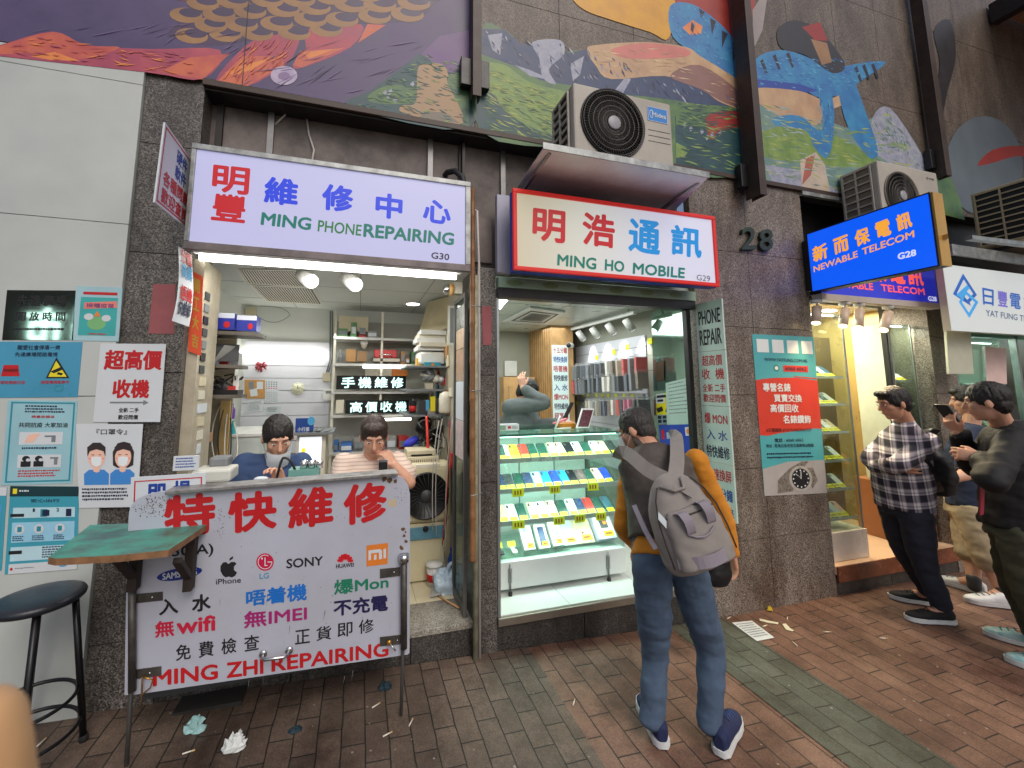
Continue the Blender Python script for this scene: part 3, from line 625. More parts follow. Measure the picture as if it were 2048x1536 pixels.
t = thing('shop_sign', 'backlit white box sign with red border and red and blue characters over the phone shop', 'shop sign', (1.67, 0, 2.36), 'backlit signs over the shops')
x0, x1, z0, z1 = .890, 2.452, 2.362, 2.880
p = PYY(-.25); b = MB(); b.box(x0, x1, -.243, -.17, z0 - .006, z1, M('sign_side_blue', (40, 66, 180), .4)); b.box(x0 + .06, x1 - .06, -.169, -.03, z0 + .03, z1 - .06, darksteel); b.build('case', t, bevel=.003)
b = MB(); b.box(x0 - .008, x1 + .008, -.26, -.236, z1 - .022, z1 + .004, lit_border); b.box(x0 - .008, x1 + .008, -.26, -.236, z0 - .004, z0 + .022, lit_border); b.box(x0 - .008, x0 + .018, -.26, -.236, z0 + .0225, z1 - .0225, lit_border); b.box(x1 - .016, x1 + .008, -.26, -.236, z0 + .0225, z1 - .0225, lit_border); b.build('border', t, bevel=.004)
m = M('backlit_warm_white', (140, 140, 138), .3, var=0, emit=.5)
if True:                                            # one warm tube and one cool tube behind the same face
    n = m.node_tree.nodes; l = m.node_tree.links; bs = n['Principled BSDF']; g = n.new('ShaderNodeNewGeometry'); sx = n.new('ShaderNodeSeparateXYZ'); l.new(g.outputs['Position'], sx.inputs[0])
    r = n.new('ShaderNodeValToRGB'); mr = n.new('ShaderNodeMapRange'); mr.inputs[1].default_value = .9; mr.inputs[2].default_value = 2.45; l.new(sx.outputs[0], mr.inputs[0]); l.new(mr.outputs[0], r.inputs[0])
    e = r.color_ramp.elements; e[0].color = rgb((206, 190, 150)); e[0].position = 0; e[1].color = rgb((222, 222, 250)); e[1].position = .75; q = e.new(.3); q.color = rgb((220, 220, 206)); l.new(r.outputs[0], bs.inputs['Emission Color'])
b = MB(); b.poly([V(x0, -.246, z0), V(x1, -.246, z0), V(x1, -.246, z1), V(x0, -.246, z1)], m); b.build('face', t)
p = PYY(-.247); b = MB()
for ch, q in (('明', ((1066, 414), (1131, 423), (1130, 489), (1064, 479))), ('浩', ((1165, 423), (1230, 432), (1229, 498), (1164, 489)))): b.tpx(p, ch, *q, lit_red, .03)
for ch, q in (('通', ((1258, 435), (1321, 444), (1320, 512), (1256, 502))), ('訊', ((1342, 448), (1404, 457), (1403, 518), (1341, 509)))): b.tpx(p, ch, *q, lit_cyan, .03)
for wd, q in (('MING', ((1115, 508), (1193, 516), (1192, 540), (1114, 531))), ('HO', ((1210, 518), (1249, 523), (1248, 545), (1209, 541))), ('MOBILE', ((1266, 525), (1370, 536), (1369, 557), (1265, 548)))): b.tpx(p, wd, *q, lit_teal, .028)
b.tpx(p, 'G29', (1393, 549), (1420, 552), (1420, 564), (1393, 560), M('sign_grey', (90, 92, 100), .4, var=0), .005)
b.build('lettering', t)
b = MB(); b.slab(quad(PYY(-.04), (994, 388), (1020, 391), (1022, 548), (995, 544)), .05, M('lilac_strip', (176, 176, 196), .4)); tag(b.build('cover_strip', bevel=.004), 'narrow pale lilac metal panel left of the red bordered sign', 'metal panel')

# projecting corner sign, royal blue
t = thing('shop_sign', 'royal blue backlit sign with orange lettering projecting from the wall over the corner shop', 'shop sign', (3.70, -.45, 2.43), 'backlit signs over the shops')
XP = 3.65; p = PXX(XP); c = quad(p, (1610, 470), (1847, 370), (1864, 513), (1619, 586))
yA, yB = -.06, -.86; zb, zt = 2.440, 2.948
b = MB(); b.box(XP + .004, XP + .11, yB, yA, zb, zt, M('dark_sign_case', (38, 40, 58), .4)); b.build('case', t, bevel=.004)
b = MB(); b.box(XP + .006, XP + .108, yB - .014, yB - .001, zb, zt, M('gold_sign_edge', (206, 160, 76), .35, .3, .15, 4)); b.build('edge_strip', t)
cq = [V(XP + .002, yA, zt), V(XP + .002, yB, zt), V(XP + .002, yB, zb), V(XP + .002, yA, zb)]
b = MB(); b.poly(cq, lit_bblue); b.build('face', t); b = MB(); b.qframe(cq, -.004, -.008, 1.004, 1.008, .012, .02, M('navy_trim', (16, 26, 70), .4), .001); b.build('frame', t)
b = MB(); ev = lambda a, bb, i, n: (a[0] + (bb[0] - a[0]) * i / n, a[1] + (bb[1] - a[1]) * i / n)
TL, TR, BR, BL = (1624, 495), (1820, 420), (1826, 453), (1627, 526); p = PXX(XP + .002)
for i, ch in enumerate('新而保電訊'):
    a, d = i / 4.7, i / 4.7 + .15; q = [ev(TL, TR, a, 1), ev(TL, TR, min(1, d), 1), ev(BL, BR, min(1, d), 1), ev(BL, BR, a, 1)]; b.tpx(p, ch, *q, lit_org, .03)
b.tpx(p, 'NEWABLE', (1627, 533), (1715, 501), (1716, 514), (1628, 545), lit_org, .015); b.tpx(p, 'TELECOM', (1724, 497), (1828, 460), (1829, 474), (1725, 511), lit_org, .015)
b.tpx(p, 'G28', (1795, 507), (1832, 498), (1833, 511), (1796, 520), M('lit_letter_white', (230, 234, 240), .4, var=0, emit=.5), .03); b.build('lettering', t)
b = MB(); b.box(XP + .02, XP + .09, -.06, -.002, 2.46, 2.90, darksteel); b.obox((XP + .05, -.90, 2.62), (.6, .35, .10), (0, .03, 0), (0, 0, .03), M('yellowed_bracket', (200, 160, 90), .5, .2, .2, 10)); b.build('bracket', t)
# fascia sign behind it
t = thing('shop_sign', 'flat deep blue fascia sign with red lettering half hidden by the projecting blue sign', 'shop sign', (4.45, 0, 2.4), 'backlit signs over the shops')
lit_dblue = M('backlit_deep_blue', (40, 50, 190), .3, var=0, emit=.36); lit_coral = M('backlit_coral', (244, 90, 70), .3, var=0, emit=.55)
p = PYY(-.10); q = [V(3.70, -.10, 2.84), V(5.215, -.10, 2.84), V(5.215, -.10, 2.425), V(3.70, -.10, 2.425)]
b = MB(); b.slab([v + V(0, .002, 0) for v in q], .09, darksteel); b.build('case', t); b = MB(); b.poly(q, lit_dblue); b.build('face', t)
b = MB()
for i, ch in enumerate('新而保電訊'):
    xx = 3.80 + i * .255; b.text([V(xx, -.10, 2.74), V(xx + .215, -.10, 2.74), V(xx + .215, -.10, 2.575), V(xx, -.10, 2.575)], ch, lit_coral, .03)
b.text([V(3.80, -.10, 2.555), V(4.34, -.10, 2.555), V(4.34, -.10, 2.490), V(3.80, -.10, 2.490)], 'NEWABLE', lit_coral, .02); b.text([V(4.44, -.10, 2.555), V(5.03, -.10, 2.555), V(5.03, -.10, 2.490), V(4.44, -.10, 2.490)], 'TELECOM', lit_coral, .02)
b.text([V(5.07, -.10, 2.485), V(5.19, -.10, 2.485), V(5.19, -.10, 2.44), V(5.07, -.10, 2.44)], 'G28', M('lit_letter_white', (230, 234, 240)), .02); b.build('lettering', t)
b = MB(); b.box(3.70, 5.215, -.104, -.02, 2.372, 2.424, M('pale_pelmet', (196, 184, 176), .45, 0, .1, 6)); b.build('pelmet', t)
# far white sign
t = thing('shop_sign', 'large white backlit sign with a blue diamond emblem at the right edge', 'shop sign', (6.2, 0, 2.1), 'backlit signs over the shops')
q = [V(4.915, -.30, 2.722), V(7.2, -.30, 2.722), V(7.2, -.30, 2.128), V(4.915, -.30, 2.128)]
b = MB(); b.slab([v + V(0, .003, 0) for v in q], .05, M('white_sign_case', (196, 190, 176), .4)); b.build('case', t); b = MB(); b.poly(q, lit_white); b.build('face', t)
lb1 = M('emblem_blue', (26, 96, 190), .4, var=0, emit=.25); lb2 = M('emblem_light_blue', (60, 156, 222), .4, var=0, emit=.35); lv = M('lettering_violet', (110, 100, 200), .4, var=0, emit=.3)
p = PYY(-.3015); b = MB()
def dia(pts, wd, mat, off):
    c0 = (sum(a for a, _ in pts) / 4, sum(d for _, d in pts) / 4)
    inn = [(c0[0] + (a - c0[0]) * wd, c0[1] + (d - c0[1]) * wd) for a, d in pts]
    for i in range(4): b.ppx(p, [pts[i], pts[(i + 1) % 4], inn[(i + 1) % 4], inn[i]], mat, off)
dia([(1926, 547), (1954, 590), (1936, 608), (1906, 588)], .68, lb1, .0005); dia([(1930, 580), (1957, 604), (1939, 636), (1918, 604)], .66, lb2, .001)
b.ppx(p, [(1912, 590), (1922, 596), (1940, 576), (1934, 570)], lb2, .0015); b.ppx(p, [(1926, 590), (1940, 606), (1942, 612), (1934, 606)], lb1, .002)
b.tpx(p, '日', (1964, 575), (1987, 580), (1987, 612), (1966, 609), lb1, .02); b.tpx(p, '豐', (1994, 580), (2014, 584), (2015, 615), (1996, 612), lv, .02); b.tpx(p, '電', (2019, 585), (2041, 589), (2041, 619), (2020, 616), lb1, .02); b.tpx(p, '訊', (2047, 590), (2070, 594), (2070, 624), (2048, 620), lb1, .02)
b.tpx(p, 'YAT FUNG TELECOM', (1971, 619), (2092, 638), (2092, 649), (1972, 632), M('lettering_grey_blue', (90, 110, 150), .4, var=0, emit=.1), .01); b.build('lettering', t)
b = MB(); b.box(4.95, 7.2, -.34, -.02, 2.80, 2.86, chrome); b.box(4.95, 7.2, -.36, -.341, 2.79, 2.89, galv); tag(b.build('metal_tray', bevel=.003), 'polished metal tray above the white telecom sign carrying an air conditioner', 'metal tray')

# house number
t = thing('house_number', 'dark green metal numerals 28 on the granite pier', 'house number', (3.2, 0, 2.8))
ng = M('verdigris_bronze', (52, 66, 60), .5, .4, .3, 20)
for ch, q in (('2', ((1484, 455), (1513, 452), (1512, 499), (1484, 499))), ('8', ((1519, 459), (1546, 457), (1547, 501), (1520, 502)))):
    pts = quad(PYY(-.028), *q); b = MB(); b.text(pts, ch, ng, .02, .0); back = MB(); back.text([v + V(0, .024, 0) for v in pts], ch, ng, .02, 0)
    n0 = len(b.v); b.add(back.v, back.f, ng)
    from collections import Counter
    ec = Counter(); 
    for f in b.f[:len(b.f) // 2]:
        for i in range(len(f)): ec[frozenset((f[i], f[(i + 1) % len(f)]))] += 1
    for f in list(b.f[:len(b.f) // 2]):
        for i in range(len(f)):
            e0, e1 = f[i], f[(i + 1) % len(f)]
            if ec[frozenset((e0, e1))] == 1: b.add([], [], ng); b.f.append((e0, e1, e1 + n0, e0 + n0)); b.m.append(0); b.sm.append(False)
    b.build('numeral', t)

# ------------------------------------------------------------------ hanging and stuck signs by the first shop
t = thing('notice_board', 'white plate with red border and blue and red characters, projecting from the left pier', 'notice board', (-.93, -.2, 2.45))
c = quad(PXX(-.93), (333, 248), (386, 326), (376, 458), (308, 403)); c = [V(-.93, -.375, 2.898), V(-.93, -.022, 2.886), V(-.93, -.022, 2.502), V(-.93, -.40, 2.488)]
b = MB(); b.slab(c, .008, pwhite); b.qframe(c, .03, .03, .97, .97, .022, .02, pred, .001)
b.text(c, '硬件', pblue, .02, .0015, (.42, .10, .78, .29)); b.text(c, '軟件', pblue, .02, .0015, (.42, .31, .78, .50)); b.text(c, '各種問題', pred, .02, .0015, (.12, .53, .92, .72)); b.text(c, '歡迎查詢', pred, .02, .0015, (.12, .75, .92, .94)); b.build('plate', t)
b = MB(); b.tube([V(-.935, -.02, 2.84), V(-.935, .02, 2.84)], .006, steel); b.tube([V(-.935, -.02, 2.55), V(-.935, .02, 2.55)], .006, steel); b.build('bracket', t)
# curled banner
b = MB(); N = 10; rows = []
for i in range(N + 1):
    v = i / N; z = 2.37 - .40 * v; xo = -.925 + .03 * math.sin(v * 2.2)
    rows.append([V(xo, -.135 - .06 * v, z), V(xo + .012, .005 - .02 * v, z - .004)])
for i in range(N): b.add([rows[i][0], rows[i][1], rows[i + 1][1], rows[i + 1][0]], [(0, 3, 2, 1)], pwhite, True)
for k, (tx, mt) in enumerate((('分鐘', pred), ('換屏', psky), ('語機', pred), ('快維修', pnavy))):
    i0, i1 = int(k * 2.4 + .5), int(k * 2.4 + .5) + 2; q = [rows[i0][0].lerp(rows[i0][1], .12), rows[i0][0].lerp(rows[i0][1], .9), rows[i1][0].lerp(rows[i1][1], .9), rows[i1][0].lerp(rows[i1][1], .12)]
    b.text(q, tx, mt, .02, .004)
tag(b.build('hanging_banner'), 'curled white banner with red, blue and navy characters hanging under the projecting plate', 'banner')
b = MB(); q = [V(-.858, .075, 2.27), V(-.858, .20, 2.27), V(-.858, .20, 1.80), V(-.858, .075, 1.80)]; q = quad(PYY(.04), (382, 541), (406, 553), (402, 712), (376, 702)); b.slab(q, .002, M('orange_red_paper', (226, 84, 44), .6))
gp = M('gold_ink', (200, 160, 60), .4, .4)
for i, ch in enumerate('開工大吉'): b.text(q, ch, gp, .02, .001, (.25, .07 + i * .23, .78, .24 + i * .23))
tag(b.build('red_paper_strip'), 'vertical orange red paper strip with gold characters on the left door jamb', 'paper strip')
b = MB(); b.slab(quad(PYY(-.003), (306, 568), (351, 569), (348, 668), (297, 667)), .002, M('faded_red_paper', (150, 84, 88), .7, 0, .15, 12)); tag(b.build('faded_paper', org=None), 'blank faded red paper stuck on the left granite pier', 'paper')
b = MB(); b.slab(quad(PYY(-.003), (963, 612), (983, 612), (983, 690), (966, 690)), .002, M('faded_red_paper', (150, 84, 88))); tag(b.build('faded_paper'), 'blank faded red paper strip on the narrow granite pier between the shops', 'paper')

# posters on the white wall
W0 = PYY(-.0225); 
def poster(px, name, label, cat, mat, pl=W0, th=.002, group='posters on the left wall'):
    q = quad(pl, *px); b = MB(); b.slab(q, th, mat); return q, b
def fin(b, name, label, cat, group='posters on the left wall'): return tag(b.build(name), label, cat, group)
q, b = poster(((14, 580), (151, 581), (146, 680), (4, 680)), '', '', '', M('mirror_plaque', (150, 158, 150), .05, .95, 0), th=.012)
for i, ch in enumerate('先達廣場'): b.text(q, ch, pblack, .02, .001, (.16 + .19 * i, .10, .31 + .19 * i, .32))
for i, ch in enumerate('開放時間'): b.text(q, ch, pblack, .02, .001, (.16 + .19 * i, .44, .30 + .19 * i, .62))
b.qlines(q, .14, .76, .92, .84, 1, pblack, 3, .001); fin(b, 'plaque', 'dark mirror plaque with black characters at the top of the poster wall', 'plaque', None)
q, b = poster(((153, 572), (245, 575), (237, 683), (143, 681)), '', '', '', M('laminated_pale_blue', (160, 196, 206), .2, 0, .1, 5))
b.qrect(q, .12, .2, .92, .9, M('print_aqua', (60, 168, 168), .4)); b.qrect(q, .16, .1, .9, .15, pred, .0012); b.qpoly(q, [(.2, .3), (.9, .26), (.92, .38), (.2, .42)], M('print_salmon', (226, 130, 120), .4), .0014); b.text(q, '接種疫苗', M('print_purple', (120, 60, 130), .4), .01, .002, (.25, .31, .85, .39))
b.qell(q, .5, .68, .2, .12, M('print_lime', (120, 180, 120), .4), .0015); b.qell(q, .32, .56, .1, .06, pwhite, .0018); b.qell(q, .7, .58, .1, .06, pwhite, .0018); b.qpoly(q, [(.42, .55), (.5, .45), (.58, .55)], porange, .0019); b.qlines(q, .35, .86, .75, .9, 1, pred, 4, .002)
fin(b, 'poster', 'small aqua and orange poster in a clear sleeve beside the mirror plaque', 'poster')
q, b = poster(((-40, 683), (165, 684), (155, 794), (-48, 796)), '', '', '', M('print_notice_blue', (70, 150, 186), .3, 0, .12, 2.5))
b.text(q, '關愛社會停車一齊', pnavy, .01, .001, (.36, .06, .78, .15)); b.text(q, '先達廣場閉路電視', pnavy, .01, .001, (.34, .19, .76, .27)); b.qpoly(q, [(.66, .66), (.75, .28), (.9, .66)], pblack, .001); b.qpoly(q, [(.685, .635), (.751, .345), (.872, .635)], pyellow, .0016)
b.qpoly(q, [(.70, .54), (.80, .46), (.82, .51), (.74, .57)], pblack, .002); b.qpoly(q, [(.78, .55), (.83, .57), (.82, .61), (.77, .59)], pblack, .002); b.qpoly(q, [(.22, .62), (.24, .42), (.38, .42), (.40, .62)], pred, .001); b.qrect(q, .24, .49, .38, .54, M('print_dark_red', (120, 16, 20), .5), .0015)
b.text(q, '嚴禁吸煙拋垃圾', pred, .01, .001, (.18, .70, .46, .76)); b.text(q, '閉路電視監察中', pred, .01, .001, (.62, .70, .9, .76)); b.qring(q, .80, .84, .05, .06, .3, pteal, .001); fin(b, 'poster', 'blue notice with a yellow camera warning triangle on the white wall', 'poster')
q, b = poster(((16, 800), (155, 802), (144, 967), (2, 971)), '', '', '', M('print_pale_teal', (150, 194, 206), .35, 0, .1, 3))
b.qframe(q, .05, .02, .97, .97, .025, .018, pteal, .0008); b.qlines(q, .25, .06, .85, .16, 3, pnavy, 6); b.text(q, '請量度體溫', pred, .01, .001, (.35, .18, .68, .21)); b.text(q, '共同抗疫 大家加油', pblack, .01, .0012, (.18, .265, .88, .325))
for v in (.38, .65): b.qrect(q, .2, v, .82, v + .15, pwhite, .0012)
b.qpoly(q, [(.28, .50), (.32, .42), (.40, .40), (.50, .40), (.46, .44), (.40, .50)], pskin, .002); b.qrect(q, .66, .42, .72, .50, pgrey, .002); b.qrect(q, .56, .42, .70, .44, pgrey, .0022)
for cu in (.32, .5): b.qell(q, cu, .695, .055, .034, pblack, .002); b.qrect(q, cu - .07, .725, cu + .07, .79, pblack, .0022); b.qell(q, cu + .03, .71, .03, .018, pwhite, .0024)
b.qrect(q, .66, .68, .78, .70, pgrey, .002); b.qrect(q, .72, .68, .77, .77, pgrey, .0022); b.qlines(q, .25, .56, .8, .6, 1, pnavy, 7); b.qlines(q, .22, .83, .85, .92, 3, pred, 8); fin(b, 'poster', 'pale teal hand cleaning poster with two white picture panels', 'poster')
q, b = poster(((201, 687), (332, 688), (320, 844), (186, 844)), '', '', '', pwhite, PYY(-.024))
b.text(q, '超高價', M('print_deep_red', (186, 20, 30), .5, var=0), .03, .001, (.08, .08, .96, .34)); b.text(q, '收機', M('print_deep_red', (186, 20, 30)), .03, .001, (.24, .46, .80, .70)); b.qpoly(q, [(.22, .745), (.72, .745), (.72, .72), (.80, .755), (.72, .79), (.72, .765), (.22, .765)], pgrey, .001)
b.text(q, '全新 二手', pblack, .02, .001, (.36, .82, .66, .88)); b.text(q, '歡迎問價', pblack, .02, .001, (.36, .91, .66, .97)); fin(b, 'poster', 'white poster with big red characters over the wall edge, arrow pointing right', 'poster')
q, b = poster(((152, 848), (286, 848), (274, 1014), (158, 1016)), '', '', '', pwhite, PYY(-.0235))
b.text(q, '『口罩令』', pblack, .01, .001, (.30, .06, .76, .13))
hair_ = M('print_hair', (48, 38, 40), .5, var=0); shirt_ = M('print_shirt', (62, 134, 206), .5, var=0)
for cu, w_ in ((.3, 0), (.72, 1)):
    if w_: b.qpoly(q, [(cu - .16, .50), (cu - .17, .34), (cu - .1, .235), (cu, .215), (cu + .1, .235), (cu + .17, .34), (cu + .17, .5), (cu + .09, .53), (cu - .09, .53)], hair_, .0008)
    b.qpoly(q, [(cu - .2, .73), (cu - .2, .60), (cu - .12, .55), (cu + .12, .55), (cu + .2, .60), (cu + .2, .73)], shirt_, .0012); b.qpoly(q, [(cu - .05, .5), (cu + .05, .5), (cu + .05, .57), (cu, .585), (cu - .05, .57)], pskin, .0015)
    b.qell(q, cu, .405, .13, .125, pskin, .0018); b.qpoly(q, [(cu - .14, .39), (cu - .14, .28), (cu - .05, .225), (cu + .06, .225), (cu + .14, .28), (cu + .14, .39), (cu + .11, .33), (cu, .305), (cu - .1, .33)], hair_, .0022)
    b.qpoly(q, [(cu - .085, .405), (cu, .39), (cu + .085, .405), (cu + .07, .49), (cu, .515), (cu - .07, .49)], M('print_mask', (226, 234, 238), .5, var=0), .0026)
    for s_ in (-1, 1): b.qrect(q, cu + s_ * .055 - .022, .368, cu + s_ * .055 + .022, .376, pblack, .0027); b.qell(q, cu + s_ * .1, .415, .02, .012, M('print_blush', (240, 150, 140), .5), .0028)
b.qlines(q, .06, .77, .92, .93, 4, pnavy, 9, .001); fin(b, 'poster', 'white mask notice showing a cartoon couple in blue shirts wearing masks', 'poster')
q, b = poster(((21, 972), (158, 973), (154, 1138), (9, 1149)), '', '', '', M('print_teal_sheet', (64, 158, 180), .35, 0, .08, 3))
b.qrect(q, 0, 0, 1, .12, M('print_dark_teal', (16, 56, 64), .4)); b.qrect(q, .04, .03, .10, .09, pyellow, .0012); b.qlines(q, .13, .045, .3, .08, 1, pwhite, 10, .0012); b.text(q, '安心出行', pnavy, .01, .0012, (.3, .15, .72, .19)); b.qrect(q, .05, .89, 1, 1, pwhite, .0012)
b.qrect(q, .06, .25, .95, .37, M('print_ice', (186, 220, 232), .4), .001); b.text(q, '1', pnavy, .02, .002, (.34, .26, .37, .30)); b.text(q, '2', pnavy, .02, .002, (.68, .26, .72, .30)); b.qrect(q, .45, .27, .55, .36, pteal, .002); b.qrect(q, .48, .28, .58, .35, pnavy, .0024); b.qrect(q, .82, .27, .9, .36, pnavy, .002); b.qrect(q, .03, .32, .22, .355, pblack, .002)
b.qrect(q, .06, .42, .95, .65, M('print_light_blue', (150, 204, 230), .4), .001)
for u in (.17, .44, .74): b.qell(q, u, .5, .07, .055, pwhite, .002); b.qrect(q, u - .03, .47, u + .03, .53, pteal, .0026); b.qlines(q, u - .09, .575, u + .09, .64, 3, pnavy, int(u * 100), .002, dash=.02)
b.qrect(q, .06, .70, .95, .86, M('print_ice', (186, 220, 232)), .001); b.qrect(q, .04, .74, .22, .78, pblack, .002); b.qlines(q, .5, .71, .9, .85, 5, pnavy, 14, .002); b.qell(q, .09, .945, .02, .016, pred, .002); b.qlines(q, .14, .935, .5, .955, 1, pgrey, 15, .002); b.qell(q, .8, .94, .06, .02, psky, .002)
fin(b, 'poster', 'teal instruction sheet with dark header and round step pictures, behind the stool', 'poster')
q, b = poster(((-60, 974), (14, 975), (3, 1141), (-80, 1148)), '', '', '', M('print_teal_sheet', (64, 158, 180))); b.qrect(q, 0, 0, 1, .10, pwhite); b.qrect(q, .1, .2, .9, .6, psky, .001); b.qlines(q, .1, .65, .9, .9, 5, pnavy, 16, .0012); fin(b, 'poster', 'blue sheet cut by the left edge of the view, beside the teal instruction sheet', 'poster')

# ------------------------------------------------------------------ watch poster on the granite pier
q = quad(PYY(-.004), (1504, 668), (1627, 674), (1654, 986), (1529, 992)); b = MB(); b.slab(q, .003, M('poster_teal', (84, 172, 176), .35, 0, .06, 3))
red_ = M('poster_red', (212, 62, 44), .4, var=.06); wt_ = M('poster_white', (228, 232, 228), .4, var=0)
for i in range(4): b.qrect(q, .06 + .24 * i, .03, .06 + .24 * i + .185, .115, wt_, .001)
b.text(q, 'WWW.YATFUNG.COM.HK', pnavy, .01, .0012, (.16, .15, .86, .172)); b.qell(q, .34, .214, .045, .02, pgreen, .001); b.qell(q, .34, .214, .03, .013, wt_, .0014); b.qrect(q, .45, .195, .86, .235, red_, .001); b.text(q, '6060 6062', pnavy, .015, .0016, (.48, .204, .83, .227))
b.qpoly(q, [(0, .295), (.12, .285), (.3, .277), (.62, .272), (1, .288), (1, .60), (.9, .595), (.6, .61), (.3, .625), (.12, .64), (0, .635)], red_, .001); b.qpoly(q, [(.6, .262), (1, .272), (1, .279), (.62, .268)], red_, .0011)
for s_, uv in (('專營名錶', (.10, .31, .54, .365)), ('買賣交換', (.26, .38, .71, .43)), ('高價回收', (.19, .443, .64, .495)), ('名錶鑽飾', (.38, .512, .83, .565))): b.text(q, s_, wt_, .025, .002, uv)
b.text(q, '#日豐鐘錶 #YATFUNGWATCH', M('poster_dark', (70, 30, 30), .4, var=0), .01, .002, (.10, .592, .82, .617)); b.text(q, '電話 : 6060 6062', pnavy, .015, .0016, (.22, .655, .68, .68)); b.text(q, '地址 : 旺角亞皆老街先達廣場28號舖', pnavy, .01, .0016, (.08, .69, .84, .713)); b.qlines(q, .08, .745, .86, .79, 2, pnavy, 20, .0016, .5, .1, .02)
b.qpoly(q, [(0, .84), (.4, .80), (1, .795), (1, 1), (0, 1)], M('poster_photo_grey', (176, 170, 166), .4, 0, .1, 9), .0013)
b.qpoly(q, [(.22, .91), (.42, .84), (.62, .80), (.74, .80), (.6, .86), (.44, .98), (.2, .99)], M('print_steel', (150, 140, 130), .3, .3, .35, 40), .0016); b.qpoly(q, [(.66, .84), (.8, .84), (.86, .92), (.76, .97)], M('print_steel', (150, 140, 130)), .0017)
b.qell(q, .585, .905, .185, .078, M('print_bezel', (196, 190, 180), .3, .2, .1, 30), .002); b.qell(q, .585, .905, .145, .062, pblack, .0024)
for i in range(12): a = i * math.pi / 6; b.qell(q, .585 + .12 * math.cos(a), .905 + .051 * math.sin(a), .012, .005, wt_, .0028, 8)
b.qpoly(q, [(.58, .90), (.50, .875), (.505, .872), (.59, .902)], wt_, .003); b.qpoly(q, [(.58, .905), (.59, .86), (.60, .86), (.592, .908)], wt_, .003)
tag(b.build('poster'), 'tall teal and red watch poster with a wristwatch picture on the granite pier', 'poster')

# ------------------------------------------------------------------ vertical hanging boards beside shop two
cells = [((1390.6, 611), (1444, 594), (1450, 697), (1396, 706)), ((1396, 707), (1450, 698), (1459, 811), (1404, 813)), ((1404, 814), (1459, 812), (1464, 926), (1410, 926)), ((1410, 927), (1464, 927), (1474, 1034), (1418, 1040))]
XB = 2.475; mint = M('mint_board', (196, 216, 206), .4, 0, .04, 5)
rows_ = [[('PHONE', pblack, .16, .46), ('REPAIR', pblack, .56, .88)], [('超高價', pred, .07, .27), ('收  機', pred, .32, .52), ('全新 二手', pred, .60, .75), ('歡迎問價', pred, .79, .94)], [('爆 MON', pred, .12, .32), ('入 水', pblue, .42, .60), ('特快維修', pnavy, .70, .92)], [('快速換屏', pred, .10, .32), ('十五分鐘', pblue, .44, .66), ('特快維修', pblue, .76, .96)]]
lb = ('mint board lettered PHONE REPAIR, topmost of the four boards beside the glass shopfront', 'mint board with red characters, second from the top beside the glass shopfront', 'mint board with red, blue and navy characters, third from the top of the hanging column', 'lowest mint board of the hanging column, partly behind the man with the backpack')
zz = [2.277, 1.907, 1.506, 1.104, .725]
for k in range(4):
    q = [V(XB, -.008, zz[k] - .002), V(XB, -.25, zz[k] - .002), V(XB, -.25, zz[k + 1] + .002), V(XB, -.008, zz[k + 1] + .002)]
    b = MB(); b.slab(q, .012, mint)
    for s_, mt, v0, v1 in rows_[k]: b.text(q, s_, mt, .012, .001, (.10 if len(s_) > 3 else .14, v0, .92 if len(s_) > 3 else .88, v1))
    tag(b.build('hanging_board'), lb[k], 'notice board', 'mint boards beside the phone shop')
# ------------------------------------------------------------------ fold-down counter panel in front of the first shop
PN = Plane((0, -.40, 1.12), (0, -1, -.05))
panw = M('scuffed_white_panel', (186, 190, 206), .4, 0, .06, 2.0, col2=(172, 174, 186), detail=8)
t = thing('counter_panel', 'scuffed white fold-down counter panel with red characters and emblems, on thin steel legs', 'counter panel', (-.3, -.38, gz(-.3)))
out = [(257, 1040), (258, 1024), (263, 1010), (274, 998), (292, 990), (318, 984), (350, 981), (560, 965), (780, 949), (796, 951), (808, 958), (816, 970), (820, 988), (820, 1100), (819, 1306), (816, 1309), (266, 1390), (249, 1390), (252, 1200)]
fr = [PN(x, y) for x, y in out]; bk = [v + V(0, .022, -.001) for v in fr]
b = MB(); b.fan(fr, panw); b.fan(bk, panw); k = len(fr)
b.add(fr + bk, [(i, (i + 1) % k, (i + 1) % k + k, i + k) for i in range(k)], panw); b.build('board', t)
b = MB(); a0, a1 = PN(335, 985), PN(795, 948); a0.y = a1.y = -.402; b.obox(a0 + V(0, -.03, -.004), a1 - a0, (0, .10, 0), (0, 0, .016), M('worn_aluminium_lip', (168, 168, 170), .4, .5, .35, 22, col2=(110, 106, 100))); b.build('lip', t, bevel=.003)
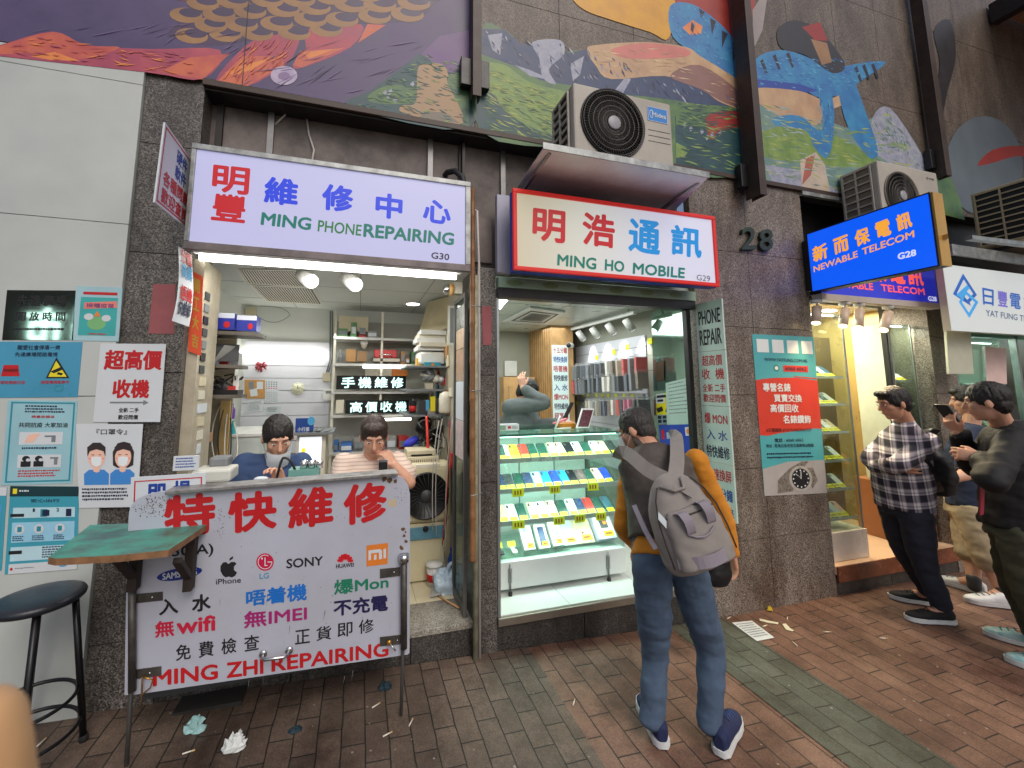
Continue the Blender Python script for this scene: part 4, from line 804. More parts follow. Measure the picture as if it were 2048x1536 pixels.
TXT = [('特', (328, 992), (431, 983), (431, 1066), (328, 1078), pred, .035), ('快', (456, 986), (554, 979), (554, 1056), (456, 1069), pred, .035), ('維', (576, 978), (667, 970), (667, 1048), (576, 1060), pred, .035), ('修', (687, 970), (774, 961), (774, 1040), (687, 1052), pred, .035),
 ('G30(A)', (315, 1096), (427, 1086), (427, 1113), (315, 1121), pblack, .015), ('iPhone', (432, 1158), (482, 1154), (482, 1165), (432, 1169), pblack, .01), ('LG', (519, 1147), (538, 1145), (538, 1156), (519, 1158), M('print_cadet', (80, 150, 190), .5, var=0), .02), ('SONY', (573, 1118), (646, 1112), (646, 1130), (573, 1137), pblack, .02), ('HUAWEI', (672, 1128), (708, 1125), (708, 1133), (672, 1137), pblack, .02),
 ('入', (318, 1199), (357, 1195), (357, 1226), (318, 1231), pblack, .03), ('水', (384, 1190), (422, 1186), (422, 1220), (384, 1225), pblack, .03), ('無', (310, 1243), (349, 1238), (349, 1271), (310, 1276), M('print_raspberry', (196, 28, 62), .5, var=.05), .025), ('wifi', (353, 1236), (431, 1229), (431, 1261), (353, 1269), M('print_raspberry', (196, 28, 62)), .03),
 ('唔着機', (492, 1181), (614, 1165), (614, 1200), (492, 1213), M('print_azure', (22, 110, 200), .5, var=.05), .03), ('無IMEI', (488, 1223), (614, 1209), (614, 1241), (488, 1257), M('print_magenta', (160, 30, 110), .5, var=.05), .025), ('爆Mon', (668, 1160), (777, 1148), (777, 1177), (668, 1190), pgreen, .025), ('不充電', (667, 1200), (776, 1188), (776, 1221), (667, 1233), M('print_indigo', (30, 26, 76), .5, var=0), .03)]
b = MB()
for s_, a, c, d, e, mt, bo in TXT: b.tpx(PN, s_, a, c, d, e, mt, bo, .0012)
for i, ch in enumerate('免費檢查'):
    x = 352 + i * 45.5; y = 1290 - i * 6.2; b.tpx(PN, ch, (x, y), (x + 30, y - 3.5), (x + 30, y + 27), (x, y + 32), pblack, .012, .0012)
for i, ch in enumerate('正貨即修'):
    x = 590 + i * 42.5; y = 1261 - i * 7; b.tpx(PN, ch, (x, y), (x + 30, y - 4), (x + 30, y + 24), (x, y + 28), pblack, .012, .0012)
for s_, x0_, y0_, y1_, xx, yy0, yy1 in (('MING', 306, 1341, 1373, 436, 1327, 1358), ('ZHI', 453, 1325, 1356, 527, 1317, 1347), ('REPAIRING', 543, 1314, 1344, 777, 1283, 1312)): b.tpx(PN, s_, (x0_, y0_), (xx, yy0), (xx, yy1), (x0_, y1_), pred, .028, .0012)
# emblems of the phone makers
samb = M('emblem_deep_blue', (20, 44, 130), .5, var=0)
b.ppx(PN, [(359 + 46 * math.cos(a) * .985 , 1148 + 12 * math.sin(a) - 46 * math.cos(a) * .16) for a in [2 * math.pi * i / 32 for i in range(32)]], samb, .0008); b.tpx(PN, 'SAMSUNG', (325, 1147), (394, 1136), (394, 1149), (325, 1160), pwhite, .02, .0013)
ap = [(457, 1128), (462, 1124), (470, 1124), (473, 1128), (468, 1133), (468, 1140), (474, 1145), (470, 1152), (464, 1155), (457, 1153), (451, 1155), (445, 1150), (441, 1142), (441, 1132), (446, 1125), (452, 1124)]
b.ppx(PN, ap, pblack, .0009); b.ppx(PN, [(459, 1122), (459, 1117), (466, 1112), (466, 1117)], pblack, .0009)
lgm = M('emblem_crimson', (196, 20, 70), .5, var=0); el = lambda cx, cy, rx, ry, n=28, a0=0, a1=360: [(cx + rx * math.cos(math.radians(a0 + (a1 - a0) * i / n)), cy + ry * math.sin(math.radians(a0 + (a1 - a0) * i / n))) for i in range(n + (a1 - a0 != 360))]
b.ppx(PN, el(530, 1124, 17.5, 17.5), lgm, .0008)
o_ = el(530, 1124, 14.5, 14.5, 26, 0, 300); i_ = el(530, 1124, 13, 13, 26, 0, 300)
for k in range(26): b.ppx(PN, [o_[k], o_[k + 1], i_[k + 1], i_[k]], pwhite, .0012)
b.ppx(PN, [(529, 1115), (531, 1115), (531, 1130), (535, 1130), (535, 1132), (529, 1132)], pwhite, .0013); b.ppx(PN, [(535, 1123), (544, 1123), (544, 1125), (535, 1125)], pwhite, .0013); b.ppx(PN, el(524, 1117, 2, 2, 10), pwhite, .0013)
hwm = M('emblem_petal_red', (206, 24, 36), .5, var=.1, scale=60)
for a in (-168, -143, -118, -97): 
    for s_ in (1, -1):
        aa = math.radians(a if s_ == 1 else -180 - a); cx, cy = 690.5, 1124; L_ = 17
        tip = (cx + L_ * math.cos(aa), cy + L_ * math.sin(aa)); nx, ny = -math.sin(aa), math.cos(aa)
        b.ppx(PN, [(cx + 3.5 * math.cos(aa), cy + 3.5 * math.sin(aa)), (cx + 10 * math.cos(aa) + 3 * nx, cy + 10 * math.sin(aa) + 3 * ny), (cx + 15 * math.cos(aa) + 3 * nx, cy + 15 * math.sin(aa) + 3 * ny), tip, (cx + 15 * math.cos(aa) - 2.6 * nx, cy + 15 * math.sin(aa) - 2.6 * ny), (cx + 10 * math.cos(aa) - 2.6 * nx, cy + 10 * math.sin(aa) - 2.6 * ny)], hwm, .0008)
b.ppx(PN, [(733, 1091), (776, 1086), (775, 1128), (733, 1133)], M('emblem_orange', (226, 128, 44), .5, var=.05), .0008)
for p_ in ([(737, 1121), (737, 1101), (760, 1098), (764, 1101), (764, 1118), (758, 1119), (758, 1105), (742, 1107), (742, 1120)], [(748, 1120), (748, 1110), (753, 1109), (753, 1119)], [(767, 1117), (767, 1098), (772, 1097), (772, 1116)]): b.ppx(PN, p_, pwhite, .0012)
b.build('lettering', t)
# scuffs and peeled paint of their own shapes
b = MB(); rd = random.Random(11); rust = M('rust_brown', (104, 78, 52), .8, 0, .3, 40); scuff = M('scuff_grey', (96, 98, 108), .7, var=0)
def blob_px(cx, cy, r): return [(cx + r * rd.uniform(.5, 1.1) * math.cos(a), cy + r * rd.uniform(.5, 1.1) * math.sin(a)) for a in [2 * math.pi * i / 7 for i in range(7)]]
for i in range(150):
    a = rd.uniform(math.pi, 1.55 * math.pi); r = rd.uniform(18, 52); x, y = 300 + 46 * math.cos(a) * (r / 45) + rd.uniform(-6, 50), 1034 + 50 * math.sin(a) * (r / 48)
    if y < 992 + max(0, (300 - x)) * .6 or x < 264: continue
    b.ppx(PN, blob_px(x, y, rd.uniform(.6, 2.0)), rust if rd.random() < .7 else scuff, .0006)
for i in range(90): b.ppx(PN, blob_px(rd.uniform(425, 815), rd.uniform(1000, 1300), rd.uniform(.4, 1.3)), scuff, .0006)
for i in range(34): b.ppx(PN, blob_px(rd.gauss(442, 8), rd.gauss(1050, 16), rd.uniform(.5, 1.6)), scuff, .0006)
for i in range(24): b.ppx(PN, blob_px(rd.uniform(785, 815), rd.uniform(975, 1010), rd.uniform(.5, 1.3)), scuff, .0006)
for x, y, r in ((806, 1058, 5), (808, 1072, 4), (812, 1083, 5), (803, 1096, 6), (811, 1064, 3), (768, 958, 6), (780, 960, 7), (790, 962, 5)): b.ppx(PN, blob_px(x, y, r), rust, .0007)
b.ppx(PN, [(776, 1000), (792, 998), (793, 1013), (778, 1014)], M('old_tape', (196, 180, 150), .5), .0007)
for i in range(14):
    x, y = rd.uniform(290, 800), rd.uniform(1180, 1360 - 0); 
    b.ppx(PN, [(x, y), (x + rd.uniform(-4, 4), y + rd.uniform(8, 26)), (x + .8, y + 5)], scuff, .0005)
b.build('scuffs', t)
ironm = M('worn_iron', (92, 88, 84), .5, .6, .4, 18, .1)
def plate(px, dz=.004): 
    q = quad(PN, *px); return [v + V(0, -dz, 0) for v in q]
for px in (((270, 1188), (326, 1183), (326, 1200), (270, 1206)), ((263, 1340), (323, 1332), (323, 1350), (263, 1358)), ((760, 1138), (800, 1134), (800, 1151), (760, 1156)), ((760, 1274), (813, 1268), (813, 1286), (760, 1292))):
    b = MB(); b.slab(plate(px), .006, ironm)
    n = (px[0][0] + px[1][0]) / 2; c_ = PN(n + 8, (px[0][1] + px[2][1]) / 2 - 1); b.lathe(c_ + V(0, -.005, 0), (0, -1, 0), [(.005, 0), (.005, .004), (.002, .006)], chrome, 10); b.build('hinge_plate', t)
b = MB()
for xx, y0_, y1_, r in ((269, 1168, 1376, .014), (807, 1112, 1292, .016)): b.tube([PN(xx, y0_) + V(0, -.018, 0), PN(xx, y1_) + V(0, -.018, 0)], r, ironm, 10)
b.tube([PN(807, 1106) + V(0, -.018, 0), PN(807, 1120) + V(0, -.018, 0)], .024, chrome, 12); b.build('bolt_bar', t)
for xx, yy in ((265, 1380), (805, 1300)):
    a = PN(xx, yy) + V(0, -.012, 0); e = a.copy(); e.z = gz(a.x) - .004; e.y += .02; b = MB(); b.tube([a + V(0, 0, .1), a, e], .0085, steel, 8); b.build('leg', t)
b = MB(); h0, h1 = PN(527, 1306) + V(0, -.006, 0), PN(579, 1299) + V(0, -.006, 0); b.tube([h0, h0 + V(.004, -.034, 0), h0.lerp(h1, .15) + V(0, -.045, 0), h0.lerp(h1, .85) + V(0, -.045, 0), h1 + V(-.004, -.034, 0), h1], .007, chrome, 8); b.lathe(h0, (0, -1, 0), [(.016, 0), (.016, .005), (.008, .007)], chrome, 12); b.lathe(h1, (0, -1, 0), [(.016, 0), (.016, .005), (.008, .007)], chrome, 12); b.build('handle', t)
b = MB(); a = PN(289, 1348) + V(0, -.012, 0); b.tube([a, a + V(.02, -.02, 0), a + V(.04, -.01, -.015), a + V(.03, 0, -.05), a + V(.0, -.01, -.07)], .003, M('brass', (190, 140, 60), .3, .8), 6); b.tube([a + V(0, -.005, 0), a + V(.004, -.008, -.06), a + V(.002, -.004, -.12)], .004, rust, 6)
a = PN(778, 1282) + V(0, -.014, 0); b.tube([a, a + V(.03, -.02, -.03)], .004, chrome, 6); b.ell(a, .012, .008, .012, M('brass', (190, 140, 60))); b.build('latch_pin', t)
# green flap shelf fixed to the panel
t2 = thing('flap_shelf', 'worn green topped wooden shelf fixed to the left end of the counter panel', 'shelf', (-.85, -.42, gz(-.85)))
gtop = M('worn_green_paint', (58, 172, 148), .35, 0, .1, 9, .15, 40, col2=(66, 84, 78), detail=9); pl = PZZ(1.045)
o_ = [pl(*p_) for p_ in ((97, 1114), (180, 1050), (415, 1040), (419, 1046), (337, 1100), (240, 1110), (112, 1117))]
b = MB(); ed = M('worn_wood_edge', (140, 102, 70), .7, 0, .35, 25); lo = [v - V(0, 0, .024) for v in o_]; b.fan(o_, gtop); b.fan(lo, ed); k = len(o_); b.add(o_ + lo, [(i, (i + 1) % k, (i + 1) % k + k, i + k) for i in range(k)], ed); b.build('board', t2)
dw = M('dark_bracket_wood', (46, 34, 30), .7, 0, .3, 20)
for px, ln in ((284, 150), (391, 75)):
    a = PN(px, 1060); b = MB(); z1 = 1.02; zb_ = PN(px, 1060 + 110).z; b.box(a.x - .017, a.x + .017, -.447, -.403, zb_, z1, dw); b.obox((a.x - .015, -.448, zb_ + .05), (.03, 0, 0), (0, -.13, .115), (0, .01, .02), dw); b.build('bracket', t2, bevel=.003)
# board behind the panel
q = [F(262, 955, -.345), F(411, 946, -.345), F(409, 1030, -.345), F(259, 1040, -.345)]; b = MB(); b.slab(q, .008, pwhite); b.qframe(q, .045, .09, .955, 1.2, .018, .025, pred, .001)
b.text(q, '即', pblue, .025, .001, (.22, .18, .46, .75)); b.text(q, '場', pblue, .025, .001, (.56, .14, .80, .70)); tag(b.build('notice_board'), 'white notice with blue characters behind the left end of the counter panel', 'notice board')

# ------------------------------------------------------------------ bar stool
st_c = V(-1.262, -.262, 0); gzl = gz(-1.26); t = thing('bar_stool', 'black round bar stool with two ring stretchers beside the poster wall', 'stool', (st_c.x, st_c.y, gzl))
blk = M('black_enamel_tube', (24, 24, 28), .35, .3, .2, 12); vin = M('black_vinyl', (34, 38, 46), .35, 0, .15, 20, .08, 120)
zs = .775; b = MB(); b.lathe(V(st_c.x, st_c.y, zs - .035), (0, 0, 1), [(.120, 0), (.138, .004), (.148, .014), (.150, .024), (.144, .034), (.125, .040), (.06, .043), (.002, .0435)], vin, 40); b.build('seat', t)
for a in (-62, 28, 118, 208):
    ca, sa = math.cos(math.radians(a)), math.sin(math.radians(a)); g0 = gz(st_c.x + .19 * ca); b = MB(); b.tube([V(st_c.x + .11 * ca, st_c.y + .11 * sa, zs - .03), V(st_c.x + .185 * ca, st_c.y + .185 * sa, g0 + .02)], .0125, blk, 12); lg = b.build('leg', t)
    b = MB(); b.tube([V(st_c.x + .184 * ca, st_c.y + .184 * sa, g0 + .03), V(st_c.x + .188 * ca, st_c.y + .188 * sa, g0 - .002)], .016, rubber, 12); b.build('foot', lg)
for zr, rr in ((.355, .150), (.235, .168)):
    b = MB(); pts = [V(st_c.x + rr * math.cos(2 * math.pi * i / 40), st_c.y + rr * math.sin(2 * math.pi * i / 40), zr) for i in range(41)]; b.tube(pts, .0075, blk, 8, cap=False); b.build('ring_stretcher', t)

# ------------------------------------------------------------------ air conditioner over the second shop
t = thing('metal_tray', 'shiny folded metal drip tray under the air conditioner above the red bordered sign', 'metal tray', (1.6, -.3, 2.985))
shiny = M('scratched_stainless', (226, 226, 226), .4, .45, .1, 6, .1, 14)
b = MB(); b.hexa([V(.955, -.55, 2.985), V(2.115, -.55, 2.985), V(2.29, -.02, 2.985), V(.985, -.02, 2.985)], [V(.955, -.55, 2.991), V(2.115, -.55, 2.991), V(2.29, -.02, 2.991), V(.985, -.02, 2.991)], shiny); b.build('sheet', t)
b = MB(); b.box(.950, 2.12, -.558, -.551, 2.978, 3.020, galv); b.build('front_lip', t, bevel=.002)
b = MB(); b.obox((1.0, -.02, 2.93), (.02, 0, 0), (0, -.5, .05), (0, 0, .02), galv); b.obox((2.1, -.02, 2.93), (.02, 0, 0), (0, -.45, .05), (0, 0, .02), galv); b.build('bracket', t)
acw = M('ac_casing', (184, 178, 168), .5, 0, .1, 3, col2=(160, 154, 144)); acg = M('ac_grille_black', (26, 24, 24), .5)
def ac_unit(name, label, x0, x1, y0, y1, z0, z1, fx, fz, fr, emblem=None, dark=False, lines=True, sidebars=7, grcol=acg, case=acw):
    t = thing(name, label, 'air conditioner', ((x0 + x1) / 2, (y0 + y1) / 2, z0), 'air conditioners on the facade')
    b = MB(); b.box(x0, x1, y0, y1, z0, z1, case); b.build('casing', t, bevel=.012)
    b = MB(); q = [V(x0 - .002, y1 - .02, z1 - .03), V(x0 - .002, y0 + .05, z1 - .03), V(x0 - .002, y0 + .05, z0 + .02), V(x0 - .002, y1 - .02, z0 + .02)]; b.slab(q, .002, grcol)
    for i in range(sidebars + 1): z = z0 + .02 + (z1 - z0 - .05) * i / sidebars; b.box(x0 - .016, x0 - .0045, y0 + .05, y1 - .02, z - .006, z + .006, case if not dark else dgrey)
    ym = (y0 + y1) / 2 + .015
    for y in (y0 + .05, ym, y1 - .03): b.box(x0 - .018, x0 - .0045, y - .005, y + .006, z0 + .02, z1 - .03, case if not dark else dgrey)
    b.build('side_grille', t)
    b = MB(); b.lathe((fx, y0 + .004, fz), (0, -1, 0), [(fr, 0), (fr, .012), (fr * .985, .017), (fr * .95, .006), (fr * .94, .004), (.01, .004)], grcol, 48); b.build('fan_opening', t)
    b = MB(); gw = M('wire_grey', (120, 116, 112), .5)
    for k in range(1, 6):
        rr = fr * (.2 + .145 * k); pts = [V(fx + rr * math.cos(2 * math.pi * i / 40), y0 - .012, fz + rr * math.sin(2 * math.pi * i / 40)) for i in range(41)]; b.tube(pts, .0016, gw, 4, cap=False)
    for k in range(72):
        a = 2 * math.pi * k / 72; pts = [V(fx + fr * r_ * math.cos(a + tw), y0 - .011, fz + fr * r_ * math.sin(a + tw)) for r_, tw in ((.22, 0), (.48, .16), (.72, .26), (.95, .30))]; b.tube(pts, .0011, gw, 3, cap=False)
    b.build('fan_guard', t); b = MB(); b.lathe((fx, y0 - .010, fz), (0, -1, 0), [(fr * .2, 0), (fr * .2, .006), (fr * .17, .009), (.002, .010)], M('ac_hub', (150, 150, 156), .4), 24); b.build('hub', t)
    if lines:
        b = MB()
        for k in range(3): z = z1 - (z1 - z0) * (.48 + .085 * k); b.box(fx + fr * 1.12, x1 - .02, y0 - .0012, y0 + .002, z, z + .004, dgrey)
        b.build('seam', t)
    if emblem: emblem(t, x0, x1, y0, z0, z1)
    b = MB()
    for xx in (x0 + .1, x1 - .14): b.box(xx, xx + .05, y0 - .008, y1, z0 - .022, z0 - .0005, dgrey)
    b.build('foot', t); return t
def mid_emblem(t, x0, x1, y0, z0, z1):
    q = [V(1.712, y0 - .002, 3.435), V(1.865, y0 - .002, 3.435), V(1.865, y0 - .002, 3.335), V(1.712, y0 - .002, 3.335)]; b = MB(); b.slab(q, .003, M('emblem_panel_blue', (20, 124, 206), .35, var=0)); b.qframe(q, .01, .01, .99, .99, .02, .03, pwhite, .0006)
    b.qring(q, .2, .5, .11, .28, .2, pwhite, .0008, 60, 330); b.text(q, 'Midea', pwhite, .025, .001, (.22, .36, .92, .68)); b.build('emblem', t)
ac_unit('air_conditioner', 'large beige air conditioner with black round fan and blue emblem on the shiny tray', 1.185, 1.898, -.50, -.22, 3.04, 3.485, 1.455, 3.262, .228, mid_emblem)
def york(t, x0, x1, y0, z0, z1):
    b = MB(); b.text([V(x1 - .16, y0 - .001, z1 - .06), V(x1 - .05, y0 - .001, z1 - .06), V(x1 - .05, y0 - .001, z1 - .085), V(x1 - .16, y0 - .001, z1 - .085)], '◈ YORK', dgrey, .02); b.build('emblem', t)
ac_unit('air_conditioner', 'pale air conditioner with square ribbed fan guard behind the blue projecting sign', 4.16, 4.94, -.33, -.04, 2.98, 3.56, 4.42, 3.27, .22, york, False, True, 8, M('ac_guard_taupe', (120, 112, 100), .5))
ac_unit('air_conditioner', 'old yellowed air conditioner with a slotted side, at the right edge above the white sign', 5.70, 6.50, -.62, -.2, 2.96, 3.52, 6.12, 3.24, .2, None, False, False, 9, acg, M('yellowed_ac', (176, 160, 132), .5, 0, .15, 6))
b = MB(); b.obox((5.0, -.95, 2.93), (2.4, .1, .25), (0, .04, 0), (0, 0, .035), galv); b.obox((4.2, -.80, 2.70), (2.6, .1, .12), (0, .04, 0), (0, 0, .03), galv); tag(b.build('support_rails'), 'long galvanised support rails crossing in front of the right hand air conditioners', 'rails')
t = thing('flood_light', 'small warm lit flood light on a rail above the old air conditioner', 'flood light', (5.75, -.75, 3.38)); b = MB(); b.obox((5.66, -.82, 3.40), (.2, 0, .03), (0, .1, 0), (-.01, 0, .05), M('lamp_case', (170, 160, 140), .4, .4)); b.build('case', t); b = MB(); b.poly([V(5.67, -.81, 3.397), V(5.85, -.81, 3.424), V(5.85, -.73, 3.424), V(5.67, -.73, 3.397)], M('lit_warm_lamp', (255, 206, 110), .4, var=0, emit=4)); b.build('lens', t)
# cables in the recess
cab = M('grey_white_cable', (190, 186, 178), .5)
for pts in ([(588, 212, .1), (560, 240, .12), (535, 262, .15), (532, 280, .18)], [(612, 225, .12), (618, 270, .12), (628, 300, .1), (622, 335, .05)]):
    b = MB(); b.tube([F(x, y, yy) for x, y, yy in pts], .006, cab, 6); tag(b.build('loose_cable'), 'loose pale cable dangling in the dark recess, ' + ('left one leaning on the back sheet' if pts[0][0] == 588 else 'right one hanging straight down'), 'cable')
b = MB(); b.tube([F(890, 350, .14), F(895, 345, .08), F(910, 342, .02), F(925, 355, -.03), F(935, 400, -.04)], [.02, .02, .02, .02, .012], M('black_conduit', (36, 36, 40), .6), 10); tag(b.build('flexible_conduit'), 'black bent conduit entering the hole above the first sign', 'conduit')
# poles between the two shops
bam = M('bamboo', (150, 104, 62), .5, 0, .25, 14, col2=(110, 76, 48)); b = MB()
zz_ = [.95 + .0 * i for i in range(1)]; pts = []; rs = []; z = .62
while z < 2.80:
    for dz, r_ in ((0, .0175), (.012, .0205), (.024, .0175), (.20, .0165)): pts.append(V(.668 + .006 * (2.8 - z) / 2, -.075, z + dz)); rs.append(r_)
    z += .235
b.tube(pts, rs, bam, 10); tag(b.build('bamboo_pole'), 'brown bamboo pole tied upright between the two shops', 'pole')
b = MB(); b.tube([V(.702, -.045, gz(.7)), V(.698, -.045, 2.36)], .0165, M('mildewed_conduit', (170, 170, 146), .6, 0, .3, 16, col2=(120, 116, 96)), 10); b.tube([V(.731, -.03, gz(.7)), V(.726, -.03, 2.43), V(.71, -.04, 2.8), V(.69, .05, 2.86)], .0085, M('pale_pipe', (196, 192, 190), .5), 8)
for z in (1.0, 1.62, 2.15): b.tube([V(.66, -.098, z), V(.74, -.06, z + .004), V(.74, -.02, z)], .003, galv, 5)
tag(b.build('conduit_pipes'), 'thick mildewed conduit and thin pale pipe running up beside the bamboo pole', 'pipes')
# street litter
lit_ = M('paper_litter', (214, 218, 216), .7, 0, .1, 30); rd = random.Random(5)
p = GR(1505, 1264); b = MB(); q = [GR(*x) + V(0, 0, .006) for x in ((1464, 1247), (1504, 1243), (1549, 1277), (1514, 1284))]; b.slab(q, .001, lit_); b.qlines(q, .08, .1, .92, .9, 7, pgrey, 31, .001, .45, .1, .04); tag(b.build('paper_sheet'), 'printed white paper sheet lying on the pavement by the granite pier', 'paper')
def scrap(px, py, r, label, mat=lit_, name='crumpled_tissue', h=.05):
    c_ = GR(px, py); b = MB(); N, Mm = 12, 7; vs = []; fs = []
    for i in range(Mm + 1):
        for k in range(N):
            th = math.pi / 2 * i / Mm; a = 2 * math.pi * k / N; rr = r * math.cos(th) * rd.uniform(.6, 1.25); vs.append(c_ + V(rr * math.cos(a), rr * math.sin(a) * .7, .006 + max(0, h * math.sin(th) * rd.uniform(.5, 1.3))))
    for i in range(Mm):
        for k in range(N): fs.append((i * N + k, i * N + (k + 1) % N, (i + 1) * N + (k + 1) % N, (i + 1) * N + k))
    b.add(vs, fs, mat); tag(b.build(name), label, 'litter')
mint_t = M('wet_tissue', (150, 190, 190), .6, 0, .2, 40)
scrap(389, 1463, .045, 'crumpled pale blue tissue on the pavement left below the counter panel', mint_t); scrap(466, 1500, .05, 'crumpled white tissue nearest the bottom edge below the counter panel', lit_); scrap(480, 1478, .012, 'small white paper twist above the nearest crumpled tissue', lit_, h=.03)
scrap(1540, 1222, .02, 'yellow crumpled wrapper at the foot of the granite pier', M('yellow_wrapper', (220, 190, 40), .4), 'wrapper', .025); scrap(645, 1348, .018, 'yellow crumpled wrapper at the plinth right of the counter panel', M('yellow_wrapper', (220, 190, 40)), 'wrapper', .02)
scrap(770, 1378, .035, 'dark teal scrap under the right leg of the counter panel', M('dark_teal_scrap', (24, 50, 60), .7), 'plastic_scrap', .03); scrap(590, 1463, .03, 'flat dark blue scrap on the pavement before the counter panel', M('dark_teal_scrap', (24, 50, 60)), 'plastic_scrap', .01)
cig = M('cigarette_white', (222, 216, 204), .8); b = MB(); b.tube([V(-.03, 0, .004), V(.012, 0, .004)], .004, cig, 8); b.tube([V(.0121, 0, .004), V(.03, 0, .004)], .0041, M('cigarette_filter', (206, 176, 130), .8), 8)
butt0 = b.build('cigarette_butt', org=(0, 0, 0)); tag(butt0, None, 'cigarette butt', 'cigarette butts and slivers on the pavement')
bl = [(377, 1508, 10, 'cigarette butt left of the crumpled tissues'), (822, 1448, 60, 'cigarette butt below the right leg of the counter panel'), (775, 1472, 20, 'cigarette butt nearest the camera on the brown bricks right of the tissues'), (752, 1414, 30, 'cigarette butt just left of the right panel leg'), (1575, 1239, 35, 'white sliver nearest the granite pier right of the paper sheet'), (1655, 1266, -20, 'white sliver right of the paper litter'), (1530, 1254, 5, 'small white sliver touching the paper sheet'), (1768, 1279, -25, 'white sliver near the black shoes'), (1590, 1290, 70, 'white sliver below the torn paper'), (1458, 1238, 15, 'white sliver at the wall by the paper sheet'), (83, 1488, 80, 'white sliver under the bar stool'), (1148, 1408, 50, 'pale sliver on the brown bricks left of the man with the backpack')]
for i, (x, y, a, lb_) in enumerate(bl):
    o = butt0 if i == 0 else copy_tree(butt0); c_ = GR(x, y); o.location = c_ + V(0, 0, .005); o.rotation_euler = (0, 0, math.radians(a)); o.scale = (.75, .75, .75); o['label'] = lb_
for px, nm in (([(1519, 1239), (1540, 1244), (1557, 1247), (1556, 1250), (1535, 1247), (1520, 1243)], 'long torn white paper strip beside the paper sheet'), ([(1565, 1250), (1572, 1249), (1580, 1258), (1588, 1263), (1584, 1264), (1572, 1261)], 'short torn cream paper piece right of the paper sheet')):
    b = MB(); b.fan([GR(*p_) + V(0, 0, .007) for p_ in px], M('cream_paper', (226, 220, 190), .7)); b.fan([GR(*p_) + V(0, 0, .0045) for p_ in px], M('cream_paper', (226, 220, 190))); tag(b.build('torn_paper'), nm, 'litter')
b = MB(); a = GR(415, 1417); b.box(a.x - .14, a.x + .15, a.y - .02, a.y + .14, gz(a.x) - .01, gz(a.x) + .018, M('metal_drain_cover', (52, 50, 48), .6, .3)); tag(b.build('drain_cover'), 'flat dark metal cover plate on the ground under the counter panel', 'drain cover')

# a lit sign across the street, seen mirrored in the plaque on the poster wall
t = thing('neon_sign', 'lit white characters on a dark board across the street, mirrored in the plaque', 'neon sign', (-6.2, -8.4, 2.3)); b = MB(); b.box(-7.6, -4.9, -8.4, -8.3, 2.1, 3.8, blackm); b.build('board', t); b = MB(); nq = [V(-5.2, -8.29, 3.35), V(-6.8, -8.29, 3.35), V(-6.8, -8.29, 2.45), V(-5.2, -8.29, 2.45)]
for i, ch in enumerate('場市'): b.text(nq, ch, M('neon_white', (214, 255, 246), .4, var=0, emit=6), .02, .02, (.05 + .5 * i, .05, .45 + .5 * i, .95))
b.build('lettering', t)
# ------------------------------------------------------------------ helpers for things seen through a shopfront
def pbox(b, x0, y0, x1, y1, Y, dep, mat):        # box whose front, at depth Y, fills a rectangle of the view
    a = F(x0, y1, Y); c = F(x1, y0, Y); b.box(min(a.x, c.x), max(a.x, c.x), Y, Y + dep, min(a.z, c.z), max(a.z, c.z), mat); return a, c
def one(name, label, cat, group=None, bevel=0):
    def f(b): return tag(b.build(name, bevel=bevel), label, cat, group)
    return f
def simple(name, label, cat, x0, y0, x1, y1, Y, dep, mat, bevel=.004, group=None, deco=None):
    b = MB(); a, c = pbox(b, x0, y0, x1, y1, Y, dep, mat); q = [V(a.x, Y, c.z), V(c.x, Y, c.z), V(c.x, Y, a.z), V(a.x, Y, a.z)]
    if deco: deco(b, q)
    return tag(b.build(name, bevel=bevel if not deco else 0), label, cat, group)
def flat(name, label, cat, px, pl, mat, deco=None, th=.002, group=None):
    q = quad(pl, *px); b = MB(); b.slab(q, th, mat)
    if deco: deco(b, q)
    return tag(b.build(name), label, cat, group)
def tubelight(label, x0, y0, x1, y1, Y, r, body=True, e=None, group='lit tubes in the repair shop'):
    a, c = F(x0, y0, Y), F(x1, y1, Y); c.z = a.z = (a.z + c.z) / 2; t = thing('tube_light', label, 'tube light', (a + c) / 2, group)
    b = MB(); b.tube([a, c], r, e or lamp, 12); b.build('tube', t)
    if body: b = MB(); b.box(a.x - .03, c.x + .03, Y - r * .9, Y + r * .9, a.z + r + .002, a.z + r + .03, white); b.build('housing', t); 
    return t

ordn0 = ['first', 'second', 'third', 'fourth']
# ================================================================== shop one
tubelight('long lit fluorescent tube under the lilac sign', 400, 512, 912, 556, .02, .020)
tubelight('wide lit tube along the top of the slat boards at the back', 476, 701, 651, 716, 1.74, .028, False)
tubelight('short lit tube under the second shelf of the back rack', 726, 732, 822, 737, 1.48, .012, False)
tubelight('short lit tube under the lowest shelf of the back rack, behind the beige shirt man', 768, 837, 822, 840, 1.48, .012, False)
gd = M('grille_dark', (70, 72, 70), .6); CZ = PZZ(S1C - .004)
for px, lb in ((((477, 539), (590, 541), (622, 574), (494, 566)), 'dark slatted return air grille in the repair shop ceiling, nearest the tube'), (((503, 571), (624, 576), (643, 608), (535, 602)), 'dark slatted return air grille in the repair shop ceiling, the one farther in')):
    q = quad(CZ, *px); t = thing('air_grille', lb, 'air grille', q[0], 'ceiling grilles'); b = MB(); b.slab(q, .004, gd); b.qframe(q, -.02, -.04, 1.02, 1.04, .03, .06, offwhite, .003); b.build('frame', t)
    b = MB()
    for i in range(22): u = .02 + i * .0437; b.qrect(q, u, .03, u + .022, .97, offwhite, .004)
    b.build('slats', t)
